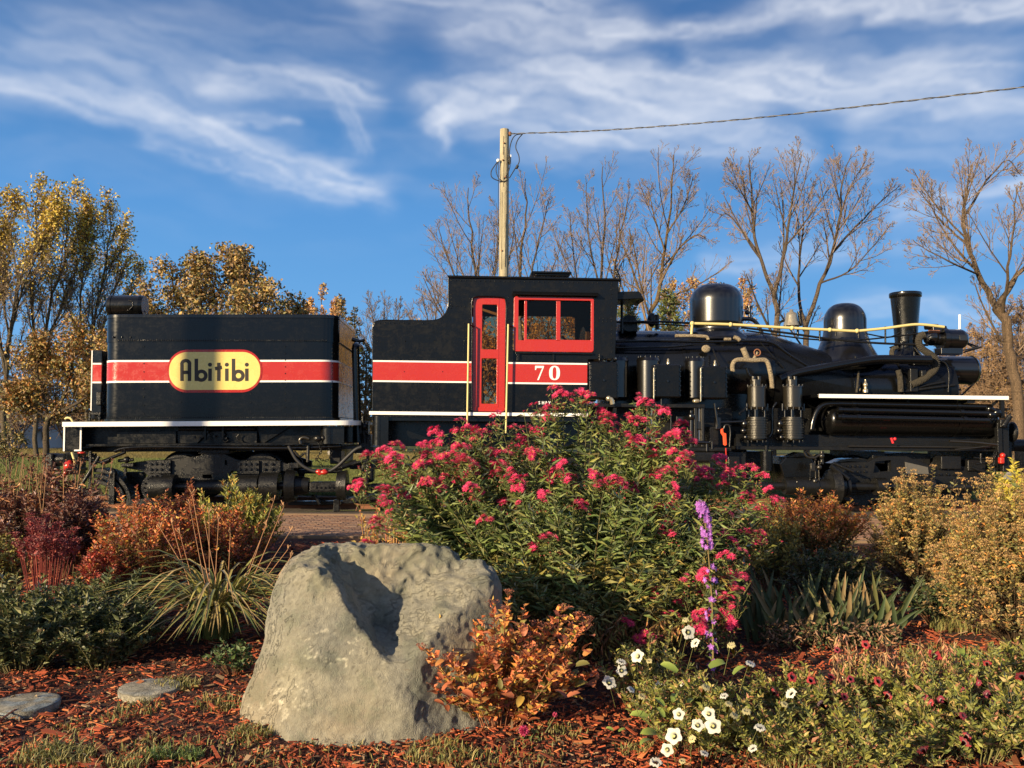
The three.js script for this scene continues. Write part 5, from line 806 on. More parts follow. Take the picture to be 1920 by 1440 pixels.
  bare('leafless tree forking widely above the sand dome', 29, [{ p: [[1513, 850], [1512, 700], [1512, 635], [1510, 612]], r: [0.15, 0.12], o: { start: [0.8], count: [2, 5, 5, 4] } }, { p: [[1510, 614], [1498, 560], [1500, 490], [1506, 420], [1508, 350]], r: [0.09, 0.012], len: 5.2 }, { p: [[1510, 614], [1535, 540], [1562, 470], [1575, 400], [1582, 330], [1596, 290]], r: [0.11, 0.014], len: 6 }, { p: [[1560, 475], [1610, 420, 1], [1650, 380, 1], [1690, 345, 1]], r: [0.06, 0.012], len: 3.8 }, { p: [[1540, 530], [1590, 510, -1], [1630, 470, -1], [1670, 420, -1]], r: [0.05, 0.01], len: 3.6 }, { p: [[1577, 400], [1600, 340, 0], [1625, 300, 0]], r: [0.04, 0.01], len: 2.8 }], 106, {}, bits(110, [0.3, 0.13, 0.06]));
  bare('large leafless tree with thick pale trunk at the right edge', 25, [{ p: [[1912, 850], [1905, 720], [1893, 660], [1886, 600], [1868, 576]], r: [0.24, 0.17], o: { start: [0.6], count: [4, 7, 7, 4] } }, { p: [[1869, 578], [1838, 520], [1818, 470], [1806, 410], [1813, 355], [1822, 310]], r: [0.15, 0.014], len: 6 }, { p: [[1869, 578], [1905, 520], [1950, 470], [1975, 400], [1990, 320]], r: [0.14, 0.014], len: 6 }, { p: [[1816, 460], [1770, 420, 1], [1740, 380, 1], [1715, 345, 1]], r: [0.06, 0.01], len: 3.5 }, { p: [[1835, 515], [1780, 490, -1], [1740, 470, -1], [1712, 450, -1]], r: [0.05, 0.01], len: 3.2 }, { p: [[1812, 400], [1850, 340, 0.5], [1890, 300, 0.5], [1915, 330, 0.5]], r: [0.06, 0.01], len: 3.6 }, { p: [[1880, 590], [1890, 500, -1], [1900, 420, -1], [1905, 350, -1]], r: [0.08, 0.012], len: 4.5 }], 107, { bark: [0.2, 0.135, 0.08], thick: 0.62, count: [8, 7, 4, 2] }, bits(110, [0.3, 0.13, 0.06]));
  bare('small pale leafless tree seen above the gap between tender and cab', 60, [{ p: [[722, 850], [722, 640], [722, 560]], r: [0.12, 0.02] }, { p: [[720, 660], [700, 600], [692, 555]], r: [0.07, 0.02], len: 4 }, { p: [[722, 660], [745, 600], [752, 565]], r: [0.07, 0.02], len: 4 }, { p: [[722, 680], [765, 610], [775, 580]], r: [0.06, 0.02], len: 3.6 }, { p: [[720, 690], [680, 630], [668, 600]], r: [0.06, 0.02], len: 3.6 }], 108, { minR: 0.012, twig: [0.2, 0.16, 0.14] });
  bare('thin leafless sapling rising above the right end of the tender', 45, [{ p: [[800, 850], [812, 640], [822, 560], [830, 520]], r: [0.08, 0.02] }, { p: [[812, 640], [795, 570], [790, 540]], r: [0.05, 0.014], len: 3 }], 109, { minR: 0.009 });

  // poplars on the left with yellow leaves left in their tops
  const poplar = (label, d, limbs, seed, n, topY) => tree('poplar_tree', label, 'tree', 'poplars at the left edge', d, limbs, { thick: 0.55, count: [14, 12, 7, 4], angle: [26, 32, 40, 40], tropism: [0.6, 0.45, 0.25, 0.1], ratio: [0.36, 0.42, 0.45, 0.5], start: [0.22, 0.15, 0.15, 0.2], minR: 0.008, bark: [0.16, 0.125, 0.08], twig: [0.22, 0.165, 0.11] }, seed,
    { n: n * 1.7, size: 0.12, spread: 0.55, wide: 0.7, keep: (p) => clamp(0.11 + 1.0 * sstep(p.y, topY - 6.5, topY - 0.5), 0, 1), color: (p, r) => pick(r, p.y > topY - 3.2 ? [[5, YEL], [2, GOLD], [1.4, OLIVE], [1, BRN]] : [[3, GOLD], [2, OLIVE], [1.5, BRN], [2, YEL], [1.5, TAN]]) });
  poplar('tallest poplar at the left edge with bright yellow leaves at its top', 36, [{ p: [[8, 850], [12, 700], [30, 560], [60, 460], [72, 365]], r: [0.22, 0.02] }, { p: [[10, 700], [-10, 560], [-20, 440], [-14, 380]], r: [0.13, 0.02], len: 7 }, { p: [[25, 600], [50, 520, -1], [92, 430, -1], [112, 368, -1]], r: [0.1, 0.015], len: 6 }, { p: [[15, 660], [8, 520, 1], [14, 430, 1], [30, 365, 1]], r: [0.1, 0.015], len: 6.5 }], 201, 5200, 11.6);
  poplar('second poplar with thin yellow and olive leaves behind the rear of the tender', 38, [{ p: [[70, 850], [72, 720], [90, 600], [120, 480], [128, 372]], r: [0.2, 0.02] }, { p: [[75, 720], [105, 600, 1], [150, 480, 1], [165, 378, 1]], r: [0.13, 0.02], len: 7.5 }, { p: [[72, 700], [60, 560, -1], [80, 460, -1], [92, 380, -1]], r: [0.1, 0.015], len: 6 }], 202, 4600, 11.8);
  poplar('third poplar with darker olive leaves standing over the drum lamp of the tender', 40, [{ p: [[160, 850], [165, 720], [180, 580], [200, 480], [205, 388]], r: [0.2, 0.02] }, { p: [[165, 700], [200, 590, 1], [225, 490, 1], [235, 420, 1]], r: [0.12, 0.015], len: 6.5 }, { p: [[164, 700], [150, 580, -1], [160, 480, -1], [172, 400, -1]], r: [0.12, 0.015], len: 6.5 }, { p: [[168, 690], [222, 620, 0], [250, 540, 0], [262, 490, 0]], r: [0.08, 0.015], len: 4.5 }], 203, 4600, 11.9);

  // broad-leaved trees with brown and gold foliage close behind the tender
  const leafTree = (name, label, d, limbs, seed, lv, spec) => tree(name, label, 'tree', null, d, limbs, { count: [8, 9, 6, 3], angle: [42, 42, 42, 42], ratio: [0.52, 0.45, 0.45, 0.5], tropism: [0.4, 0.3, 0.15, 0.1], bark: [0.13, 0.095, 0.06], ...spec }, seed, lv);
  const mixLeaf = (list) => (p, r) => pick(r, list);
  leafTree('leafy_tree', 'small tree with dense brown, gold and green leaves rising behind the tender tank', 23.5, [{ p: [[400, 850], [402, 740], [400, 660], [410, 560], [440, 480]], r: [0.12, 0.02] }, { p: [[402, 720], [360, 620, 0.5], [330, 550, 0.5], [315, 500, 0.5]], r: [0.08, 0.015], len: 3.2 }, { p: [[402, 720], [460, 620, -0.5], [490, 560, -0.5], [505, 540, -0.5]], r: [0.08, 0.015], len: 3 }, { p: [[402, 740], [310, 640, -0.5], [275, 580, -0.5], [262, 550, -0.5]], r: [0.07, 0.015], len: 3 }, { p: [[402, 730], [490, 640, 0.5], [540, 600, 0.5], [560, 575, 0.5]], r: [0.07, 0.015], len: 3 }, { p: [[400, 650], [375, 560], [372, 520], [378, 500]], r: [0.05, 0.012], len: 2.5 }, { p: [[405, 640], [445, 560, 0.3], [452, 510, 0.3], [438, 478, 0.3]], r: [0.05, 0.012], len: 2.5 }], 301,
    { n: 17000, size: 0.10, spread: 0.5, wide: 0.62, color: mixLeaf([[2.5, BRN], [2.5, [0.32, 0.2, 0.06]], [2, GOLD], [3, OLIVE], [1.6, DKG], [1.4, TAN]]) });
  leafTree('leafy_tree', 'small grey-trunked tree with green and orange leaves beside the rear step of the tender', 25, [{ p: [[86, 905], [87, 850], [86, 808], [92, 780]], r: [0.14, 0.1], o: { start: [0.9], count: [2, 4, 4, 3] } }, { p: [[90, 790], [80, 740], [70, 690], [90, 640]], r: [0.07, 0.015], len: 2.8 }, { p: [[90, 790], [125, 730], [140, 660], [150, 620]], r: [0.08, 0.015], len: 3 }, { p: [[90, 785], [165, 740, -0.5], [195, 690, -0.5], [205, 640, -0.5]], r: [0.07, 0.015], len: 3 }, { p: [[90, 785], [55, 760], [40, 745], [35, 735]], r: [0.05, 0.012], len: 1.8 }, { p: [[92, 780], [140, 770, 0.5], [175, 740, 0.5], [180, 700, 0.5]], r: [0.06, 0.012], len: 2.4 }], 302,
    { n: 13500, size: 0.10, spread: 0.55, wide: 0.62, color: mixLeaf([[2, BRN], [2.5, [0.3, 0.17, 0.05]], [2, GOLD], [3, OLIVE], [1, DKG], [1, ORG]]) });
  leafTree('leafy_tree', 'pale orange-leaved tree top far behind the right half of the tender', 62, [{ p: [[608, 850], [606, 680], [604, 600], [602, 550]], r: [0.16, 0.02] }, { p: [[606, 680], [588, 610], [578, 570]], r: [0.1, 0.02], len: 4 }, { p: [[606, 680], [625, 610], [632, 560]], r: [0.1, 0.02], len: 4 }], 303, { n: 2400, size: 0.2, spread: 0.3, wide: 0.7, color: mixLeaf([[3, [0.42, 0.22, 0.09]], [2, GOLD], [1, TAN]]) }, { minR: 0.014 });
  leafTree('leafy_tree', 'low orange-leaved tree behind the steam dome', 48, [{ p: [[1350, 850], [1350, 700], [1345, 600], [1340, 530]], r: [0.14, 0.02] }, { p: [[1350, 680], [1310, 580], [1300, 530]], r: [0.09, 0.02], len: 5 }, { p: [[1350, 680], [1385, 590], [1390, 540]], r: [0.09, 0.02], len: 5 }, { p: [[1350, 700], [1270, 600], [1255, 540]], r: [0.09, 0.02], len: 5 }], 304, { n: 3200, size: 0.16, spread: 0.3, wide: 0.6, color: mixLeaf([[3, [0.4, 0.19, 0.06]], [2, GOLD], [1, BRN]]) }, { minR: 0.011 });
  leafTree('leafy_tree', 'thin golden-leaved tree behind the cab front', 44, [{ p: [[1195, 850], [1190, 700], [1180, 560], [1200, 490]], r: [0.12, 0.02] }, { p: [[1190, 680], [1230, 560], [1255, 480]], r: [0.09, 0.02], len: 5 }, { p: [[1190, 690], [1150, 600], [1130, 540]], r: [0.09, 0.02], len: 4.5 }], 305, { n: 900, size: 0.12, spread: 0.4, wide: 0.6, color: mixLeaf([[3, [0.44, 0.27, 0.06]], [2, GOLD], [1, BRN]]) }, { minR: 0.011, twig: [0.24, 0.16, 0.09] });
  leafTree('leafy_tree', 'golden-leaved tree behind the cab, seen through its windows', 41, [{ p: [[1035, 850], [1035, 720], [1030, 640], [1030, 560]], r: [0.16, 0.02] }, { p: [[1035, 720], [985, 640], [970, 570]], r: [0.1, 0.02], len: 4 }, { p: [[1035, 720], [1085, 640], [1100, 570]], r: [0.1, 0.02], len: 4 }, { p: [[1035, 740], [940, 700], [915, 640]], r: [0.08, 0.02], len: 3.6 }], 306, { n: 7000, size: 0.15, spread: 0.7, wide: 0.6, color: mixLeaf([[3, [0.44, 0.27, 0.06]], [2, GOLD], [1, BRN], [1, OLIVE]]) }, { minR: 0.012 });
  leafTree('leafy_tree', 'low golden tree behind the bunker of the cab', 38, [{ p: [[800, 850], [800, 740], [800, 680], [802, 630]], r: [0.12, 0.02] }, { p: [[800, 780], [770, 700], [755, 650]], r: [0.08, 0.02], len: 3 }, { p: [[800, 780], [835, 700], [845, 640]], r: [0.08, 0.02], len: 3 }], 307, { n: 5200, size: 0.15, spread: 0.9, wide: 0.6, color: mixLeaf([[3, [0.46, 0.28, 0.06]], [2, GOLD], [1, TAN]]) }, { minR: 0.012 });
  leafTree('leafy_tree', 'low golden tree behind the cab door', 37, [{ p: [[905, 850], [905, 740], [900, 680], [902, 620]], r: [0.12, 0.02] }, { p: [[905, 780], [870, 700], [860, 640]], r: [0.08, 0.02], len: 3 }, { p: [[905, 780], [940, 700], [945, 640]], r: [0.08, 0.02], len: 3 }], 308, { n: 6000, size: 0.15, spread: 0.9, wide: 0.6, color: mixLeaf([[3, [0.46, 0.28, 0.06]], [2, GOLD], [1, TAN]]) }, { minR: 0.012 });
  // tangled thicket at the right edge
  const thicket = (label, d, x, top, seed, n, c) => tree('thicket_shrub', label, 'shrub', 'brown thicket at the right edge', d, [{ p: [[x, 850], [x - 4, 740], [x - 10, 660], [x - 12, top + 20]], r: [0.06, 0.012], len: 5 }, { p: [[x + 4, 840], [x + 25, 730], [x + 40, 650], [x + 40, top + 30]], r: [0.06, 0.012], len: 5 }, { p: [[x - 4, 840], [x - 40, 740], [x - 52, 680], [x - 60, top + 60]], r: [0.06, 0.012], len: 4.5 }, { p: [[x, 840], [x + 60, 760], [x + 80, 700], [x + 84, top + 50]], r: [0.05, 0.012], len: 4.5 }, { p: [[x, 840], [x + 5, 720, 1], [x + 12, 640, 1], [x + 16, top, 1]], r: [0.05, 0.012], len: 5 }], { levels: 4, count: [13, 9, 6, 3], start: [0.12, 0.1, 0.1, 0.2], angle: [48, 48, 50, 50], tropism: [0.2, 0.1, 0.05, 0], wiggle: 0.42, minR: 0.0085, twig: [0.27, 0.175, 0.1], bark: [0.25, 0.165, 0.1] }, seed, { n, size: 0.08, spread: 0.1, color: (p, r) => pick(r, c) });
  thicket('brown twiggy thicket behind the front of the smokebox', 31, 1830, 610, 401, 900, [[2, [0.36, 0.2, 0.08]], [1, BRN]]);
  thicket('golden brown thicket beneath the thick tree at the right edge', 29, 1900, 560, 402, 1200, [[2, [0.4, 0.23, 0.09]], [1, GOLD], [1, BRN]]);
  thicket('tallest brown thicket cut by the right edge of the view', 33, 1985, 480, 403, 900, [[2, [0.36, 0.2, 0.08]], [1, BRN]]);
  thicket('low reddish brown thicket behind the front running board', 36, 1770, 640, 404, 700, [[2, [0.34, 0.17, 0.07]], [1, BRN]]);

  const lthick = (label, d, x, top, seed) => tree('thicket_shrub', label, 'shrub', 'brown thicket behind the left trees', d, [{ p: [[x, 850], [x - 4, 740], [x - 10, 680], [x - 12, top + 10]], r: [0.07, 0.014], len: 5 }, { p: [[x + 4, 845], [x + 30, 740], [x + 44, 670], [x + 46, top + 30]], r: [0.07, 0.014], len: 5 }, { p: [[x - 4, 845], [x - 44, 740], [x - 56, 680], [x - 60, top + 40]], r: [0.07, 0.014], len: 5 }], { levels: 4, count: [14, 9, 6, 3], start: [0.1, 0.1, 0.1, 0.2], angle: [46, 46, 46, 46], tropism: [0.3, 0.2, 0.1, 0], wiggle: 0.35, minR: 0.012, twig: [0.19, 0.125, 0.075], bark: [0.16, 0.11, 0.07] }, seed, { n: 2600, size: 0.13, spread: 0.6, wide: 0.6, color: (p, r) => pick(r, [[2, BRN], [2, [0.3, 0.17, 0.06]], [1, OLIVE], [1, GOLD]]) });
  lthick('brown thicket at the left edge behind the poplars', 48, 30, 640, 411); lthick('brown thicket behind the second poplar', 50, 130, 620, 412); lthick('brown thicket behind the third poplar beside the drum lamp', 47, 215, 610, 413);
  // conifers
  const conifer = (name, label, d, x, top, halfW, seed, col, needle) => {
    const rnd = mulberry(seed), b = G(x, 820, d); b.y = 0.1; const root = thing(name, label, 'tree', null, b), t = new Mass(), f = new Mass(), br = new Mass(), H = G(x, top, d).y - b.y, W = halfW * d / FOCAL;
    t.stem([V(0, 0, 0), V(0, H * 0.5, 0), V(0.02, H * 0.97, 0)], 0.14, 0.02, [0.1, 0.07, 0.045], 7);
    for (let y = 0.12 * H; y < H * 0.985; y += H * 0.022) {
      const k = 5 + Math.floor(rnd() * 3), rad = W * Math.pow(1 - y / H, 0.75) * (0.8 + 0.4 * rnd()) + 0.08;
      for (let j = 0; j < k; j++) {
        const q = rnd() * 6.28, pts = []; const L2 = rad * (0.75 + 0.4 * rnd());
        for (let s = 0; s <= 4; s++) { const u = s / 4; pts.push(V(Math.cos(q) * L2 * u, y + L2 * (0.15 * u - (needle ? 0.1 : 0.35) * u * u + (needle ? 0.3 * u * u : 0)), Math.sin(q) * L2 * u)); }
        br.stem(pts, 0.02, 0.006, [0.1, 0.07, 0.045], 3);
        const cur = new THREE.CatmullRomCurve3(pts), m = Math.ceil(L2 * (needle ? 46 : 26));
        for (let s = 0; s < m; s++) { const u = 0.2 + 0.8 * rnd(), p = cur.getPointAt(u), dd = dirOf(rnd, 0.25).lerp(V(Math.cos(q), 0.2, Math.sin(q)), 0.5).normalize(), l = (needle ? 0.17 : 0.2) * (0.6 + 0.7 * rnd()); f.leaf(p, dd, dirOf(rnd, 0.5), l, l * (needle ? 0.22 : 0.4), jit(rnd, pick(rnd, col), 0.3), 0.3, 0.1); }
      }
    }
    t.build('trunk', M.bark, root); br.build('branches', M.bark, root, 'stuff'); f.build('foliage', M.leaf, root, 'stuff');
  };
  conifer('pine_tree', 'bright green pine beside the steam dome', 24, 1254, 542, 60, 501, [[3, [0.1, 0.125, 0.025]], [2, [0.06, 0.085, 0.018]], [1, [0.15, 0.16, 0.04]]], true);
  conifer('pine_tree', 'smaller green pine half hidden by the cab front', 24.5, 1176, 552, 52, 502, [[3, [0.09, 0.105, 0.022]], [2, [0.05, 0.07, 0.016]], [1, [0.14, 0.14, 0.035]]], true);
  conifer('conifer_tree', 'olive brown pointed conifer above the right end of the tender', 58, 636, 548, 28, 503, [[2, [0.14, 0.1, 0.03]], [2, [0.07, 0.07, 0.02]], [1, [0.22, 0.14, 0.05]]]);
  conifer('conifer_tree', 'dark green conifer in the gap between tender and cab', 56, 660, 572, 34, 504, [[2, [0.05, 0.055, 0.018]], [2, [0.09, 0.085, 0.025]], [1, [0.18, 0.12, 0.05]]]);
  conifer('conifer_tree', 'brownish conifer low behind the tender standpipe', 50, 684, 640, 30, 505, [[2, [0.16, 0.1, 0.04]], [1, [0.09, 0.08, 0.03]]]);
  // small shrub on the lawn at the left
  tree('lawn_shrub', 'small sparse green shrub on the lawn at the left edge', 'shrub', null, 21, [{ p: [[18, 900], [18, 870], [16, 820], [15, 795]], r: [0.03, 0.01], len: 1.2 }, { p: [[18, 890], [0, 850], [-8, 830]], r: [0.02, 0.008], len: 0.9 }, { p: [[18, 890], [34, 850], [36, 815]], r: [0.02, 0.008], len: 0.9 }], { count: [7, 5, 4, 2], minR: 0.004, levels: 3 }, 601, { n: 1100, size: 0.06, spread: 0.1, color: (p, r) => pick(r, [[2, OLIVE], [2, DKG], [1, GOLD]]) });
  // distant wooded belt along the far side of the lawn, one mass
  const far = new Mass(), rnd = mulberry(707), twig = new Mass();
  for (let k = 0; k < 16000; k++) { const x = (rnd() - 0.5) * 200, z = -72 - rnd() * 14, h = 2.8 + 2.2 * hn(x * 0.11, 3) + 1.4 * hn(x * 0.5, 8), y = 0.1 + Math.pow(rnd(), 0.8) * Math.max(1.5, h), s = 0.3 + 0.35 * rnd(); far.leaf(V(x, y, z), dirOf(rnd), dirOf(rnd, 0.6), s, s * 0.6, jit(rnd, pick(rnd, [[3, BRN], [2, [0.2, 0.13, 0.07]], [2, OLIVE], [1, GOLD], [1, DKG]]), 0.3), 0.3, 0.1); }
  for (let k = 0; k < 1500; k++) { const x = (rnd() - 0.5) * 200, z = -72 - rnd() * 14, h = 2.5 + 3.5 * rnd(); twig.stem([V(x, 0, z), V(x + rnd() - 0.5, h * 0.5, z), V(x + (rnd() - 0.5) * 2, h, z)], 0.06, 0.015, jit(rnd, TWIG), 3); }
  const belt = far.build('distant_wood', M.leaf, null, 'stuff'); belt.userData.label = 'low brown wooded belt along the far side of the lawn'; belt.userData.category = 'woodland'; twig.build('stems', M.bark, belt, 'stuff');
}

// ------------------------------------------------------------------ houses far on the left, rocks on the lawn
{
  const house = (label, x0, x1, yTop, yEave, d, wall, roofC, seed) => {
    const a = G(x0, 850, d), b = G(x1, 850, d), H = G(x0, yEave, d).y - 0.1, HR = G(x0, yTop, d).y - 0.1, W = b.x - a.x, root = thing('house', label, 'house', null, V((a.x + b.x) / 2, 0.1, -d - 4));
    part('wall', box(-W / 2, W / 2, 0, H, -4, 4), wall, root);
    const s = shapeOf([[-4.6, H - 0.12], [0, HR], [4.6, H - 0.12], [4.6, H - 0.3], [0, HR - 0.2], [-4.6, H - 0.3]]);
    part('roof', prism(s, -W / 2 - 0.3, W / 2 + 0.3).rotateY(Math.PI / 2), roofC, root);
    part('gable', [prism(shapeOf([[-3.9, H], [0, HR - 0.2], [3.9, H]]), -W / 2 + 0.02, W / 2 - 0.02).rotateY(Math.PI / 2)], wall, root);
    for (const [u, w] of [[-0.34, 1.5], [-0.05, 1.2], [0.3, 1.6]]) { const f = part('window', [box(u * W - w / 2 - 0.08, u * W + w / 2 + 0.08, H * 0.4, H * 0.82, 4, 4.06)], M.white, root); part('pane', box(u * W - w / 2, u * W + w / 2, H * 0.44, H * 0.78, 4.03, 4.075), paint(0.03, 0.035, 0.045, 0.08), f); }
    const dr = part('door', box(0.12 * W - 0.5, 0.12 * W + 0.5, 0.05, 2.1, 4, 4.08), M.white, root); part('step', box(0.12 * W - 0.8, 0.12 * W + 0.8, -0.2, 0.05, 4, 4.9), M.gravel, root);
    return root;
  };
  house('grey house with a dark roof far behind the left tree', 18, 78, 776, 800, 54, paint(0.32, 0.34, 0.4, 0.8), paint(0.24, 0.24, 0.27, 0.9), 1);
  house('dark house with pale trim far behind the rear of the tender', 84, 140, 780, 806, 57, paint(0.06, 0.065, 0.09, 0.8), paint(0.05, 0.05, 0.065, 0.9), 2);
  house('pale house at the left edge of the view behind the lawn shrub', -70, 8, 770, 806, 50, paint(0.55, 0.54, 0.52, 0.8), paint(0.12, 0.12, 0.14, 0.9), 3);
  const rnd = mulberry(808), n3 = createNoise3D(mulberry(809));
  const rock = (label, x, y, d, s) => { const p = G(x, y, d), o = thing('rock', label, 'rock', 'rocks on the lawn beyond the track', V(p.x, 0.1, -d)), g = new THREE.IcosahedronGeometry(s, 4), q = g.attributes.position; for (let i = 0; i < q.count; i++) { const v = V().fromBufferAttribute(q, i), k = 1 + 0.3 * n3(v.x * 2 + x, v.y * 2, v.z * 2) / 1; q.setXYZ(i, v.x * 1.3 * k, v.y * 0.8 * k, v.z * k); } g.computeVertexNormals(); part('stone', g, paint(0.3, 0.28, 0.25, 0.9, { bumpMap: bGrit, bumpScale: 0.02 }), o); };
  rock('grey rock on the lawn seen through the gap left of the cab, beside the standpipe', 632, 846, 45, 0.42); rock('smaller grey rock on the lawn seen under the cab step', 682, 846, 47, 0.35); rock('pale rock at the right edge behind the front coupler', 1912, 838, 27, 0.42);
  // a post of the street behind the photographer: its shadow lies across the tender
  const sh = V(-5.45, 2.0, -15).addScaledVector(V(sunDir.x, 0, sunDir.z).normalize(), 15.5), post = thing('utility_pole', 'wooden utility pole left of the garden, outside the view', 'pole', null, V(sh.x, 0, sh.z));
  part('post', new THREE.CylinderGeometry(0.2, 0.24, 9.5, 18).translate(0, 4.75, 0), M.wood, post); part('crossarm', box(-0.06, 0.06, 8.9, 9.05, -0.9, 0.9, 0.01), M.wood, post);
}

// ------------------------------------------------------------------ boulder and stepping stones
const onGround = (x, y, d) => { const p = G(x, y, d); p.y = gy(p.x, p.z); return p; };
{
  const n3 = createNoise3D(mulberry(901)), n3b = createNoise3D(mulberry(902)), c0 = onGround(706, 1300, 4.96), rock = thing('boulder', 'large grey boulder with a shaded hollow in its top, standing in red mulch', 'boulder', null, c0);
  const planes = [[-0.96, 0.22, 0.1, -0.7, 0.15, 0], [-0.62, 0.24, 0.75, -0.5, 0.25, 0.3], [-0.08, 0.3, 0.95, 0, 0.25, 0.45], [0.5, 0.2, 0.83, 0.42, 0.3, 0.36], [0.96, 0.25, 0.16, 0.76, 0.45, 0], [0.02, 1, -0.1, -0.1, 0.935, -0.1], [0.3, 0.95, 0.1, 0.45, 0.875, 0], [0.75, 0.66, 0.1, 0.66, 0.76, 0], [-0.45, 0.88, 0.15, -0.42, 0.885, 0.02], [-0.85, 0.5, 0.15, -0.57, 0.77, 0.05], [0, 0.3, -0.95, 0, 0.4, -0.42], [-0.6, 0.2, -0.77, -0.5, 0.4, -0.3], [0.6, 0.2, -0.77, 0.5, 0.4, -0.3], [0, -1, 0, 0, -0.1, 0], [-0.35, 0.55, 0.75, -0.35, 0.72, 0.33]].map(([a, b, c, x, y, z]) => { const l = Math.hypot(a, b, c); return [a / l, b / l, c / l, (a * x + b * y + c * z) / l]; });
  const smin = (a, b, k) => { const h = clamp(0.5 + 0.5 * (b - a) / k, 0, 1); return lerp(b, a, h) - k * h * (1 - h); };
  const ell = (x, y, z, c, r) => { const k = Math.hypot((x - c[0]) / r[0], (y - c[1]) / r[1], (z - c[2]) / r[2]); return (k - 1) * Math.min(...r); };
  const sdf = (x, y, z) => {
    let d = -9; for (const [a, b, c, o] of planes) d = -smin(-d, -(a * x + b * y + c * z - o), 0.03);
    const wob = 0.014 * n3(x * 4, y * 4, z * 4) + 0.006 * n3b(x * 11, y * 11, z * 11);
    const left = -((x + 0.1) * 0.77 + (y - 0.62) * 0.62 + (z - 0.38) * 0.03) + wob * 1.4, floor = -((x - 0.15) * -0.42 + (y - 0.36) * 0.8 + (z - 0.42) * 0.44) + wob, back = -((x - 0) * 0.12 + (y - 0.9) * 0.3 + (z + 0.1) * 0.94) + wob;
    d = -smin(-d, -smin(smin(-left, -floor, 0.05), -back, 0.06), 0.02); d = -smin(-d, ell(x, y, z, [-0.34, 0.99, 0.28], [0.13, 0.14, 0.22]) + wob, 0.03);
    if (Math.abs(d) > 0.09) return d;
    const up = sstep(y, 0.55, 0.9);
    return d + 0.018 * n3(x * 2.6, y * 2.6, z * 2.6) + 0.008 * n3b(x * 6, y * 6 + 4, z * 6) + (0.006 + 0.013 * up) * (Math.abs(n3b(x * 10, y * 10, z * 10)) - 0.35) + 0.0034 * n3b(x * 24, y * 24, z * 24) + 0.0014 * n3(x * 55, y * 55, z * 55);
  };
  // skin of the solid: one vertex to each grid cell that the surface crosses
  const h = 0.0105, lo = [-0.86, -0.13, -0.58], nx = 170, ny = 112, nz = 112, val = new Float32Array(nx * ny * nz), id = new Int32Array(nx * ny * nz).fill(-1), pos = [], tri = [], at3 = (i, j, k) => (k * ny + j) * nx + i;
  for (let k = 0; k < nz; k++) for (let j = 0; j < ny; j++) for (let i = 0; i < nx; i++) val[at3(i, j, k)] = sdf(lo[0] + i * h, lo[1] + j * h, lo[2] + k * h);
  const corner = [[0, 0, 0], [1, 0, 0], [0, 1, 0], [1, 1, 0], [0, 0, 1], [1, 0, 1], [0, 1, 1], [1, 1, 1]], edge = [[0, 1], [2, 3], [4, 5], [6, 7], [0, 2], [1, 3], [4, 6], [5, 7], [0, 4], [1, 5], [2, 6], [3, 7]];
  for (let k = 0; k < nz - 1; k++) for (let j = 0; j < ny - 1; j++) for (let i = 0; i < nx - 1; i++) {
    const v = corner.map(([a, b, c]) => val[at3(i + a, j + b, k + c)]); if (v.every((w) => w > 0) || v.every((w) => w <= 0)) continue;
    let n = 0, sx = 0, sy = 0, sz = 0; for (const [a, b] of edge) if (v[a] > 0 !== v[b] > 0) { const t = v[a] / (v[a] - v[b]), p = corner[a], q = corner[b]; sx += lerp(p[0], q[0], t); sy += lerp(p[1], q[1], t); sz += lerp(p[2], q[2], t); n++; }
    id[at3(i, j, k)] = pos.length / 3; pos.push(lo[0] + (i + sx / n) * h, lo[1] + (j + sy / n) * h, lo[2] + (k + sz / n) * h);
  }
  for (let k = 1; k < nz - 1; k++) for (let j = 1; j < ny - 1; j++) for (let i = 1; i < nx - 1; i++) {
    const v = val[at3(i, j, k)] <= 0;
    for (const [a, q] of [[[1, 0, 0], [[0, 0, 0], [0, -1, 0], [0, -1, -1], [0, 0, -1]]], [[0, 1, 0], [[0, 0, 0], [0, 0, -1], [-1, 0, -1], [-1, 0, 0]]], [[0, 0, 1], [[0, 0, 0], [-1, 0, 0], [-1, -1, 0], [0, -1, 0]]]]) {
      if (v === val[at3(i + a[0], j + a[1], k + a[2])] <= 0) continue;
      const [w0, w1, w2, w3] = q.map(([x, y, z]) => id[at3(i + x, j + y, k + z)]); if (v) tri.push(w0, w1, w2, w0, w2, w3); else tri.push(w0, w2, w1, w0, w3, w2);
    }
  }
  const col = new Float32Array(pos.length);
  const vein = (x, y, z) => { const a = Math.abs(n3(x * 3.2 + 3, y * 3.2, z * 3.2) + 0.25 * n3b(x * 14, y * 14, z * 14)), b = Math.abs(n3b(x * 2.3, y * 3.5 + 9, z * 2.3) + 0.2 * n3(x * 16, y * 16, z * 16)); const m = sstep(n3(x * 1.6 + 11, y * 1.6, z * 1.6), 0.0, 0.5) * (1 - sstep(y, 0.45, 0.7)); return Math.max((1 - sstep(a, 0.0, 0.045)) * m, (1 - sstep(b, 0, 0.03)) * m * 0.8); };
  for (let i = 0; i < pos.length; i += 3) {
    const [x, y, z] = pos.slice(i, i + 3), m = 0.5 + 0.5 * n3(x * 1.7, y * 1.7 + 20, z * 1.7), f = n3b(x * 22, y * 22, z * 22), f2 = n3(x * 70, y * 70, z * 70), v = vein(x, y, z), warm = sstep(n3b(x * 1.3 + 5, y * 1.6, z * 1.3), -0.1, 0.6) * (1 - 0.6 * sstep(y, 0.6, 0.9));
    let c = [0, 1, 2].map((k) => lerp([0.165, 0.162, 0.136][k], [0.27, 0.247, 0.178][k], m) * (1 + 0.2 * f + 0.16 * f2));
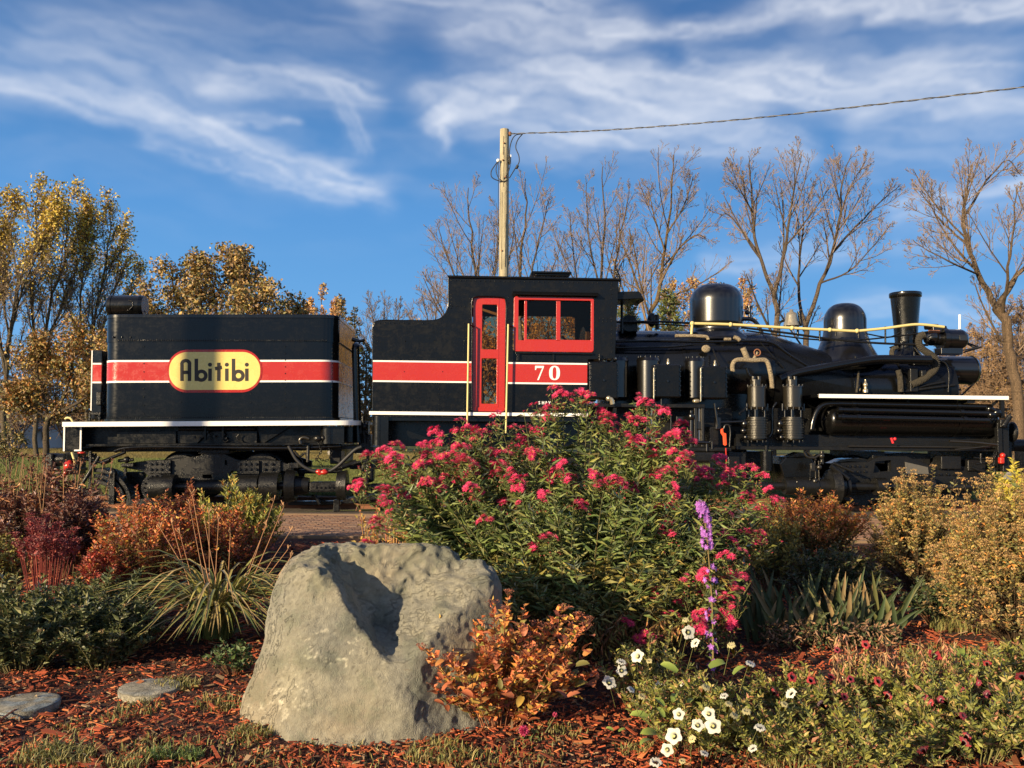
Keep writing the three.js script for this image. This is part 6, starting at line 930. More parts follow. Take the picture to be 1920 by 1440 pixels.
    c = c.map((w, k) => lerp(w, [0.3, 0.23, 0.145][k], 0.45 * warm)); c = c.map((w, k) => lerp(w, [0.55, 0.51, 0.39][k], v * 0.75)); c = c.map((w, k) => lerp(w, w * [0.72, 0.76, 0.74][k], sstep(n3b(x * 4 + 2, y * 4, z * 4) + 0.4 * f + 0.5 * sstep(y, 0.6, 0.95), 0.1, 0.7))); const crack = 1 - sstep(Math.abs(n3(x * 2.1 + 30, y * 1.3, z * 2.1) + 0.12 * f), 0, 0.014); col.set(c.map((w) => w * (1 - 0.5 * crack)), i);
  }
  for (let i = 1; i < pos.length; i += 3) pos[i] *= 0.975;
  const gm = new THREE.BufferGeometry(); gm.setAttribute('position', new THREE.Float32BufferAttribute(pos, 3)); gm.setAttribute('color', new THREE.BufferAttribute(col, 3)); gm.setIndex(tri); gm.computeVertexNormals();
  part('stone', gm, new THREE.MeshPhysicalMaterial({ color: 0xffffff, vertexColors: true, roughness: 0.92, bumpMap: at(grit, 4), bumpScale: 0.005 }), rock);
  for (const [label, x0, x1, y, d, seed] of [['round stepping stone with bluish stains at the left edge of the mulch', -14, 108, 1309, 4.98, 7], ['second round stepping stone in the mulch, left of the boulder', 226, 338, 1279, 5.25, 8]]) {
    const a = G(x0, y, d), b = G(x1, y, d), r = (b.x - a.x) / 2, c = onGround((x0 + x1) / 2, y, d), s = thing('stepping_stone', label, 'stepping stone', null, c), rn = createNoise2D(mulberry(seed));
    const prof = [[0, 0.05], [r * 0.5, 0.05], [r * 0.86, 0.048], [r * 0.9, 0.044], [r * 0.97, 0.043], [r, 0.034], [r * 0.99, 0.012], [r * 0.97, -0.05]], lg = lathe(prof, 0, 0, 0, 48), q = lg.attributes.position, cc = [];
    for (let i = 0; i < q.count; i++) q.setY(i, q.getY(i) * 0.7 + 0.003 * rn(q.getX(i) * 9, q.getZ(i) * 9));
    lg.computeVertexNormals();
    const st = tile(256, (u, v, n) => { const m = 0.62 + 0.25 * n(u, v, 6, seed) + 0.3 * n(u, v, 40), bl = sstep(n(u, v, 4, seed + 3), 0.05, 0.5) * (seed === 7 ? 1 : 0.35); return [m * (1 - 0.28 * bl), m * (1 - 0.1 * bl), m * (0.92 + 0.2 * bl)]; });
    part('slab', lg, paint(0.46, 0.42, 0.35, 0.9, { map: at(st, 1.7), bumpMap: at(grit, 4), bumpScale: 0.006 }), s);
  }
}

// ------------------------------------------------------------------ mulch, litter and grass in the bed
{
  const rnd = mulberry(1001), N = 46000, chip = new THREE.BoxGeometry(1, 1, 1, 1, 1, 1), cp = chip.attributes.position;
  for (let i = 0; i < cp.count; i++) { const x = cp.getX(i), f = Math.abs(x) > 0.4 ? (x > 0 ? 0.45 : 0.7) : 1; cp.setZ(i, cp.getZ(i) * f + x * 0.15); cp.setY(i, cp.getY(i) + x * x * 0.6); } chip.computeVertexNormals();
  const im = new THREE.InstancedMesh(chip, paint(1, 1, 1, 0.85), N), o = new THREE.Object3D(), c = new THREE.Color(), mn = createNoise2D(mulberry(1003));
  for (let i = 0; i < N; i++) {
    const d = 3.6 + 7.6 * Math.pow(rnd(), 1.9), x = (rnd() - 0.5) * d * 1.42, big = rnd() < 0.07 ? 2.3 : 1, l = (0.012 + 0.035 * rnd() * rnd()) * big * (d > 6.5 ? 1.5 : 1);
    o.position.set(x, gy(x, -d) + 0.004 + rnd() * 0.012 * big, -d); o.rotation.set((rnd() - 0.5) * 0.8, rnd() * 6.28, (rnd() - 0.5) * 0.7); o.scale.set(l * 1.35, 0.003 + 0.004 * rnd(), l * (0.2 + 0.5 * rnd())); o.updateMatrix(); im.setMatrixAt(i, o.matrix);
    const k = clamp(rnd() + 0.22 * mn(x * 1.3, d * 1.3), 0, 1), s = (0.5 + 0.8 * rnd()) * (0.8 + 0.3 * mn(x * 0.8 + 9, d * 0.8)); const q = k < 0.62 ? [0.42, 0.085, 0.03] : k < 0.72 ? [0.2, 0.045, 0.02] : k < 0.94 ? [0.55, 0.18, 0.06] : [0.42, 0.27, 0.15]; c.setRGB(q[0] * s, q[1] * s, q[2] * s); im.setColorAt(i, c);
  }
  im.name = 'wood_mulch'; im.userData = { label: 'red wood chip mulch spread over the garden bed', category: 'mulch', kind: 'stuff' }; im.castShadow = im.receiveShadow = true; scene.add(im);
  // fallen leaves and soil crumbs lying on the mulch
  const ll = new Mass(); for (let i = 0; i < 1500; i++) { const d = 3.7 + 5 * Math.pow(rnd(), 1.6), x = (rnd() - 0.5) * d * 1.35, s = 0.02 + 0.03 * rnd(), q = rnd() * 6.28; ll.leaf(V(x, gy(x, -d) + 0.012 + 0.02 * rnd(), -d), V(Math.cos(q), (rnd() - 0.4) * 0.5, Math.sin(q)).normalize(), V((rnd() - 0.5) * 0.8, 1, (rnd() - 0.5) * 0.8), s, s * 0.5, jit(rnd, pick(rnd, [[3, [0.36, 0.24, 0.11]], [2, [0.4, 0.2, 0.08]], [1, [0.46, 0.33, 0.08]], [2, [0.16, 0.09, 0.05]]]), 0.3), 0.5, 0.2); }
  const lit = ll.build('leaf_litter', M.leaf, null, 'stuff'); lit.userData.label = 'small fallen leaves scattered over the red mulch'; lit.userData.category = 'leaves';
  const gr = new Mass();
  const tuft = (px, py, n, h, cols, w) => { const d = (() => { let a = 3.5, b = 11; for (let k = 0; k < 30; k++) { const m = (a + b) / 2, p = G(px, py, m); if (p.y > gy(p.x, p.z)) a = m; else b = m; } return a; })(), p0 = onGround(px, py, d);
    for (let i = 0; i < n; i++) { const q = rnd() * 6.28, rr = w * Math.sqrt(rnd()), b = V(p0.x + rr * Math.cos(q), 0, p0.z + rr * Math.sin(q) * 0.8); b.y = gy(b.x, b.z) - 0.005; const hh = h * (0.5 + 0.8 * rnd()), lx = (rnd() - 0.5) * hh * 1.3, lz = (rnd() - 0.5) * hh * 1.1; gr.ribbon([b, b.clone().add(V(lx * 0.3, hh * 0.6, lz * 0.3)), b.clone().add(V(lx, hh * (0.6 + 0.4 * rnd()), lz))], 0.004 + 0.003 * rnd(), jit(rnd, pick(rnd, cols), 0.3), jit(rnd, pick(rnd, cols), 0.3), 0.2); } };
  const G1 = [0.2, 0.19, 0.05], G2 = [0.12, 0.14, 0.03], G3 = [0.34, 0.26, 0.1], G4 = [0.12, 0.19, 0.04], mixG = [[3, G1], [2, G2], [2, G3]];
  for (const [x, y, n, h, w] of [[105, 1425, 420, 0.09, 0.18], [60, 1440, 120, 0.07, 0.18], [190, 1440, 100, 0.07, 0.2], [250, 1335, 150, 0.06, 0.15], [330, 1290, 220, 0.07, 0.14], [300, 1410, 160, 0.06, 0.2], [415, 1325, 180, 0.06, 0.15], [470, 1380, 260, 0.06, 0.12], [500, 1440, 120, 0.05, 0.22], [620, 1420, 60, 0.05, 0.2], [720, 1440, 60, 0.05, 0.2], [820, 1420, 260, 0.07, 0.16], [880, 1435, 160, 0.06, 0.15], [690, 1378, 90, 0.1, 0.06], [760, 1372, 70, 0.12, 0.05], [1050, 1380, 120, 0.06, 0.15], [990, 1420, 120, 0.05, 0.2], [410, 1430, 200, 0.05, 0.25], [160, 1370, 140, 0.05, 0.2], [1480, 1330, 220, 0.1, 0.15], [1780, 1240, 900, 0.06, 0.35], [1560, 1200, 260, 0.09, 0.25], [1790, 1185, 220, 0.13, 0.2], [1500, 1440, 260, 0.1, 0.2], [1190, 1410, 90, 0.06, 0.1], [240, 1440, 150, 0.07, 0.1]]) tuft(x, y, n, h, mixG, w);
  for (const [x, y] of [[355, 1425], [300, 1424]]) tuft(x, y, 140, 0.07, [[3, G4], [1, G2]], 0.07);
  const gm = gr.build('grass_tufts', M.leaf, null, 'stuff'); gm.userData.label = 'short grass tufts sprouting through the red mulch'; gm.userData.category = 'grass';
}

// ------------------------------------------------------------------ shrubs and perennials
const MATLEAF = {};
function shrub(name, label, cat, group, d, cx, cyTop, cyBot, halfW, depth, o, seed) {
  const rnd = mulberry(seed), n3 = createNoise3D(mulberry(seed + 1)), base = onGround(cx, cyBot, d), root = thing(name, label, cat, group, base), W = halfW * d / FOCAL, H = G(cx, cyTop, d).y - base.y;
  const st = new Mass(), lf = new Mass(), tops = [];
  for (let k = 0; k < o.stems; k++) {
    const q = rnd() * 6.28, rr = Math.sqrt(rnd()), ux = rr * Math.cos(q), uz = rr * Math.sin(q), lump = 1 + (o.lump ?? 0.22) * n3(ux * 2.2, uz * 2.2, 3) + (o.ragged ?? 0.1) * (rnd() - 0.5) * 2;
    const tx = ux * W * lump, tz = uz * depth * lump, ty = H * lump * (o.dome ?? 1) * Math.pow(Math.max(0.02, 1 - rr * rr * (o.flat ?? 0.8)), 0.5) * (1 - (o.hvar ?? 0.15) * rnd()), b = V(tx * (o.base ?? 0.3), 0.0, tz * (o.base ?? 0.3));
    const m1 = V(lerp(b.x, tx, 0.35), ty * 0.45, lerp(b.z, tz, 0.35)), m2 = V(lerp(b.x, tx, 0.72), ty * 0.8, lerp(b.z, tz, 0.72)), t = V(tx, ty * (o.nod ? 0.97 : 1), tz), pts = [b, m1, m2, t];
    st.stem(pts, o.stemR ?? 0.004, (o.stemR ?? 0.004) * 0.5, jit(rnd, o.stemC ?? [0.16, 0.08, 0.04], 0.25), 3);
    const cur = new THREE.CatmullRomCurve3(pts), n = o.leaves; let ph = rnd() * 6.28;
    for (let i = 0; i < n; i++) {
      const u = (o.from ?? 0.15) + (1 - (o.from ?? 0.15)) * Math.pow((i + rnd()) / n, o.bias ?? 0.8), p = cur.getPoint(Math.min(1, u)), td = cur.getTangent(Math.min(1, u)); ph += 2.4;
      const out = V(Math.cos(ph), 0.25 + (o.upLeaf ?? 0.2) * rnd() - (o.down ?? 0) * (1 - u), Math.sin(ph)).lerp(td, o.along ?? 0.3).normalize(), s = o.size * (0.55 + 0.75 * rnd()) * (1 - 0.35 * Math.max(0, u - 0.75) / 0.25), off = o.spread ?? 0.02;
      lf.leaf(p.clone().add(V((rnd() - 0.5) * off, (rnd() - 0.5) * off, (rnd() - 0.5) * off)), out, dirOf(rnd, 0.45), s, s * o.wide, jit(rnd, o.color(u, V(p.x / W, p.y / H, p.z / depth), rnd), o.jit ?? 0.28), o.fold ?? 0.3, o.droop ?? 0.2);
    }
    tops.push([t, cur.getTangent(1)]);
  }
  if (!st.empty) st.build('stems', M.bark, root, 'stuff');
  lf.build('foliage', o.mat ?? M.leaf, root, 'stuff');
  return { root, tops, rnd, H, W };
}
// flat dried or flowering head of many tiny buds
function corymb(m, rnd, t, r, n, cols, s = 0.006) { for (let i = 0; i < n; i++) { const q = rnd() * 6.28, rr = r * Math.sqrt(rnd()), p = V(t.x + rr * Math.cos(q), t.y + 0.25 * r * (1 - (rr / r) ** 2) + (rnd() - 0.5) * 0.006, t.z + rr * Math.sin(q)); m.leaf(p, dirOf(rnd, 0.8), dirOf(rnd, 1), s * 1.6, s * 1.3, jit(rnd, pick(rnd, cols), 0.3), 0.4, 0); if (i % 5 === 0) m.stem([t.clone().add(V(0, -r * 0.8, 0)), p], 0.0012, 0.0008, jit(rnd, cols[0][1], 0.2), 3); } }
{
  const SAL = [0.5, 0.14, 0.05], SORG = [0.54, 0.23, 0.055], SGR = [0.17, 0.15, 0.03], SYL = [0.5, 0.32, 0.06], SDK = [0.2, 0.05, 0.025], MAR = [0.15, 0.03, 0.02], LIME = [0.26, 0.25, 0.035], GRN = [0.085, 0.12, 0.028], DGR = [0.04, 0.062, 0.02], SAGE = [0.15, 0.16, 0.07];
  // orange shrub against the boulder: the largest leaves are parts of their own
  {
    const s = shrub('spirea_shrub', 'orange-leaved spirea with brown flower heads growing against the right side of the boulder', 'shrub', null, 4.72, 935, 1118, 1350, 178, 0.36, { stems: 128, leaves: 34, size: 0.047, wide: 0.52, from: 0.1, stemC: [0.24, 0.1, 0.05], lump: 0.38, flat: 0.8, hvar: 0.4, color: (u, p, r) => pick(r, u > 0.7 ? [[5, SAL], [2.4, SORG], [1.2, SYL], [1, SDK], [1, SGR]] : [[3, SORG], [2, SYL], [3, SGR], [2, SAL], [2, SDK]]) }, 1101);
    const cm = new Mass(); s.tops.filter((t) => t[0].y > s.H * 0.62).forEach(([t], i) => { if (i % 2 === 0) corymb(cm, s.rnd, t, 0.03 + 0.02 * s.rnd(), 46, [[3, [0.2, 0.06, 0.035]], [1, [0.3, 0.12, 0.06]]], 0.005); }); cm.build('seed_head', M.leaf, s.root, 'stuff');
    const lm = new Mass(); lm.ribbon([V(0, 0, 0), V(0.25, 0.05, 0), V(0.55, 0.07, 0), V(0.8, 0.03, 0), V(1, -0.04, 0)], 0.52, [1, 1, 1], [1, 1, 1], 0.35); const lg = lm.geometry(), mats = [SAL, SORG, [0.5, 0.16, 0.07], SYL, SGR, [0.3, 0.09, 0.035]].map((c) => new THREE.MeshPhysicalMaterial({ color: new THREE.Color().setRGB(...c), roughness: 0.6, transmission: 0.3, thickness: 0, side: THREE.DoubleSide, vertexColors: true }));
    const front = s.tops.map((t) => t[0]).sort((a, b) => b.z - a.z);
    for (let i = 0; i < 170; i++) { const t = front[Math.floor(Math.pow(s.rnd(), 1.3) * front.length)], m = new THREE.Mesh(lg, mats[Math.floor(s.rnd() * 6)]); m.name = 'leaf'; m.castShadow = m.receiveShadow = true; m.position.copy(t).multiply(V(0.98, 0.5 + 0.5 * s.rnd(), 1)).add(V((s.rnd() - 0.5) * 0.05, 0, 0.02 * s.rnd())); m.rotation.set((s.rnd() - 0.5) * 1.2, s.rnd() * 6.28, (s.rnd() - 0.3) * 1.1); m.scale.setScalar(0.045 + 0.03 * s.rnd()); s.root.add(m); }
  }
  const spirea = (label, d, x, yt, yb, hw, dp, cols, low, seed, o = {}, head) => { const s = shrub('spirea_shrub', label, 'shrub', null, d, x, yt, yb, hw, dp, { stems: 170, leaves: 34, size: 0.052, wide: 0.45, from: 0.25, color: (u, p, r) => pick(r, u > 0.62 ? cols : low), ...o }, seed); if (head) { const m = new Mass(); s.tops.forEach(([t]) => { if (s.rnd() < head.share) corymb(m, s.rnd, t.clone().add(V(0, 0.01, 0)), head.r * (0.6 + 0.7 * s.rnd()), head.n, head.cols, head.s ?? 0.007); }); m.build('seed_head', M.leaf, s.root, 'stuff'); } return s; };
  spirea('red and orange spirea mound left of the daylily, before the tender truck', 8.4, 275, 940, 1105, 122, 0.55, [[3, [0.48, 0.115, 0.035]], [3, [0.5, 0.19, 0.045]], [1, SYL], [2, SDK], [1, SGR]], [[2, SGR], [2, [0.3, 0.16, 0.04]], [2, SDK]], 1110, { lump: 0.3 });
  spirea('orange and maroon spirea mound behind the daylily flower stalks', 8.9, 400, 955, 1085, 100, 0.5, [[3, [0.46, 0.11, 0.035]], [3, SORG], [2, SDK], [1, SGR]], [[2, SGR], [3, SDK]], 1111, { lump: 0.3 });
  spirea('low red-leaved spirea clump left of the orange mound', 8.0, 190, 1030, 1110, 45, 0.3, [[3, [0.36, 0.05, 0.03]], [2, SDK], [1, SORG]], [[2, SDK], [1, SGR]], 1112, { stems: 80 });
  spirea('rust-coloured spirea close to the tender truck wheels', 10.2, 340, 918, 1000, 52, 0.4, [[3, [0.34, 0.09, 0.03]], [2, [0.4, 0.17, 0.05]], [2, SDK]], [[2, SGR], [2, SDK]], 1113, { stems: 100 });
  spirea('yellow-green leafy shrub in front of the tender line shaft', 9.8, 452, 905, 1025, 92, 0.5, [[3, LIME], [3, [0.17, 0.19, 0.035]], [1, SYL], [0.5, SORG]], [[3, GRN], [2, LIME]], 1114, { stems: 150, size: 0.07, wide: 0.34, hvar: 0.3, ragged: 0.2, along: 0.45, stemC: [0.2, 0.17, 0.06] });
  spirea('golden orange spirea right of the pink asters, under the front truck', 9.3, 1520, 927, 1075, 112, 0.5, [[4, [0.5, 0.21, 0.06]], [3, [0.48, 0.14, 0.05]], [2, SYL], [1, SGR]], [[3, SGR], [1, SORG], [2, [0.1, 0.08, 0.025]]], 1115, { stems: 200, lump: 0.12, flat: 0.55 });
  spirea('yellow-green low shrub between the asters and the golden orange spirea', 8.6, 1452, 960, 1090, 62, 0.4, [[3, [0.28, 0.22, 0.045]], [2, SGR], [1, SYL]], [[3, SGR], [2, DGR]], 1116, { stems: 110 });
  const brownHead = { share: 0.85, r: 0.045, n: 26, cols: [[3, [0.36, 0.23, 0.09]], [2, [0.43, 0.29, 0.115]], [1, [0.28, 0.15, 0.07]]], s: 0.009 };
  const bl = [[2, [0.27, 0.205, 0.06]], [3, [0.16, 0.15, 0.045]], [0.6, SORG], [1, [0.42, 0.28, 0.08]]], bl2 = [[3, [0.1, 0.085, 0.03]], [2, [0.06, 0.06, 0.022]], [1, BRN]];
  spirea('round brown-headed shrub before the front truck of the locomotive', 8.7, 1722, 893, 1090, 96, 0.55, bl, bl2, 1117, { stems: 420, leaves: 26, size: 0.045, flat: 0.97, lump: 0.2, ragged: 0.12, from: 0.4, base: 0.12, hvar: 0.3, stemR: 0.003, stemC: [0.1, 0.06, 0.03] }, brownHead);
  spirea('large golden-brown headed shrub filling the right edge of the view', 6.6, 1905, 892, 1205, 128, 0.6, bl, bl2, 1118, { stems: 760, leaves: 24, size: 0.036, flat: 0.97, lump: 0.18, ragged: 0.1, from: 0.45, base: 0.12, hvar: 0.35, stemR: 0.0025, stemC: [0.1, 0.06, 0.03] }, { ...brownHead, r: 0.034, n: 30, s: 0.0075 });
  spirea('golden-brown headed shrub cut by the right edge, behind the large one', 8.2, 2010, 890, 1110, 120, 0.5, bl, bl2, 1119, { stems: 260, leaves: 26, flat: 0.95, base: 0.12, stemC: [0.1, 0.06, 0.03] }, brownHead);
  spirea('bright yellow-leaved shrub behind the brown-headed shrubs at the right edge', 10.2, 1925, 868, 960, 62, 0.4, [[3, [0.5, 0.42, 0.06]], [2, [0.35, 0.32, 0.05]]], [[2, LIME], [2, GRN]], 1120, { stems: 70, size: 0.1, wide: 0.5 });
  // shadowed low growth between the right shrubs
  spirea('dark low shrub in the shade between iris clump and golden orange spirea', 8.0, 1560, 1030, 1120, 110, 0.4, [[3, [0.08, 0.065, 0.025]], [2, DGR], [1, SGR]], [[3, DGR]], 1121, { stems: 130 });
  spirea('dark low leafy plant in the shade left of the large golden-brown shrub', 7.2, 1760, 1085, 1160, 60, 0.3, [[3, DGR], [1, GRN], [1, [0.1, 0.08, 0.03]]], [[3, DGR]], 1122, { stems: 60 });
  // left edge: burgundy perennials, red stems, dark green mass
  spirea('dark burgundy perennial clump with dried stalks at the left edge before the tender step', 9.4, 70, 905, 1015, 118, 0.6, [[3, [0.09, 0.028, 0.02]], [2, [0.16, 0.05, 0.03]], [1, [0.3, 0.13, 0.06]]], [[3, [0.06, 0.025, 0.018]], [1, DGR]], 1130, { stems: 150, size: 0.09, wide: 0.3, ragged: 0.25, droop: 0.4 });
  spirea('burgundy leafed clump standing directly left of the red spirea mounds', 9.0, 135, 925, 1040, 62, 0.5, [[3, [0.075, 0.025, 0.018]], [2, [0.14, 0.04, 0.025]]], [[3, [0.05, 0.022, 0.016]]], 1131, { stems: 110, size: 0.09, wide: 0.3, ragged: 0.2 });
  const sed = shrub('sedum_plant', 'crimson plant with dense dark red tops on bare red stems at the left', 'plant', null, 7.3, 88, 975, 1120, 54, 0.32, { stems: 60, leaves: 22, size: 0.045, wide: 0.4, from: 0.66, stemC: [0.2, 0.034, 0.026], stemR: 0.0042, base: 0.42, flat: 0.35, color: (u, p, r) => pick(r, [[3, [0.22, 0.022, 0.025]], [2, [0.12, 0.02, 0.02]], [1, [0.3, 0.06, 0.04]]]) }, 1132);
  { const m = new Mass(); sed.tops.forEach(([t]) => corymb(m, sed.rnd, t, 0.045, 44, [[3, [0.2, 0.02, 0.024]], [1, [0.12, 0.018, 0.02]]], 0.007)); m.build('flower_head', M.leaf, sed.root, 'stuff'); }
  spirea('yellow-green low plant at the left edge beside the crimson plant', 7.8, 5, 1000, 1110, 48, 0.3, [[3, [0.22, 0.2, 0.04]], [2, SGR], [1, SDK]], [[3, DGR], [1, SGR]], 1133, { stems: 60 });
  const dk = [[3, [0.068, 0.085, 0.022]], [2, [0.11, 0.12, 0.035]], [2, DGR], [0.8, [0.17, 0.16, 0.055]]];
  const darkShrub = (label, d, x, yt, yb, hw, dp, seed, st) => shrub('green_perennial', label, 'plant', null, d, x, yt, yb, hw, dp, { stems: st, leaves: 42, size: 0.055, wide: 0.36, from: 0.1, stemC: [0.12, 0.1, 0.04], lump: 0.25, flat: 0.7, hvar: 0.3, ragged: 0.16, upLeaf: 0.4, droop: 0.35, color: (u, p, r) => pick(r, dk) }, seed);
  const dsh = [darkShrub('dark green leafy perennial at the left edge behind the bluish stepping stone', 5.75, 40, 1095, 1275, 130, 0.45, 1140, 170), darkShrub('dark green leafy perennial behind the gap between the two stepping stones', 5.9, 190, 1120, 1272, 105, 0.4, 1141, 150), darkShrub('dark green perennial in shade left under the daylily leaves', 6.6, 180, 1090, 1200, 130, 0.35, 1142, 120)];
  { const m = new Mass(); dsh.slice(0, 2).forEach((s) => s.tops.forEach(([t]) => { if (s.rnd() < 0.22) corymb(m, s.rnd, t.clone().add(s.root.position).sub(dsh[0].root.position), 0.018, 16, [[2, [0.4, 0.28, 0.14]], [1, [0.3, 0.17, 0.1]]], 0.007); })); m.build('seed_head', M.leaf, dsh[0].root, 'stuff'); }
  shrub('green_perennial', 'small bright green leaf rosette at the foot of the daylily beside the boulder', 'plant', null, 5.6, 440, 1205, 1240, 50, 0.15, { stems: 40, leaves: 10, size: 0.045, wide: 0.5, from: 0.2, color: (u, p, r) => pick(r, [[3, [0.07, 0.12, 0.03]], [1, DGR]]) }, 1143);

  // dried stalks standing over the burgundy clump
  { const rnd = mulberry(1150), m = new Mass(), b = onGround(100, 1000, 9.2), root = thing('dried_stalks', 'dry tan seed stalks rising over the burgundy clump', 'plant', null, b);
    for (let i = 0; i < 46; i++) { const p0 = G(-10 + rnd() * 190, 985, 9.0 + rnd() * 0.7).sub(b), t = G(-5 + rnd() * 185, 855 + rnd() * 60, 9.0 + rnd() * 0.7).sub(b); p0.y = 0; t.x = p0.x + (rnd() - 0.5) * 0.25; m.stem([p0, p0.clone().lerp(t, 0.5).add(V((rnd() - 0.5) * 0.06, 0, 0)), t], 0.006, 0.0035, jit(rnd, [0.32, 0.17, 0.08], 0.3), 4); for (let k = 0; k < 12; k++) m.leaf(t.clone().add(V((rnd() - 0.5) * 0.05, (rnd() - 0.5) * 0.05, (rnd() - 0.5) * 0.05)), dirOf(rnd, 0.4), dirOf(rnd, 0.5), 0.03, 0.02, jit(rnd, [0.13, 0.05, 0.025], 0.3)); for (let k = 0; k < 5; k++) m.leaf(p0.clone().lerp(t, 0.3 + 0.5 * rnd()), dirOf(rnd, -0.3), dirOf(rnd, 0.5), 0.1, 0.02, jit(rnd, [0.36, 0.18, 0.09], 0.4), 0.4, 0.4); }
    m.build('stalks', M.straw, root, 'stuff'); }
  // daylily: arching blades, each one a part, and dry flower stalks
  {
    const rnd = mulberry(1160), b = onGround(405, 1180, 6.55), root = thing('daylily', 'daylily clump with long arching green and straw-coloured leaves left of the boulder', 'plant', null, b);
    const cols = [[5, [0.16, 0.19, 0.04]], [3, [0.27, 0.27, 0.06]], [2, [0.5, 0.41, 0.13]], [1, [0.42, 0.26, 0.1]], [2, [0.1, 0.14, 0.03]]];
    for (let i = 0; i < 270; i++) {
      const q = rnd() * 6.28, m = new Mass(), L2 = 0.6 + 0.55 * rnd(), h = 0.26 + 0.4 * rnd() * rnd() + 0.12 * rnd(), r0 = 0.12 * Math.sqrt(rnd()), s = V(Math.cos(q) * r0, 0, Math.sin(q) * r0), q2 = q + (rnd() - 0.5) * 0.9, dx = Math.cos(q2), dz = Math.sin(q2) * 0.8, pts = [];
      for (let k = 0; k <= 7; k++) { const u = k / 7; pts.push(V(s.x + dx * L2 * (0.12 * u + 0.88 * u * u * (1.35 - 0.35 * u)) * 0.95, Math.max(0.015, h * 4 * u * 0.62 * (1.32 - u) * (1 - 0.25 * u) + 0.02), s.z + dz * L2 * u * (0.3 + 0.7 * u))); }
      const c = pick(rnd, cols), c2 = rnd() < 0.4 ? [0.48, 0.33, 0.13] : c; m.ribbon(pts, 0.016 + 0.01 * rnd(), jit(rnd, c, 0.2), jit(rnd, c2, 0.2), 0.35); m.build('blade', M.blade, root);
    }
    for (const [x0, y0, x1, y1] of [[398, 1130, 355, 945], [400, 1130, 300, 990], [420, 1120, 380, 955], [405, 1125, 360, 925], [378, 1120, 337, 1000], [395, 1120, 392, 962], [440, 1105, 513, 940], [445, 1105, 545, 995], [440, 1105, 532, 950], [450, 1100, 540, 1030], [430, 1110, 500, 985], [470, 1115, 545, 1045], [372, 1110, 322, 980], [402, 1130, 410, 975], [425, 1125, 432, 1000]]) { const d0 = 6.5 + (rnd() - 0.5) * 0.3, a = G(x0, y0, d0).sub(b), t = G(x1, y1, d0 + (rnd() - 0.5) * 0.3).sub(b), m = new Mass(); a.y = Math.min(a.y, 0.2); m.stem([a, a.clone().lerp(t, 0.5).add(V((t.x - a.x) * 0.06, 0.03, 0)), t], 0.0038, 0.0022, jit(rnd, [0.36, 0.18, 0.09], 0.2), 5); for (let k = 0; k < 3; k++) m.stem([t, t.clone().add(V((rnd() - 0.5) * 0.05, 0.02 + 0.03 * rnd(), (rnd() - 0.5) * 0.04))], 0.003, 0.005, jit(rnd, [0.36, 0.2, 0.1], 0.2), 4); m.build('flower_stalk', M.straw, root); }
  }
  // straw-coloured stems behind the boulder
  { const rnd = mulberry(1170), b = onGround(745, 1090, 7.4), root = thing('hosta_plant', 'yellowed plant with leaning straw stalks behind the boulder, left of the asters', 'plant', null, b), lf = new Mass();
    for (let i = 0; i < 70; i++) { const x0 = 690 + 130 * rnd(), a = G(x0, 1075, 7.2 + 0.5 * rnd()).sub(b), hgt = 0.4 + 0.5 * rnd(), t = V(a.x - 0.02 + 0.16 * rnd() - (x0 < 715 ? 0.12 : 0), hgt, a.z + (rnd() - 0.5) * 0.15), m = new Mass(); a.y = 0; m.stem([a, a.clone().lerp(t, 0.5), t], 0.0055, 0.003, jit(rnd, pick(rnd, [[2, [0.46, 0.24, 0.09]], [2, [0.5, 0.33, 0.12]], [1, [0.4, 0.13, 0.08]]]), 0.2), 4); m.build('stalk', M.straw, root); for (let k = 0; k < 34; k++) { const p = a.clone().lerp(t, 0.35 + 0.7 * rnd()).add(V((rnd() - 0.5) * 0.06, (rnd() - 0.5) * 0.05, (rnd() - 0.5) * 0.06)); lf.leaf(p, dirOf(rnd, -0.2), dirOf(rnd, 0.6), 0.05, 0.02, jit(rnd, pick(rnd, [[3, [0.46, 0.24, 0.07]], [2, [0.4, 0.3, 0.08]], [2, [0.34, 0.12, 0.05]]]), 0.3), 0.4, 0.3); } }
    lf.build('foliage', M.leaf, root, 'stuff'); }
  // iris clump in the shade
  { const rnd = mulberry(1180), b = onGround(1520, 1175, 6.9), root = thing('iris_clump', 'clump of broad sword-shaped green leaves in the shade right of the asters', 'plant', null, b);
    for (let i = 0; i < 190; i++) { const m = new Mass(), x = (1385 + 270 * rnd() - 1520) * 6.9 / FOCAL, z = (rnd() - 0.5) * 0.75, h = 0.26 + 0.3 * rnd(), lean = (rnd() - 0.5) * 0.9 + x * 0.3, lz = (rnd() - 0.5) * 0.3, pts = [], bend = rnd() < 0.5 ? 0.3 + 0.5 * rnd() : 0.12; for (let k = 0; k <= 5; k++) { const u = k / 5; pts.push(V(x + lean * h * (u + bend * u * u), h * u * (1 - bend * 0.6 * u), z + lz * h * u)); } const c = pick(rnd, [[4, [0.048, 0.072, 0.022]], [2, [0.075, 0.092, 0.03]], [1, [0.15, 0.15, 0.045]], [0.5, [0.36, 0.24, 0.1]]]); m.ribbon(pts, 0.026 + 0.016 * rnd(), jit(rnd, c, 0.2), rnd() < 0.2 ? [0.34, 0.22, 0.1] : jit(rnd, c, 0.25), 0.3, V(0, 0, 1)); m.build('blade', M.blade, root); }
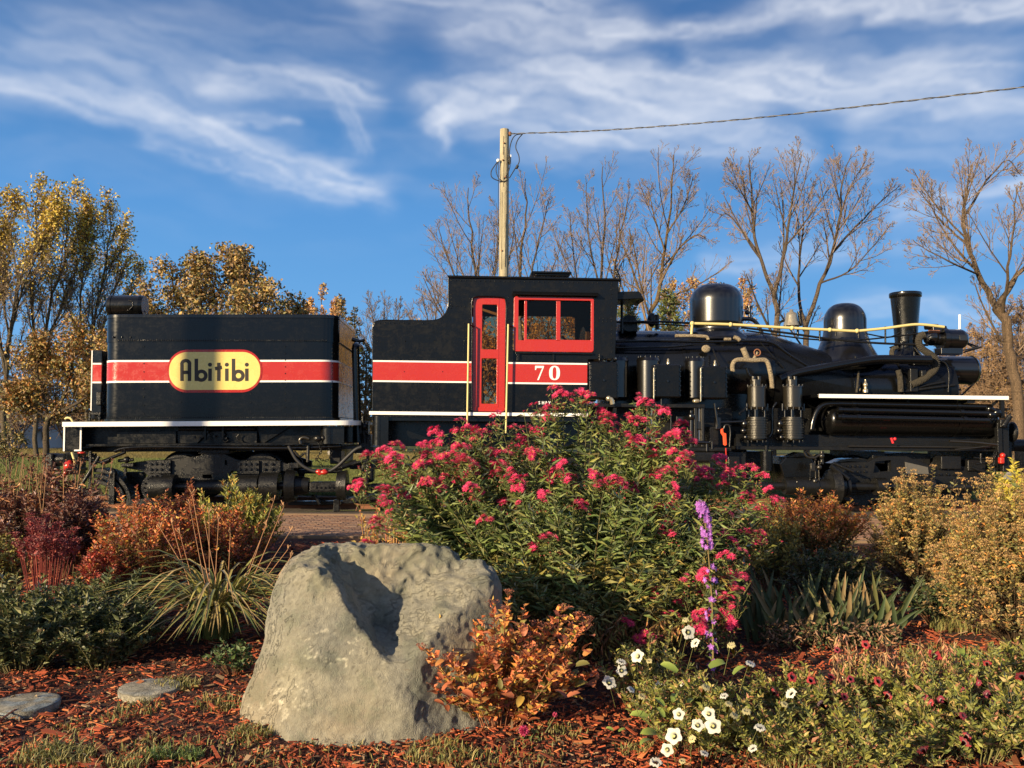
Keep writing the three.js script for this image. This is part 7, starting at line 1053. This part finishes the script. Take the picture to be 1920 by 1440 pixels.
    const dm = new Mass(); for (let i = 0; i < 900; i++) { const p = V((rnd() - 0.5) * 1.0, 0.02 + 0.16 * rnd(), 0.3 + 0.25 * rnd()); dm.leaf(p, dirOf(rnd), dirOf(rnd, 0.4), 0.05, 0.015, jit(rnd, pick(rnd, [[2, [0.25, 0.14, 0.08]], [1, DGR]]), 0.3), 0.4, 0.4); } dm.build('withered_leaves', M.straw, root, 'stuff'); }
}

// ------------------------------------------------------------------ pink asters
{
  const rnd = mulberry(1201), D0 = 6.3, b = onGround(1085, 1225, D0), root = thing('aster_clump', 'tall clump of crimson pink asters in full flower in front of the cab', 'flowering plant', null, b);
  const F4 = [[1335, 20], [1380, 50], [1480, 60], [1510, 45], [1550, 60], [1215, 130], [1285, 140], [1350, 150], [1240, 185], [965, 195], [720, 235], [935, 265], [560, 290], [760, 280], [810, 295], [680, 300], [870, 315], [1075, 280], [1165, 280], [1215, 290], [1245, 305], [820, 360], [560, 375], [1100, 350], [1140, 360], [305, 390], [440, 400], [480, 385], [690, 400], [740, 405], [1060, 405], [1150, 440], [1180, 430], [1005, 445], [915, 435], [95, 460], [210, 425], [235, 450], [270, 470], [230, 510], [265, 520], [550, 455], [615, 470], [585, 485], [700, 500], [735, 480], [770, 500], [820, 500], [890, 525], [920, 515], [985, 520], [1040, 570], [1050, 595], [1245, 450], [1375, 500], [1395, 515], [450, 520], [515, 510], [425, 600], [455, 625], [500, 625], [545, 655], [575, 650], [600, 600], [740, 590], [775, 580], [700, 605], [935, 580], [1145, 610], [1300, 615], [1385, 600], [1420, 605], [1470, 615], [1570, 575], [1600, 590], [1635, 640], [1720, 620], [1735, 650], [45, 640], [70, 645], [205, 680], [240, 685], [310, 690], [305, 590], [375, 590], [215, 770], [240, 785], [770, 665], [830, 695], [1245, 715], [1285, 720], [1265, 745], [1000, 770], [1095, 790], [1480, 780], [865, 880], [1250, 990], [1300, 995], [150, 890], [85, 1040], [1610, 150], [1650, 175], [1685, 205], [1665, 300], [1740, 260]].map(([x, y]) => [660 + x * 0.2847, 720 + y * 0.2847]);
  const F5 = [[240, 245], [290, 205], [350, 160], [400, 180], [410, 60], [440, 85], [530, 130], [500, 115], [345, 255], [375, 285], [410, 280], [430, 305], [460, 335], [485, 245], [545, 275], [530, 295], [620, 200], [605, 245], [640, 240], [660, 285], [600, 290], [510, 335], [540, 345], [590, 345], [655, 355], [675, 365], [575, 390], [655, 395], [500, 375], [520, 435], [560, 440], [500, 470], [535, 485], [590, 520], [570, 550], [610, 575], [600, 600], [510, 635], [555, 700], [530, 740], [575, 770], [690, 670], [770, 710], [740, 475], [770, 480], [755, 440], [710, 440], [940, 430], [1000, 425], [1025, 440], [850, 515], [870, 445], [830, 375], [855, 385], [855, 665], [960, 570], [1010, 560], [1050, 640], [1075, 655], [1120, 590], [960, 760], [985, 765], [1045, 765], [1035, 800], [1090, 540], [855, 775], [815, 770], [830, 890], [860, 880], [905, 850], [930, 860], [750, 975], [765, 1000], [730, 1010], [660, 1000], [890, 1045], [920, 1060], [880, 980], [945, 990], [855, 1095], [500, 1075], [615, 1110], [580, 1190], [440, 1300], [335, 1225], [740, 1185], [770, 1200], [720, 1230], [840, 1180], [870, 1200], [885, 1245], [700, 1215], [110, 610], [85, 600], [150, 455], [185, 470], [165, 445], [210, 500], [265, 485], [285, 505], [320, 510], [350, 520], [385, 520], [270, 530], [20, 475], [15, 390]].map(([x, y]) => [1050 + x * 0.3612, 720 + y * 0.3612]);
  const seen = [], heads = []; for (const q of [...F4, ...F5]) if (!seen.some((s) => Math.hypot(s[0] - q[0], s[1] - q[1]) < 5)) { seen.push(q); heads.push(q); }
  // flower variants: rays in two rings, drawn up or open, a few florets to a cluster
  const ray = (m, r, n, lift, c, center) => { for (let k = 0; k < n; k++) { const q = k / n * 6.28 + rnd() * 0.3, u = lift + (rnd() - 0.5) * 0.35, d = V(Math.cos(q) * Math.cos(u), Math.sin(u), Math.sin(q) * Math.cos(u)), o = d.clone().multiplyScalar(r * 0.15).add(center); m.leaf(o, d, V(0, 1, 0).add(d.clone().multiplyScalar(-0.2)), r * (0.8 + 0.3 * rnd()), r * 0.2, jit(rnd, c, 0.26), 0.2, 0.12); } };
  const PINK = [0.74, 0.026, 0.14], ROSE = [0.84, 0.06, 0.21], CRIM = [0.5, 0.014, 0.075];
  const flower = (k) => {
    const m = new Mass(), n = k % 3 === 2 ? 2 : 3 + (k % 3);
    for (let j = 0; j < n; j++) {
      const q = j * 2.4 + k, rr = j === 0 ? 0 : 0.034, c = V(Math.cos(q) * rr, -rr * 0.4 + 0.006 * rnd(), Math.sin(q) * rr), r = 0.026 * (0.8 + 0.35 * rnd()), tilt = new THREE.Quaternion().setFromUnitVectors(V(0, 1, 0), V(Math.cos(q) * rr * 16, 1, Math.sin(q) * rr * 16 + 0.5).normalize()), sub = new Mass();
      ray(sub, r, 28, 0.15, PINK, V(0, 0, 0)); ray(sub, r * 0.85, 18, 0.55, ROSE, V(0, 0.002, 0)); ray(sub, r * 0.55, 12, 1.0, k % 4 ? ROSE : [0.7, 0.3, 0.08], V(0, 0.003, 0)); for (let i = 0; i < 10; i++) sub.leaf(V(0, -0.008, 0), dirOf(rnd, 0.2), V(0, 1, 0), 0.014, 0.005, [0.1, 0.12, 0.03]);
      const vtx = V(); for (let i = 0; i < sub.p.length; i += 3) { vtx.set(sub.p[i], sub.p[i + 1], sub.p[i + 2]).applyQuaternion(tilt).add(c); sub.p[i] = vtx.x; sub.p[i + 1] = vtx.y; sub.p[i + 2] = vtx.z; vtx.set(sub.n[i], sub.n[i + 1], sub.n[i + 2]).applyQuaternion(tilt); sub.n[i] = vtx.x; sub.n[i + 1] = vtx.y; sub.n[i + 2] = vtx.z; }
      const o = m.p.length / 3; m.p.push(...sub.p); m.n.push(...sub.n); m.c.push(...sub.c); m.i.push(...sub.i.map((i) => i + o));
    }
    return m.geometry();
  };
  const geos = [0, 1, 2, 3, 4, 5, 6].map(flower), small = (() => { const m = new Mass(); ray(m, 0.018, 16, 0.7, CRIM, V(0, 0, 0)); ray(m, 0.014, 10, 1.1, PINK, V(0, 0, 0)); for (let i = 0; i < 10; i++) m.leaf(V(0, -0.01, 0), dirOf(rnd, 0.5), V(0, 1, 0), 0.016, 0.006, [0.12, 0.12, 0.03]); return m.geometry(); })();
  const stems = new Mass(), lf = new Mass();
  const GREEN = [[4, [0.105, 0.15, 0.036]], [3, [0.145, 0.19, 0.046]], [2, [0.21, 0.22, 0.055]], [1, [0.055, 0.08, 0.025]]], MIDL = [[3, [0.11, 0.15, 0.035]], [2, [0.22, 0.2, 0.05]], [1, [0.32, 0.24, 0.06]]], LOW = [[2, [0.15, 0.15, 0.035]], [3, [0.42, 0.31, 0.09]], [2, [0.34, 0.19, 0.07]], [2, [0.2, 0.09, 0.04]], [1, [0.4, 0.16, 0.07]]];
  const stalk = (t, lean, withered, leafN = 84, kk = 1) => {
    const bx = t.x * 0.5 + (rnd() - 0.5) * 0.12, bz = t.z * 0.55 + (rnd() - 0.5) * 0.15, bs = V(bx, 0, bz), pts = [bs, V(lerp(bx, t.x, 0.22), t.y * 0.4, lerp(bz, t.z, 0.25)), V(lerp(bx, t.x, 0.6), t.y * 0.75, lerp(bz, t.z, 0.62)), t], cur = new THREE.CatmullRomCurve3(pts);
    stems.stem(cur.getPoints(7), 0.0042, 0.0018, jit(rnd, [0.18, 0.09, 0.04], 0.2), 4, jit(rnd, [0.085, 0.1, 0.03], 0.2));
    let ph = rnd() * 6.28;
    for (let i = 0; i < leafN; i++) {
      const u = 0.1 + 0.88 * (i + rnd()) / leafN, p = cur.getPoint(u), td = cur.getTangent(u); ph += 2.4; const y = p.y, low = y < 0.32 + 0.1 * rnd(), mid = y < 0.62 + 0.14 * rnd();
      const d = V(Math.cos(ph), low ? -0.9 : -0.45 + 1.2 * rnd(), Math.sin(ph)).lerp(td, low ? 0 : 0.2).normalize(), s = (low ? 0.08 : lerp(0.12, 0.07, sstep(u, 0.6, 0.98))) * (0.65 + 0.6 * rnd()) * kk;
      if (low && rnd() < 0.12) continue;
      lf.leaf(p, d, dirOf(rnd, 0.3), s, s * (low ? 0.16 : 0.185), jit(rnd, pick(rnd, low ? LOW : mid ? MIDL : GREEN), 0.25), 0.35, 0.32);
    }
  };
  const depthOf = (py) => D0 + 0.5 - 1.05 * sstep(py, 740, 1190) + (rnd() - 0.5) * 0.35;
  let side = 0; const tops = [];
  heads.forEach(([x, y], k) => {
    const far = x > 1290 && y > 850 && y < 1030 ? 0.5 : 0, t = G(x, y, depthOf(y) + far).sub(b); tops.push(t);
    const m = new THREE.Mesh(geos[k % 7], M.petal); m.name = 'flower_head'; m.castShadow = m.receiveShadow = true; m.position.copy(t); m.rotation.set(0.35 * (rnd() - 0.2), rnd() * 6.28, 0.3 * (rnd() - 0.5)); m.scale.setScalar(1.05 + 0.55 * rnd()); root.add(m);
    if (k % 2 === 0) { const e = new THREE.Mesh(geos[(k + 3) % 7], M.petal); e.name = 'flower_head'; e.castShadow = e.receiveShadow = true; e.position.copy(t).add(V((rnd() - 0.5) * 0.12, -0.02 - 0.05 * rnd(), 0.04 * rnd())); e.rotation.set(0.4 * rnd(), rnd() * 6, 0); e.scale.setScalar(0.9 + 0.5 * rnd()); root.add(e); }
    stalk(t.clone().add(V(0, -0.012, 0)), 0, false);
    // side shoots with buds under the head
    for (let j = 0; j < 7; j++) { const a = V((rnd() - 0.5) * 0.16, -0.03 - 0.12 * rnd(), (rnd() - 0.5) * 0.16), p0 = t.clone().add(V(a.x * 0.15, a.y - 0.08, a.z * 0.15)), p1 = t.clone().add(a); stems.stem([p0, p1], 0.0022, 0.0015, [0.13, 0.13, 0.04], 3); for (let i = 0; i < 5; i++) lf.leaf(p0.clone().lerp(p1, 0.3 + 0.7 * rnd()), dirOf(rnd, 0.6), dirOf(rnd, 1), 0.035, 0.008, jit(rnd, pick(rnd, GREEN), 0.25), 0.3, 0.2); for (let i = 0; i < 6; i++) lf.leaf(p1, dirOf(rnd, 0.9), dirOf(rnd), 0.013, 0.007, jit(rnd, rnd() < 0.55 ? [0.34, 0.03, 0.06] : [0.3, 0.14, 0.06], 0.3)); }
  });
  for (let k = 0; k < 70; k++) { const t0 = tops[Math.floor(rnd() * tops.length)], t = t0.clone().add(V((rnd() - 0.5) * 0.3, -0.02 - 0.12 * rnd(), (rnd() - 0.5) * 0.3)), m = new THREE.Mesh(small, M.petal); m.name = 'flower_bud'; m.castShadow = m.receiveShadow = true; m.position.copy(t); m.rotation.set(rnd() - 0.5, rnd() * 6, rnd() - 0.5); m.scale.setScalar(0.8 + 0.5 * rnd()); root.add(m); if (rnd() < 0.6) stalk(t, 0, false, 30); }
  // filling shoots through the body of the clump
  for (let k = 0; k < 230; k++) { const x = 770 + 640 * rnd(), yy = 880 + 170 * rnd() + 60 * Math.abs(x - 1070) / 300, t = G(x, yy, D0 - 0.35 + 0.7 * rnd()).sub(b); if (t.y > 0.15) stalk(t, 0, false, 44); }
  for (let k = 0; k < 120; k++) { const x = 870 + 430 * rnd(), t = G(x, 1040 + 120 * rnd(), D0 - 0.75 + 0.7 * rnd()).sub(b); if (t.y > 0.1) stalk(t, 0, true, 32, 0.9); }
  stems.build('stems', M.bark, root, 'stuff'); lf.build('foliage', M.leaf, root, 'stuff');
}
// ------------------------------------------------------------------ purple larkspur spike
{
  const rnd = mulberry(1301), d = 5.25, b = onGround(1335, 1245, d), root = thing('larkspur', 'single purple larkspur spike in front of the asters at their right side', 'flower', null, b), st = new Mass(), m = new Mass(), cr = (x, y) => G(x, y, d).sub(b);
  const c = new THREE.CatmullRomCurve3([cr(1337, 1240).setY(0), cr(1336, 1150), cr(1330, 1060), cr(1320, 965), cr(1312, 940)]); st.stem(c.getPoints(12), 0.006, 0.002, [0.2, 0.14, 0.05], 5);
  const fm = new Mass(); for (let k = 0; k < 5; k++) { const q = k * 1.257, dd = V(Math.cos(q), 0.5, Math.sin(q)).normalize(); fm.leaf(V(0, 0, 0), dd, V(0, 1, 0), 0.019, 0.015, [0.42, 0.13, 0.52], 0.2, 0.1); fm.leaf(V(0, 0, 0), V(Math.cos(q + 0.6), 1.0, Math.sin(q + 0.6)).normalize(), V(0, 1, 0), 0.012, 0.01, [0.5, 0.22, 0.72], 0.2, 0.1); } fm.stem([V(0, 0, 0), V(0, -0.02, 0)], 0.003, 0.001, [0.26, 0.08, 0.5], 4); const fg = fm.geometry();
  for (let i = 0; i < 118; i++) { const u = i < 88 ? 0.58 + 0.36 * rnd() : 0.08 + 0.42 * rnd(), p = c.getPoint(u), q = rnd() * 6.28, dd = V(Math.cos(q), 0.2, Math.sin(q)).normalize(), o = p.clone().addScaledVector(dd, 0.018 + 0.022 * rnd() * (1.3 - u)), f = new THREE.Mesh(fg, M.petal); f.name = 'blossom'; f.position.copy(o); f.quaternion.setFromUnitVectors(V(0, 1, 0), dd.clone().add(V(0, -0.1, 0.3)).normalize()); f.scale.setScalar(0.8 + 0.5 * rnd()); f.castShadow = f.receiveShadow = true; root.add(f); st.stem([p, o], 0.0014, 0.001, [0.16, 0.14, 0.05], 3); }
  for (let i = 0; i < 30; i++) m.leaf(c.getPoint(0.94 + 0.06 * rnd()), dirOf(rnd, 0.6), dirOf(rnd), 0.018, 0.008, jit(rnd, rnd() < 0.5 ? [0.3, 0.2, 0.12] : [0.3, 0.14, 0.4], 0.2)); for (let i = 0; i < 70; i++) m.leaf(c.getPoint(0.45 * rnd()), dirOf(rnd, 0.3), dirOf(rnd, 1), 0.06, 0.02, jit(rnd, [0.11, 0.14, 0.035], 0.3)); st.build('stem', M.bark, root); m.build('foliage', M.leaf, root, 'stuff');
}
// ------------------------------------------------------------------ petunias
{
  const rnd = mulberry(1401);
  const trumpet = (c, ct, seed, wilt = 0) => {                     // five-lobed trumpet, opening towards +y
    const m = new Mass(), r = 0.03, N = 30, rows = []; const rn = mulberry(seed);
    for (const [u, rad, y] of [[0, 0.004, -0.045], [0.2, 0.006, -0.03], [0.4, 0.009, -0.012], [0.6, 0.017, -0.002], [0.8, 0.026, 0.002], [1, 0.032, -0.001 - 0.01 * wilt]]) { const row = []; for (let k = 0; k < N; k++) { const q = k / N * 6.28, lob = u > 0.5 ? 1 + 0.12 * (u - 0.5) * 2 * Math.cos(5 * q) : 1, wy = u > 0.7 ? 0.004 * Math.sin(10 * q + seed) + (rn() - 0.5) * 0.003 : 0, rr = rad * lob * (1 - 0.45 * wilt * (u > 0.5 ? 1 : 0)), f = u < 0.55 ? ct : c; row.push(m.vert(rr * Math.cos(q), y + wy + wilt * 0.012 * u, rr * Math.sin(q), Math.cos(q) * (u < 0.5 ? 1 : 0.15), u < 0.5 ? 0.1 : 1, Math.sin(q) * (u < 0.5 ? 1 : 0.15), jit(rn, f, 0.06))); } rows.push(row); }
    for (let j = 0; j < rows.length - 1; j++) for (let k = 0; k < N; k++) { const e = (k + 1) % N; m.i.push(rows[j][k], rows[j + 1][e], rows[j + 1][k], rows[j][k], rows[j][e], rows[j + 1][e]); }
    if (wilt < 0.5) for (let k = 0; k < 9; k++) m.leaf(V(0, -0.004, 0), V(Math.cos(k * 0.7), 0.12, Math.sin(k * 0.7)).normalize(), V(0, 1, 0), 0.0075, 0.005, c[1] > 0.5 ? [0.62, 0.6, 0.25] : [0.2, 0.03, 0.03], 0.1, 0);
    for (let k = 0; k < 5; k++) m.leaf(V(0, -0.047, 0), V(Math.cos(k * 1.257) * 0.6, 0.8, Math.sin(k * 1.257) * 0.6).normalize(), V(0, 1, 0), 0.02, 0.006, [0.13, 0.16, 0.04]);
    return m.geometry();
  };
  const WH = [0.82, 0.8, 0.7], WT = [0.6, 0.6, 0.25], white = [trumpet(WH, WT, 3), trumpet(WH, WT, 4), trumpet(WH, [0.62, 0.58, 0.24], 5, 0.6), trumpet([0.7, 0.62, 0.3], [0.55, 0.5, 0.16], 6, 1)], red = [trumpet([0.42, 0.02, 0.04], [0.3, 0.04, 0.05], 7), trumpet([0.55, 0.05, 0.06], [0.4, 0.08, 0.06], 8, 0.6), trumpet([0.3, 0.02, 0.05], [0.25, 0.05, 0.05], 9, 1)];
  const PG = [[4, [0.17, 0.18, 0.036]], [2.4, [0.26, 0.25, 0.05]], [3, [0.1, 0.12, 0.026]], [1.4, [0.34, 0.25, 0.09]], [1.2, [0.32, 0.14, 0.08]]];
  const body = (label, d, x, yt, yb, hw, dp, stems, seed, o = {}, group) => shrub('petunia_plant', label, 'plant', group, d, x, yt, yb, hw, dp, { stems, leaves: 27, size: 0.042, wide: 0.38, from: 0.25, stemC: [0.16, 0.15, 0.05], stemR: 0.0026, lump: 0.3, flat: 0.75, hvar: 0.45, ragged: 0.22, base: 0.45, upLeaf: 0.5, droop: 0.25, color: (u, p, r) => pick(r, PG), ...o }, seed);
  const bloom = (root, g, p, face, s = 1, name = 'flower') => { const f = new THREE.Mesh(g, M.petal); f.name = name; f.castShadow = f.receiveShadow = true; f.position.copy(p); f.quaternion.setFromUnitVectors(V(0, 1, 0), face.normalize()).multiply(new THREE.Quaternion().setFromAxisAngle(V(0, 1, 0), rnd() * 6)); f.scale.setScalar(s); root.add(f); };
  // white clump
  const w1 = body('white petunia clump with many open white trumpets at the bottom of the view', 4.45, 1305, 1245, 1465, 135, 0.42, 95, 1410, { leaves: 42 });
  const w2 = body('taller leggy white petunia rising towards the larkspur and asters', 5.0, 1225, 1190, 1310, 95, 0.3, 60, 1411, { hvar: 0.5 });
  const FW = [[798, 190, 0], [850, 275, 2], [395, 375, 0], [270, 425, 2], [275, 490, 0], [178, 580, 0], [345, 640, 2], [562, 622, 0], [755, 590, 2], [860, 560, 3], [930, 630, 3], [1075, 690, 2], [720, 830, 1], [955, 825, 1], [870, 915, 1], [990, 920, 0], [680, 1000, 0], [630, 1110, 1], [920, 1140, 2], [1355, 940, 2], [1300, 1100, 2], [1280, 440, 2], [1135, 300, 3], [540, 1210, 2], [750, 1205, 3], [1110, 760, 3], [830, 1030, 3], [775, 100, 3], [1150, 850, 3], [1250, 820, 3], [430, 700, 3], [1600, 670, 2], [1545, 760, 3], [490, 420, 3]];
  for (const [zx, zy, k] of FW) { const x = 1100 + zx * 0.2396, y = 1140 + zy * 0.2396, up = y < 1290 && x < 1330, host = up ? w2 : w1, d = (up ? 4.75 : 4.15) - 0.2 * sstep(y, 1230, 1440), p = G(x, y, d).sub(host.root.position); bloom(host.root, white[k], p, V((rnd() - 0.5) * 1.4 - 0.2, 0.1 + 0.9 * rnd() + (k > 1 ? 0.5 : 0), k > 1 ? 0.3 : 1), 0.8 + 0.4 * rnd()); const st = new Mass(); st.stem([V(p.x * 0.85, Math.max(0, p.y - 0.16), p.z * 0.8 - 0.03), p.clone().add(V(0, -0.01, -0.03))], 0.002, 0.0015, [0.18, 0.18, 0.05], 3); st.build('flower_stalk', M.bark, host.root); }
  // broad fresh leaves among them, each a part
  const bm = new Mass(); bm.ribbon([V(0, 0, 0), V(0.3, 0.06, 0), V(0.6, 0.06, 0), V(0.85, -0.02, 0), V(1, -0.14, 0)], 0.44, [0.14, 0.2, 0.035], [0.24, 0.3, 0.05], 0.45); const bg = bm.geometry();
  for (const [x, y, s, r] of [[1215, 1345, 0.11, 2.9], [1245, 1325, 0.1, 2.2], [1262, 1316, 0.09, 1.2], [1230, 1375, 0.11, 3.4], [1225, 1390, 0.1, 3.7], [1270, 1260, 0.12, 2.6], [1330, 1252, 0.13, 0.4], [1245, 1345, 0.08, 2.0], [1290, 1320, 0.08, 0.9], [1150, 1370, 0.05, 2.6], [1160, 1372, 0.05, 0.4], [1375, 1265, 0.1, 0.2]]) { const f = new THREE.Mesh(bg, M.leaf); f.name = 'leaf'; f.castShadow = f.receiveShadow = true; f.position.copy(G(x, y, 4.3 - 0.4 * sstep(y, 1300, 1440) + (y < 1280 ? 0.3 : 0)).sub(w1.root.position)); f.rotation.set(0.9 * rnd() - 0.1, r, 0.7 * rnd() - 0.1); f.scale.setScalar(s * 0.8); w1.root.add(f); }
  // red petunia bed: plants alike, cloned
  const FR = [[130, 685, 0], [385, 600, 1], [670, 590, 2], [870, 605, 1], [940, 705, 1], [1250, 765, 1], [1325, 740, 2], [1278, 415, 0], [1190, 1095, 0], [1495, 1040, 0], [1510, 1000, 1], [1660, 700, 2], [1475, 855, 2], [1900, 565, 0], [460, 770, 2], [625, 715, 2], [780, 340, 1], [575, 380, 2], [1490, 675, 2], [1210, 720, 2], [1560, 590, 1], [1600, 620, 2], [250, 575, 1], [1655, 475, 1], [1690, 770, 2], [530, 575, 2]];
  const proto = [body('green petunia plant with a few small red trumpets in the front right bed', 4.6, 1560, 1275, 1440, 105, 0.38, 52, 1420, {}, 'red petunias in the front right bed'), body('green petunia plant with a few small red trumpets in the front right bed', 4.9, 1640, 1225, 1350, 90, 0.36, 50, 1421, { hvar: 0.55 }, 'red petunias in the front right bed')];
  const plants = [...proto];
  for (const [k, x, y, d, s, r] of [[0, 1500, 1335, 5.0, 1, 1], [1, 1730, 1345, 4.85, 1, 2], [0, 1840, 1330, 4.9, 1.05, 3], [1, 1930, 1300, 5.15, 1.1, 4], [0, 1700, 1455, 4.25, 1, 2.2], [1, 1830, 1450, 4.3, 1.05, 0.6], [0, 1930, 1440, 4.35, 1.1, 5], [1, 1600, 1475, 4.1, 0.95, 3.5], [0, 1910, 1245, 5.6, 1, 2.7], [1, 1455, 1460, 4.2, 0.8, 1.6], [0, 2020, 1380, 4.7, 1.1, 0.4], [1, 1770, 1400, 4.5, 1, 5.2]]) { const o = proto[k].root.clone(); o.name = numbered('petunia_plant'); o.position.copy(onGround(x, y, d)); o.rotation.y = r; o.scale.setScalar(s); scene.add(o); plants.push({ root: o }); }
  const petuniaLabels = ['green petunia plant right of the white petunias in the second row from the bottom', 'petunia plant under the withered tan shoots in the right front bed', 'petunia plant at the left end of the red bed, below the sword-leaved clump', 'petunia plant right of the withered tan shoots, in the middle of the bed', 'petunia plant in front of the fresh green seedling', 'petunia plant at the right edge just below the golden-brown shrub', 'petunia plant at the bottom edge, in the middle of the right front bed', 'petunia plant at the bottom edge, second from the right corner', 'petunia plant in the bottom right corner of the view', 'petunia plant at the bottom edge, second to the right of the white petunias', 'rearmost petunia plant at the right edge, against the golden-brown shrub', 'petunia plant at the bottom edge touching the right side of the white petunias', 'petunia plant cut by the right edge of the view, in the middle row', 'petunia plant one row behind the bottom edge, right of the middle of the bed'];
  plants.forEach((p, i) => { p.root.userData = { ...p.root.userData, label: petuniaLabels[i] }; });
  const near = (p) => plants.reduce((a, q) => (q.root.position.distanceTo(p) < a.root.position.distanceTo(p) ? q : a), plants[0]);
  for (const [zx, zy, k] of FR) { const x = 1420 + zx * 0.2604, y = 1120 + zy * 0.2604, d = lerp(4.85, 3.85, sstep(y, 1210, 1430)), p = G(x, y, d), h = near(p); h.root.updateMatrixWorld(true); const q = h.root.worldToLocal(p.clone()); bloom(h.root, red[k], q, V((rnd() - 0.5) * 0.8, 0.6, 0.9), 0.85 + 0.3 * rnd()); }
  // withered seed shoots standing in the bed
  { const m = new Mass(), b = onGround(1660, 1260, 5), root = thing('withered_shoots', 'withered tan shoots with drooping dry flowers above the red petunias', 'plant', null, b); for (let i = 0; i < 70; i++) { const x = 1560 + 230 * rnd(), yt = 1185 + 90 * rnd(), d = 4.85 + 0.5 * rnd(), t = G(x, yt, d).sub(b), a = V(t.x + (rnd() - 0.5) * 0.1, 0, t.z); m.stem([a, a.clone().lerp(t, 0.6), t], 0.003, 0.002, jit(rnd, [0.34, 0.22, 0.1], 0.2), 3); for (let k = 0; k < 12; k++) { const p = a.clone().lerp(t, 0.7 + 0.3 * rnd()), dd = V((rnd() - 0.5), -0.7, (rnd() - 0.5)).normalize(); m.leaf(p, dd, dirOf(rnd), 0.04, 0.009, jit(rnd, rnd() < 0.7 ? [0.42, 0.25, 0.12] : [0.36, 0.14, 0.09], 0.25), 0.4, 0.3); } } m.build('shoots', M.straw, root, 'stuff'); }
  // single flowers and seedlings in the mulch
  { const b = onGround(982, 1385, 4.45), root = thing('dahlia', 'small pink pompom dahlia lying low in the mulch before the orange spirea', 'flower', null, b), m = new Mass(), p = V(0, 0.045, 0); for (let k = 0; k < 130; k++) { const dd = dirOf(rnd, 0.25); m.leaf(p, dd, dirOf(rnd), 0.03, 0.011, jit(rnd, [0.6, 0.04, 0.17], 0.25), 0.3, 0.1); } m.build('flower', M.petal, root); const m2 = new Mass(); for (let k = 0; k < 60; k++) m2.leaf(V(0.16, 0.11, -0.05), dirOf(rnd, 0.4), dirOf(rnd), 0.016, 0.008, jit(rnd, [0.62, 0.06, 0.17], 0.25)); m2.build('flower', M.petal, root); const s = new Mass(); s.stem([V(0, -0.01, -0.02), V(0, 0.04, 0)], 0.003, 0.003, [0.12, 0.14, 0.04], 4); s.stem([V(0.1, 0, -0.05), V(0.16, 0.1, -0.05)], 0.003, 0.002, [0.12, 0.14, 0.04], 4); for (let k = 0; k < 20; k++) s.leaf(V(0.1 * rnd(), 0.03 * rnd(), -0.03), dirOf(rnd, 0.3), dirOf(rnd, 1), 0.05, 0.02, jit(rnd, [0.12, 0.14, 0.04], 0.3)); s.build('foliage', M.leaf, root, 'stuff'); }
  { const b = onGround(1805, 1205, 5.75), root = thing('seedling', 'fresh green broad-leaved seedling before the large golden-brown shrub', 'plant', null, b); for (let k = 0; k < 16; k++) { const f = new THREE.Mesh(bg, M.leaf); f.name = 'leaf'; const q = rnd() * 6.28; f.position.set(Math.cos(q) * 0.05, 0.05 + 0.09 * rnd(), Math.sin(q) * 0.05); f.rotation.set(0.3, -q, 0.3 * rnd()); f.scale.setScalar(0.06 + 0.03 * rnd()); f.castShadow = f.receiveShadow = true; root.add(f); } }
}
// ------------------------------------------------------------------ picture
const renderer = new THREE.WebGLRenderer({ antialias: true });
renderer.toneMapping = THREE.LinearToneMapping;
renderer.toneMappingExposure = EXPOSURE;
renderer.shadowMap.enabled = true;
renderer.render(scene, camera);
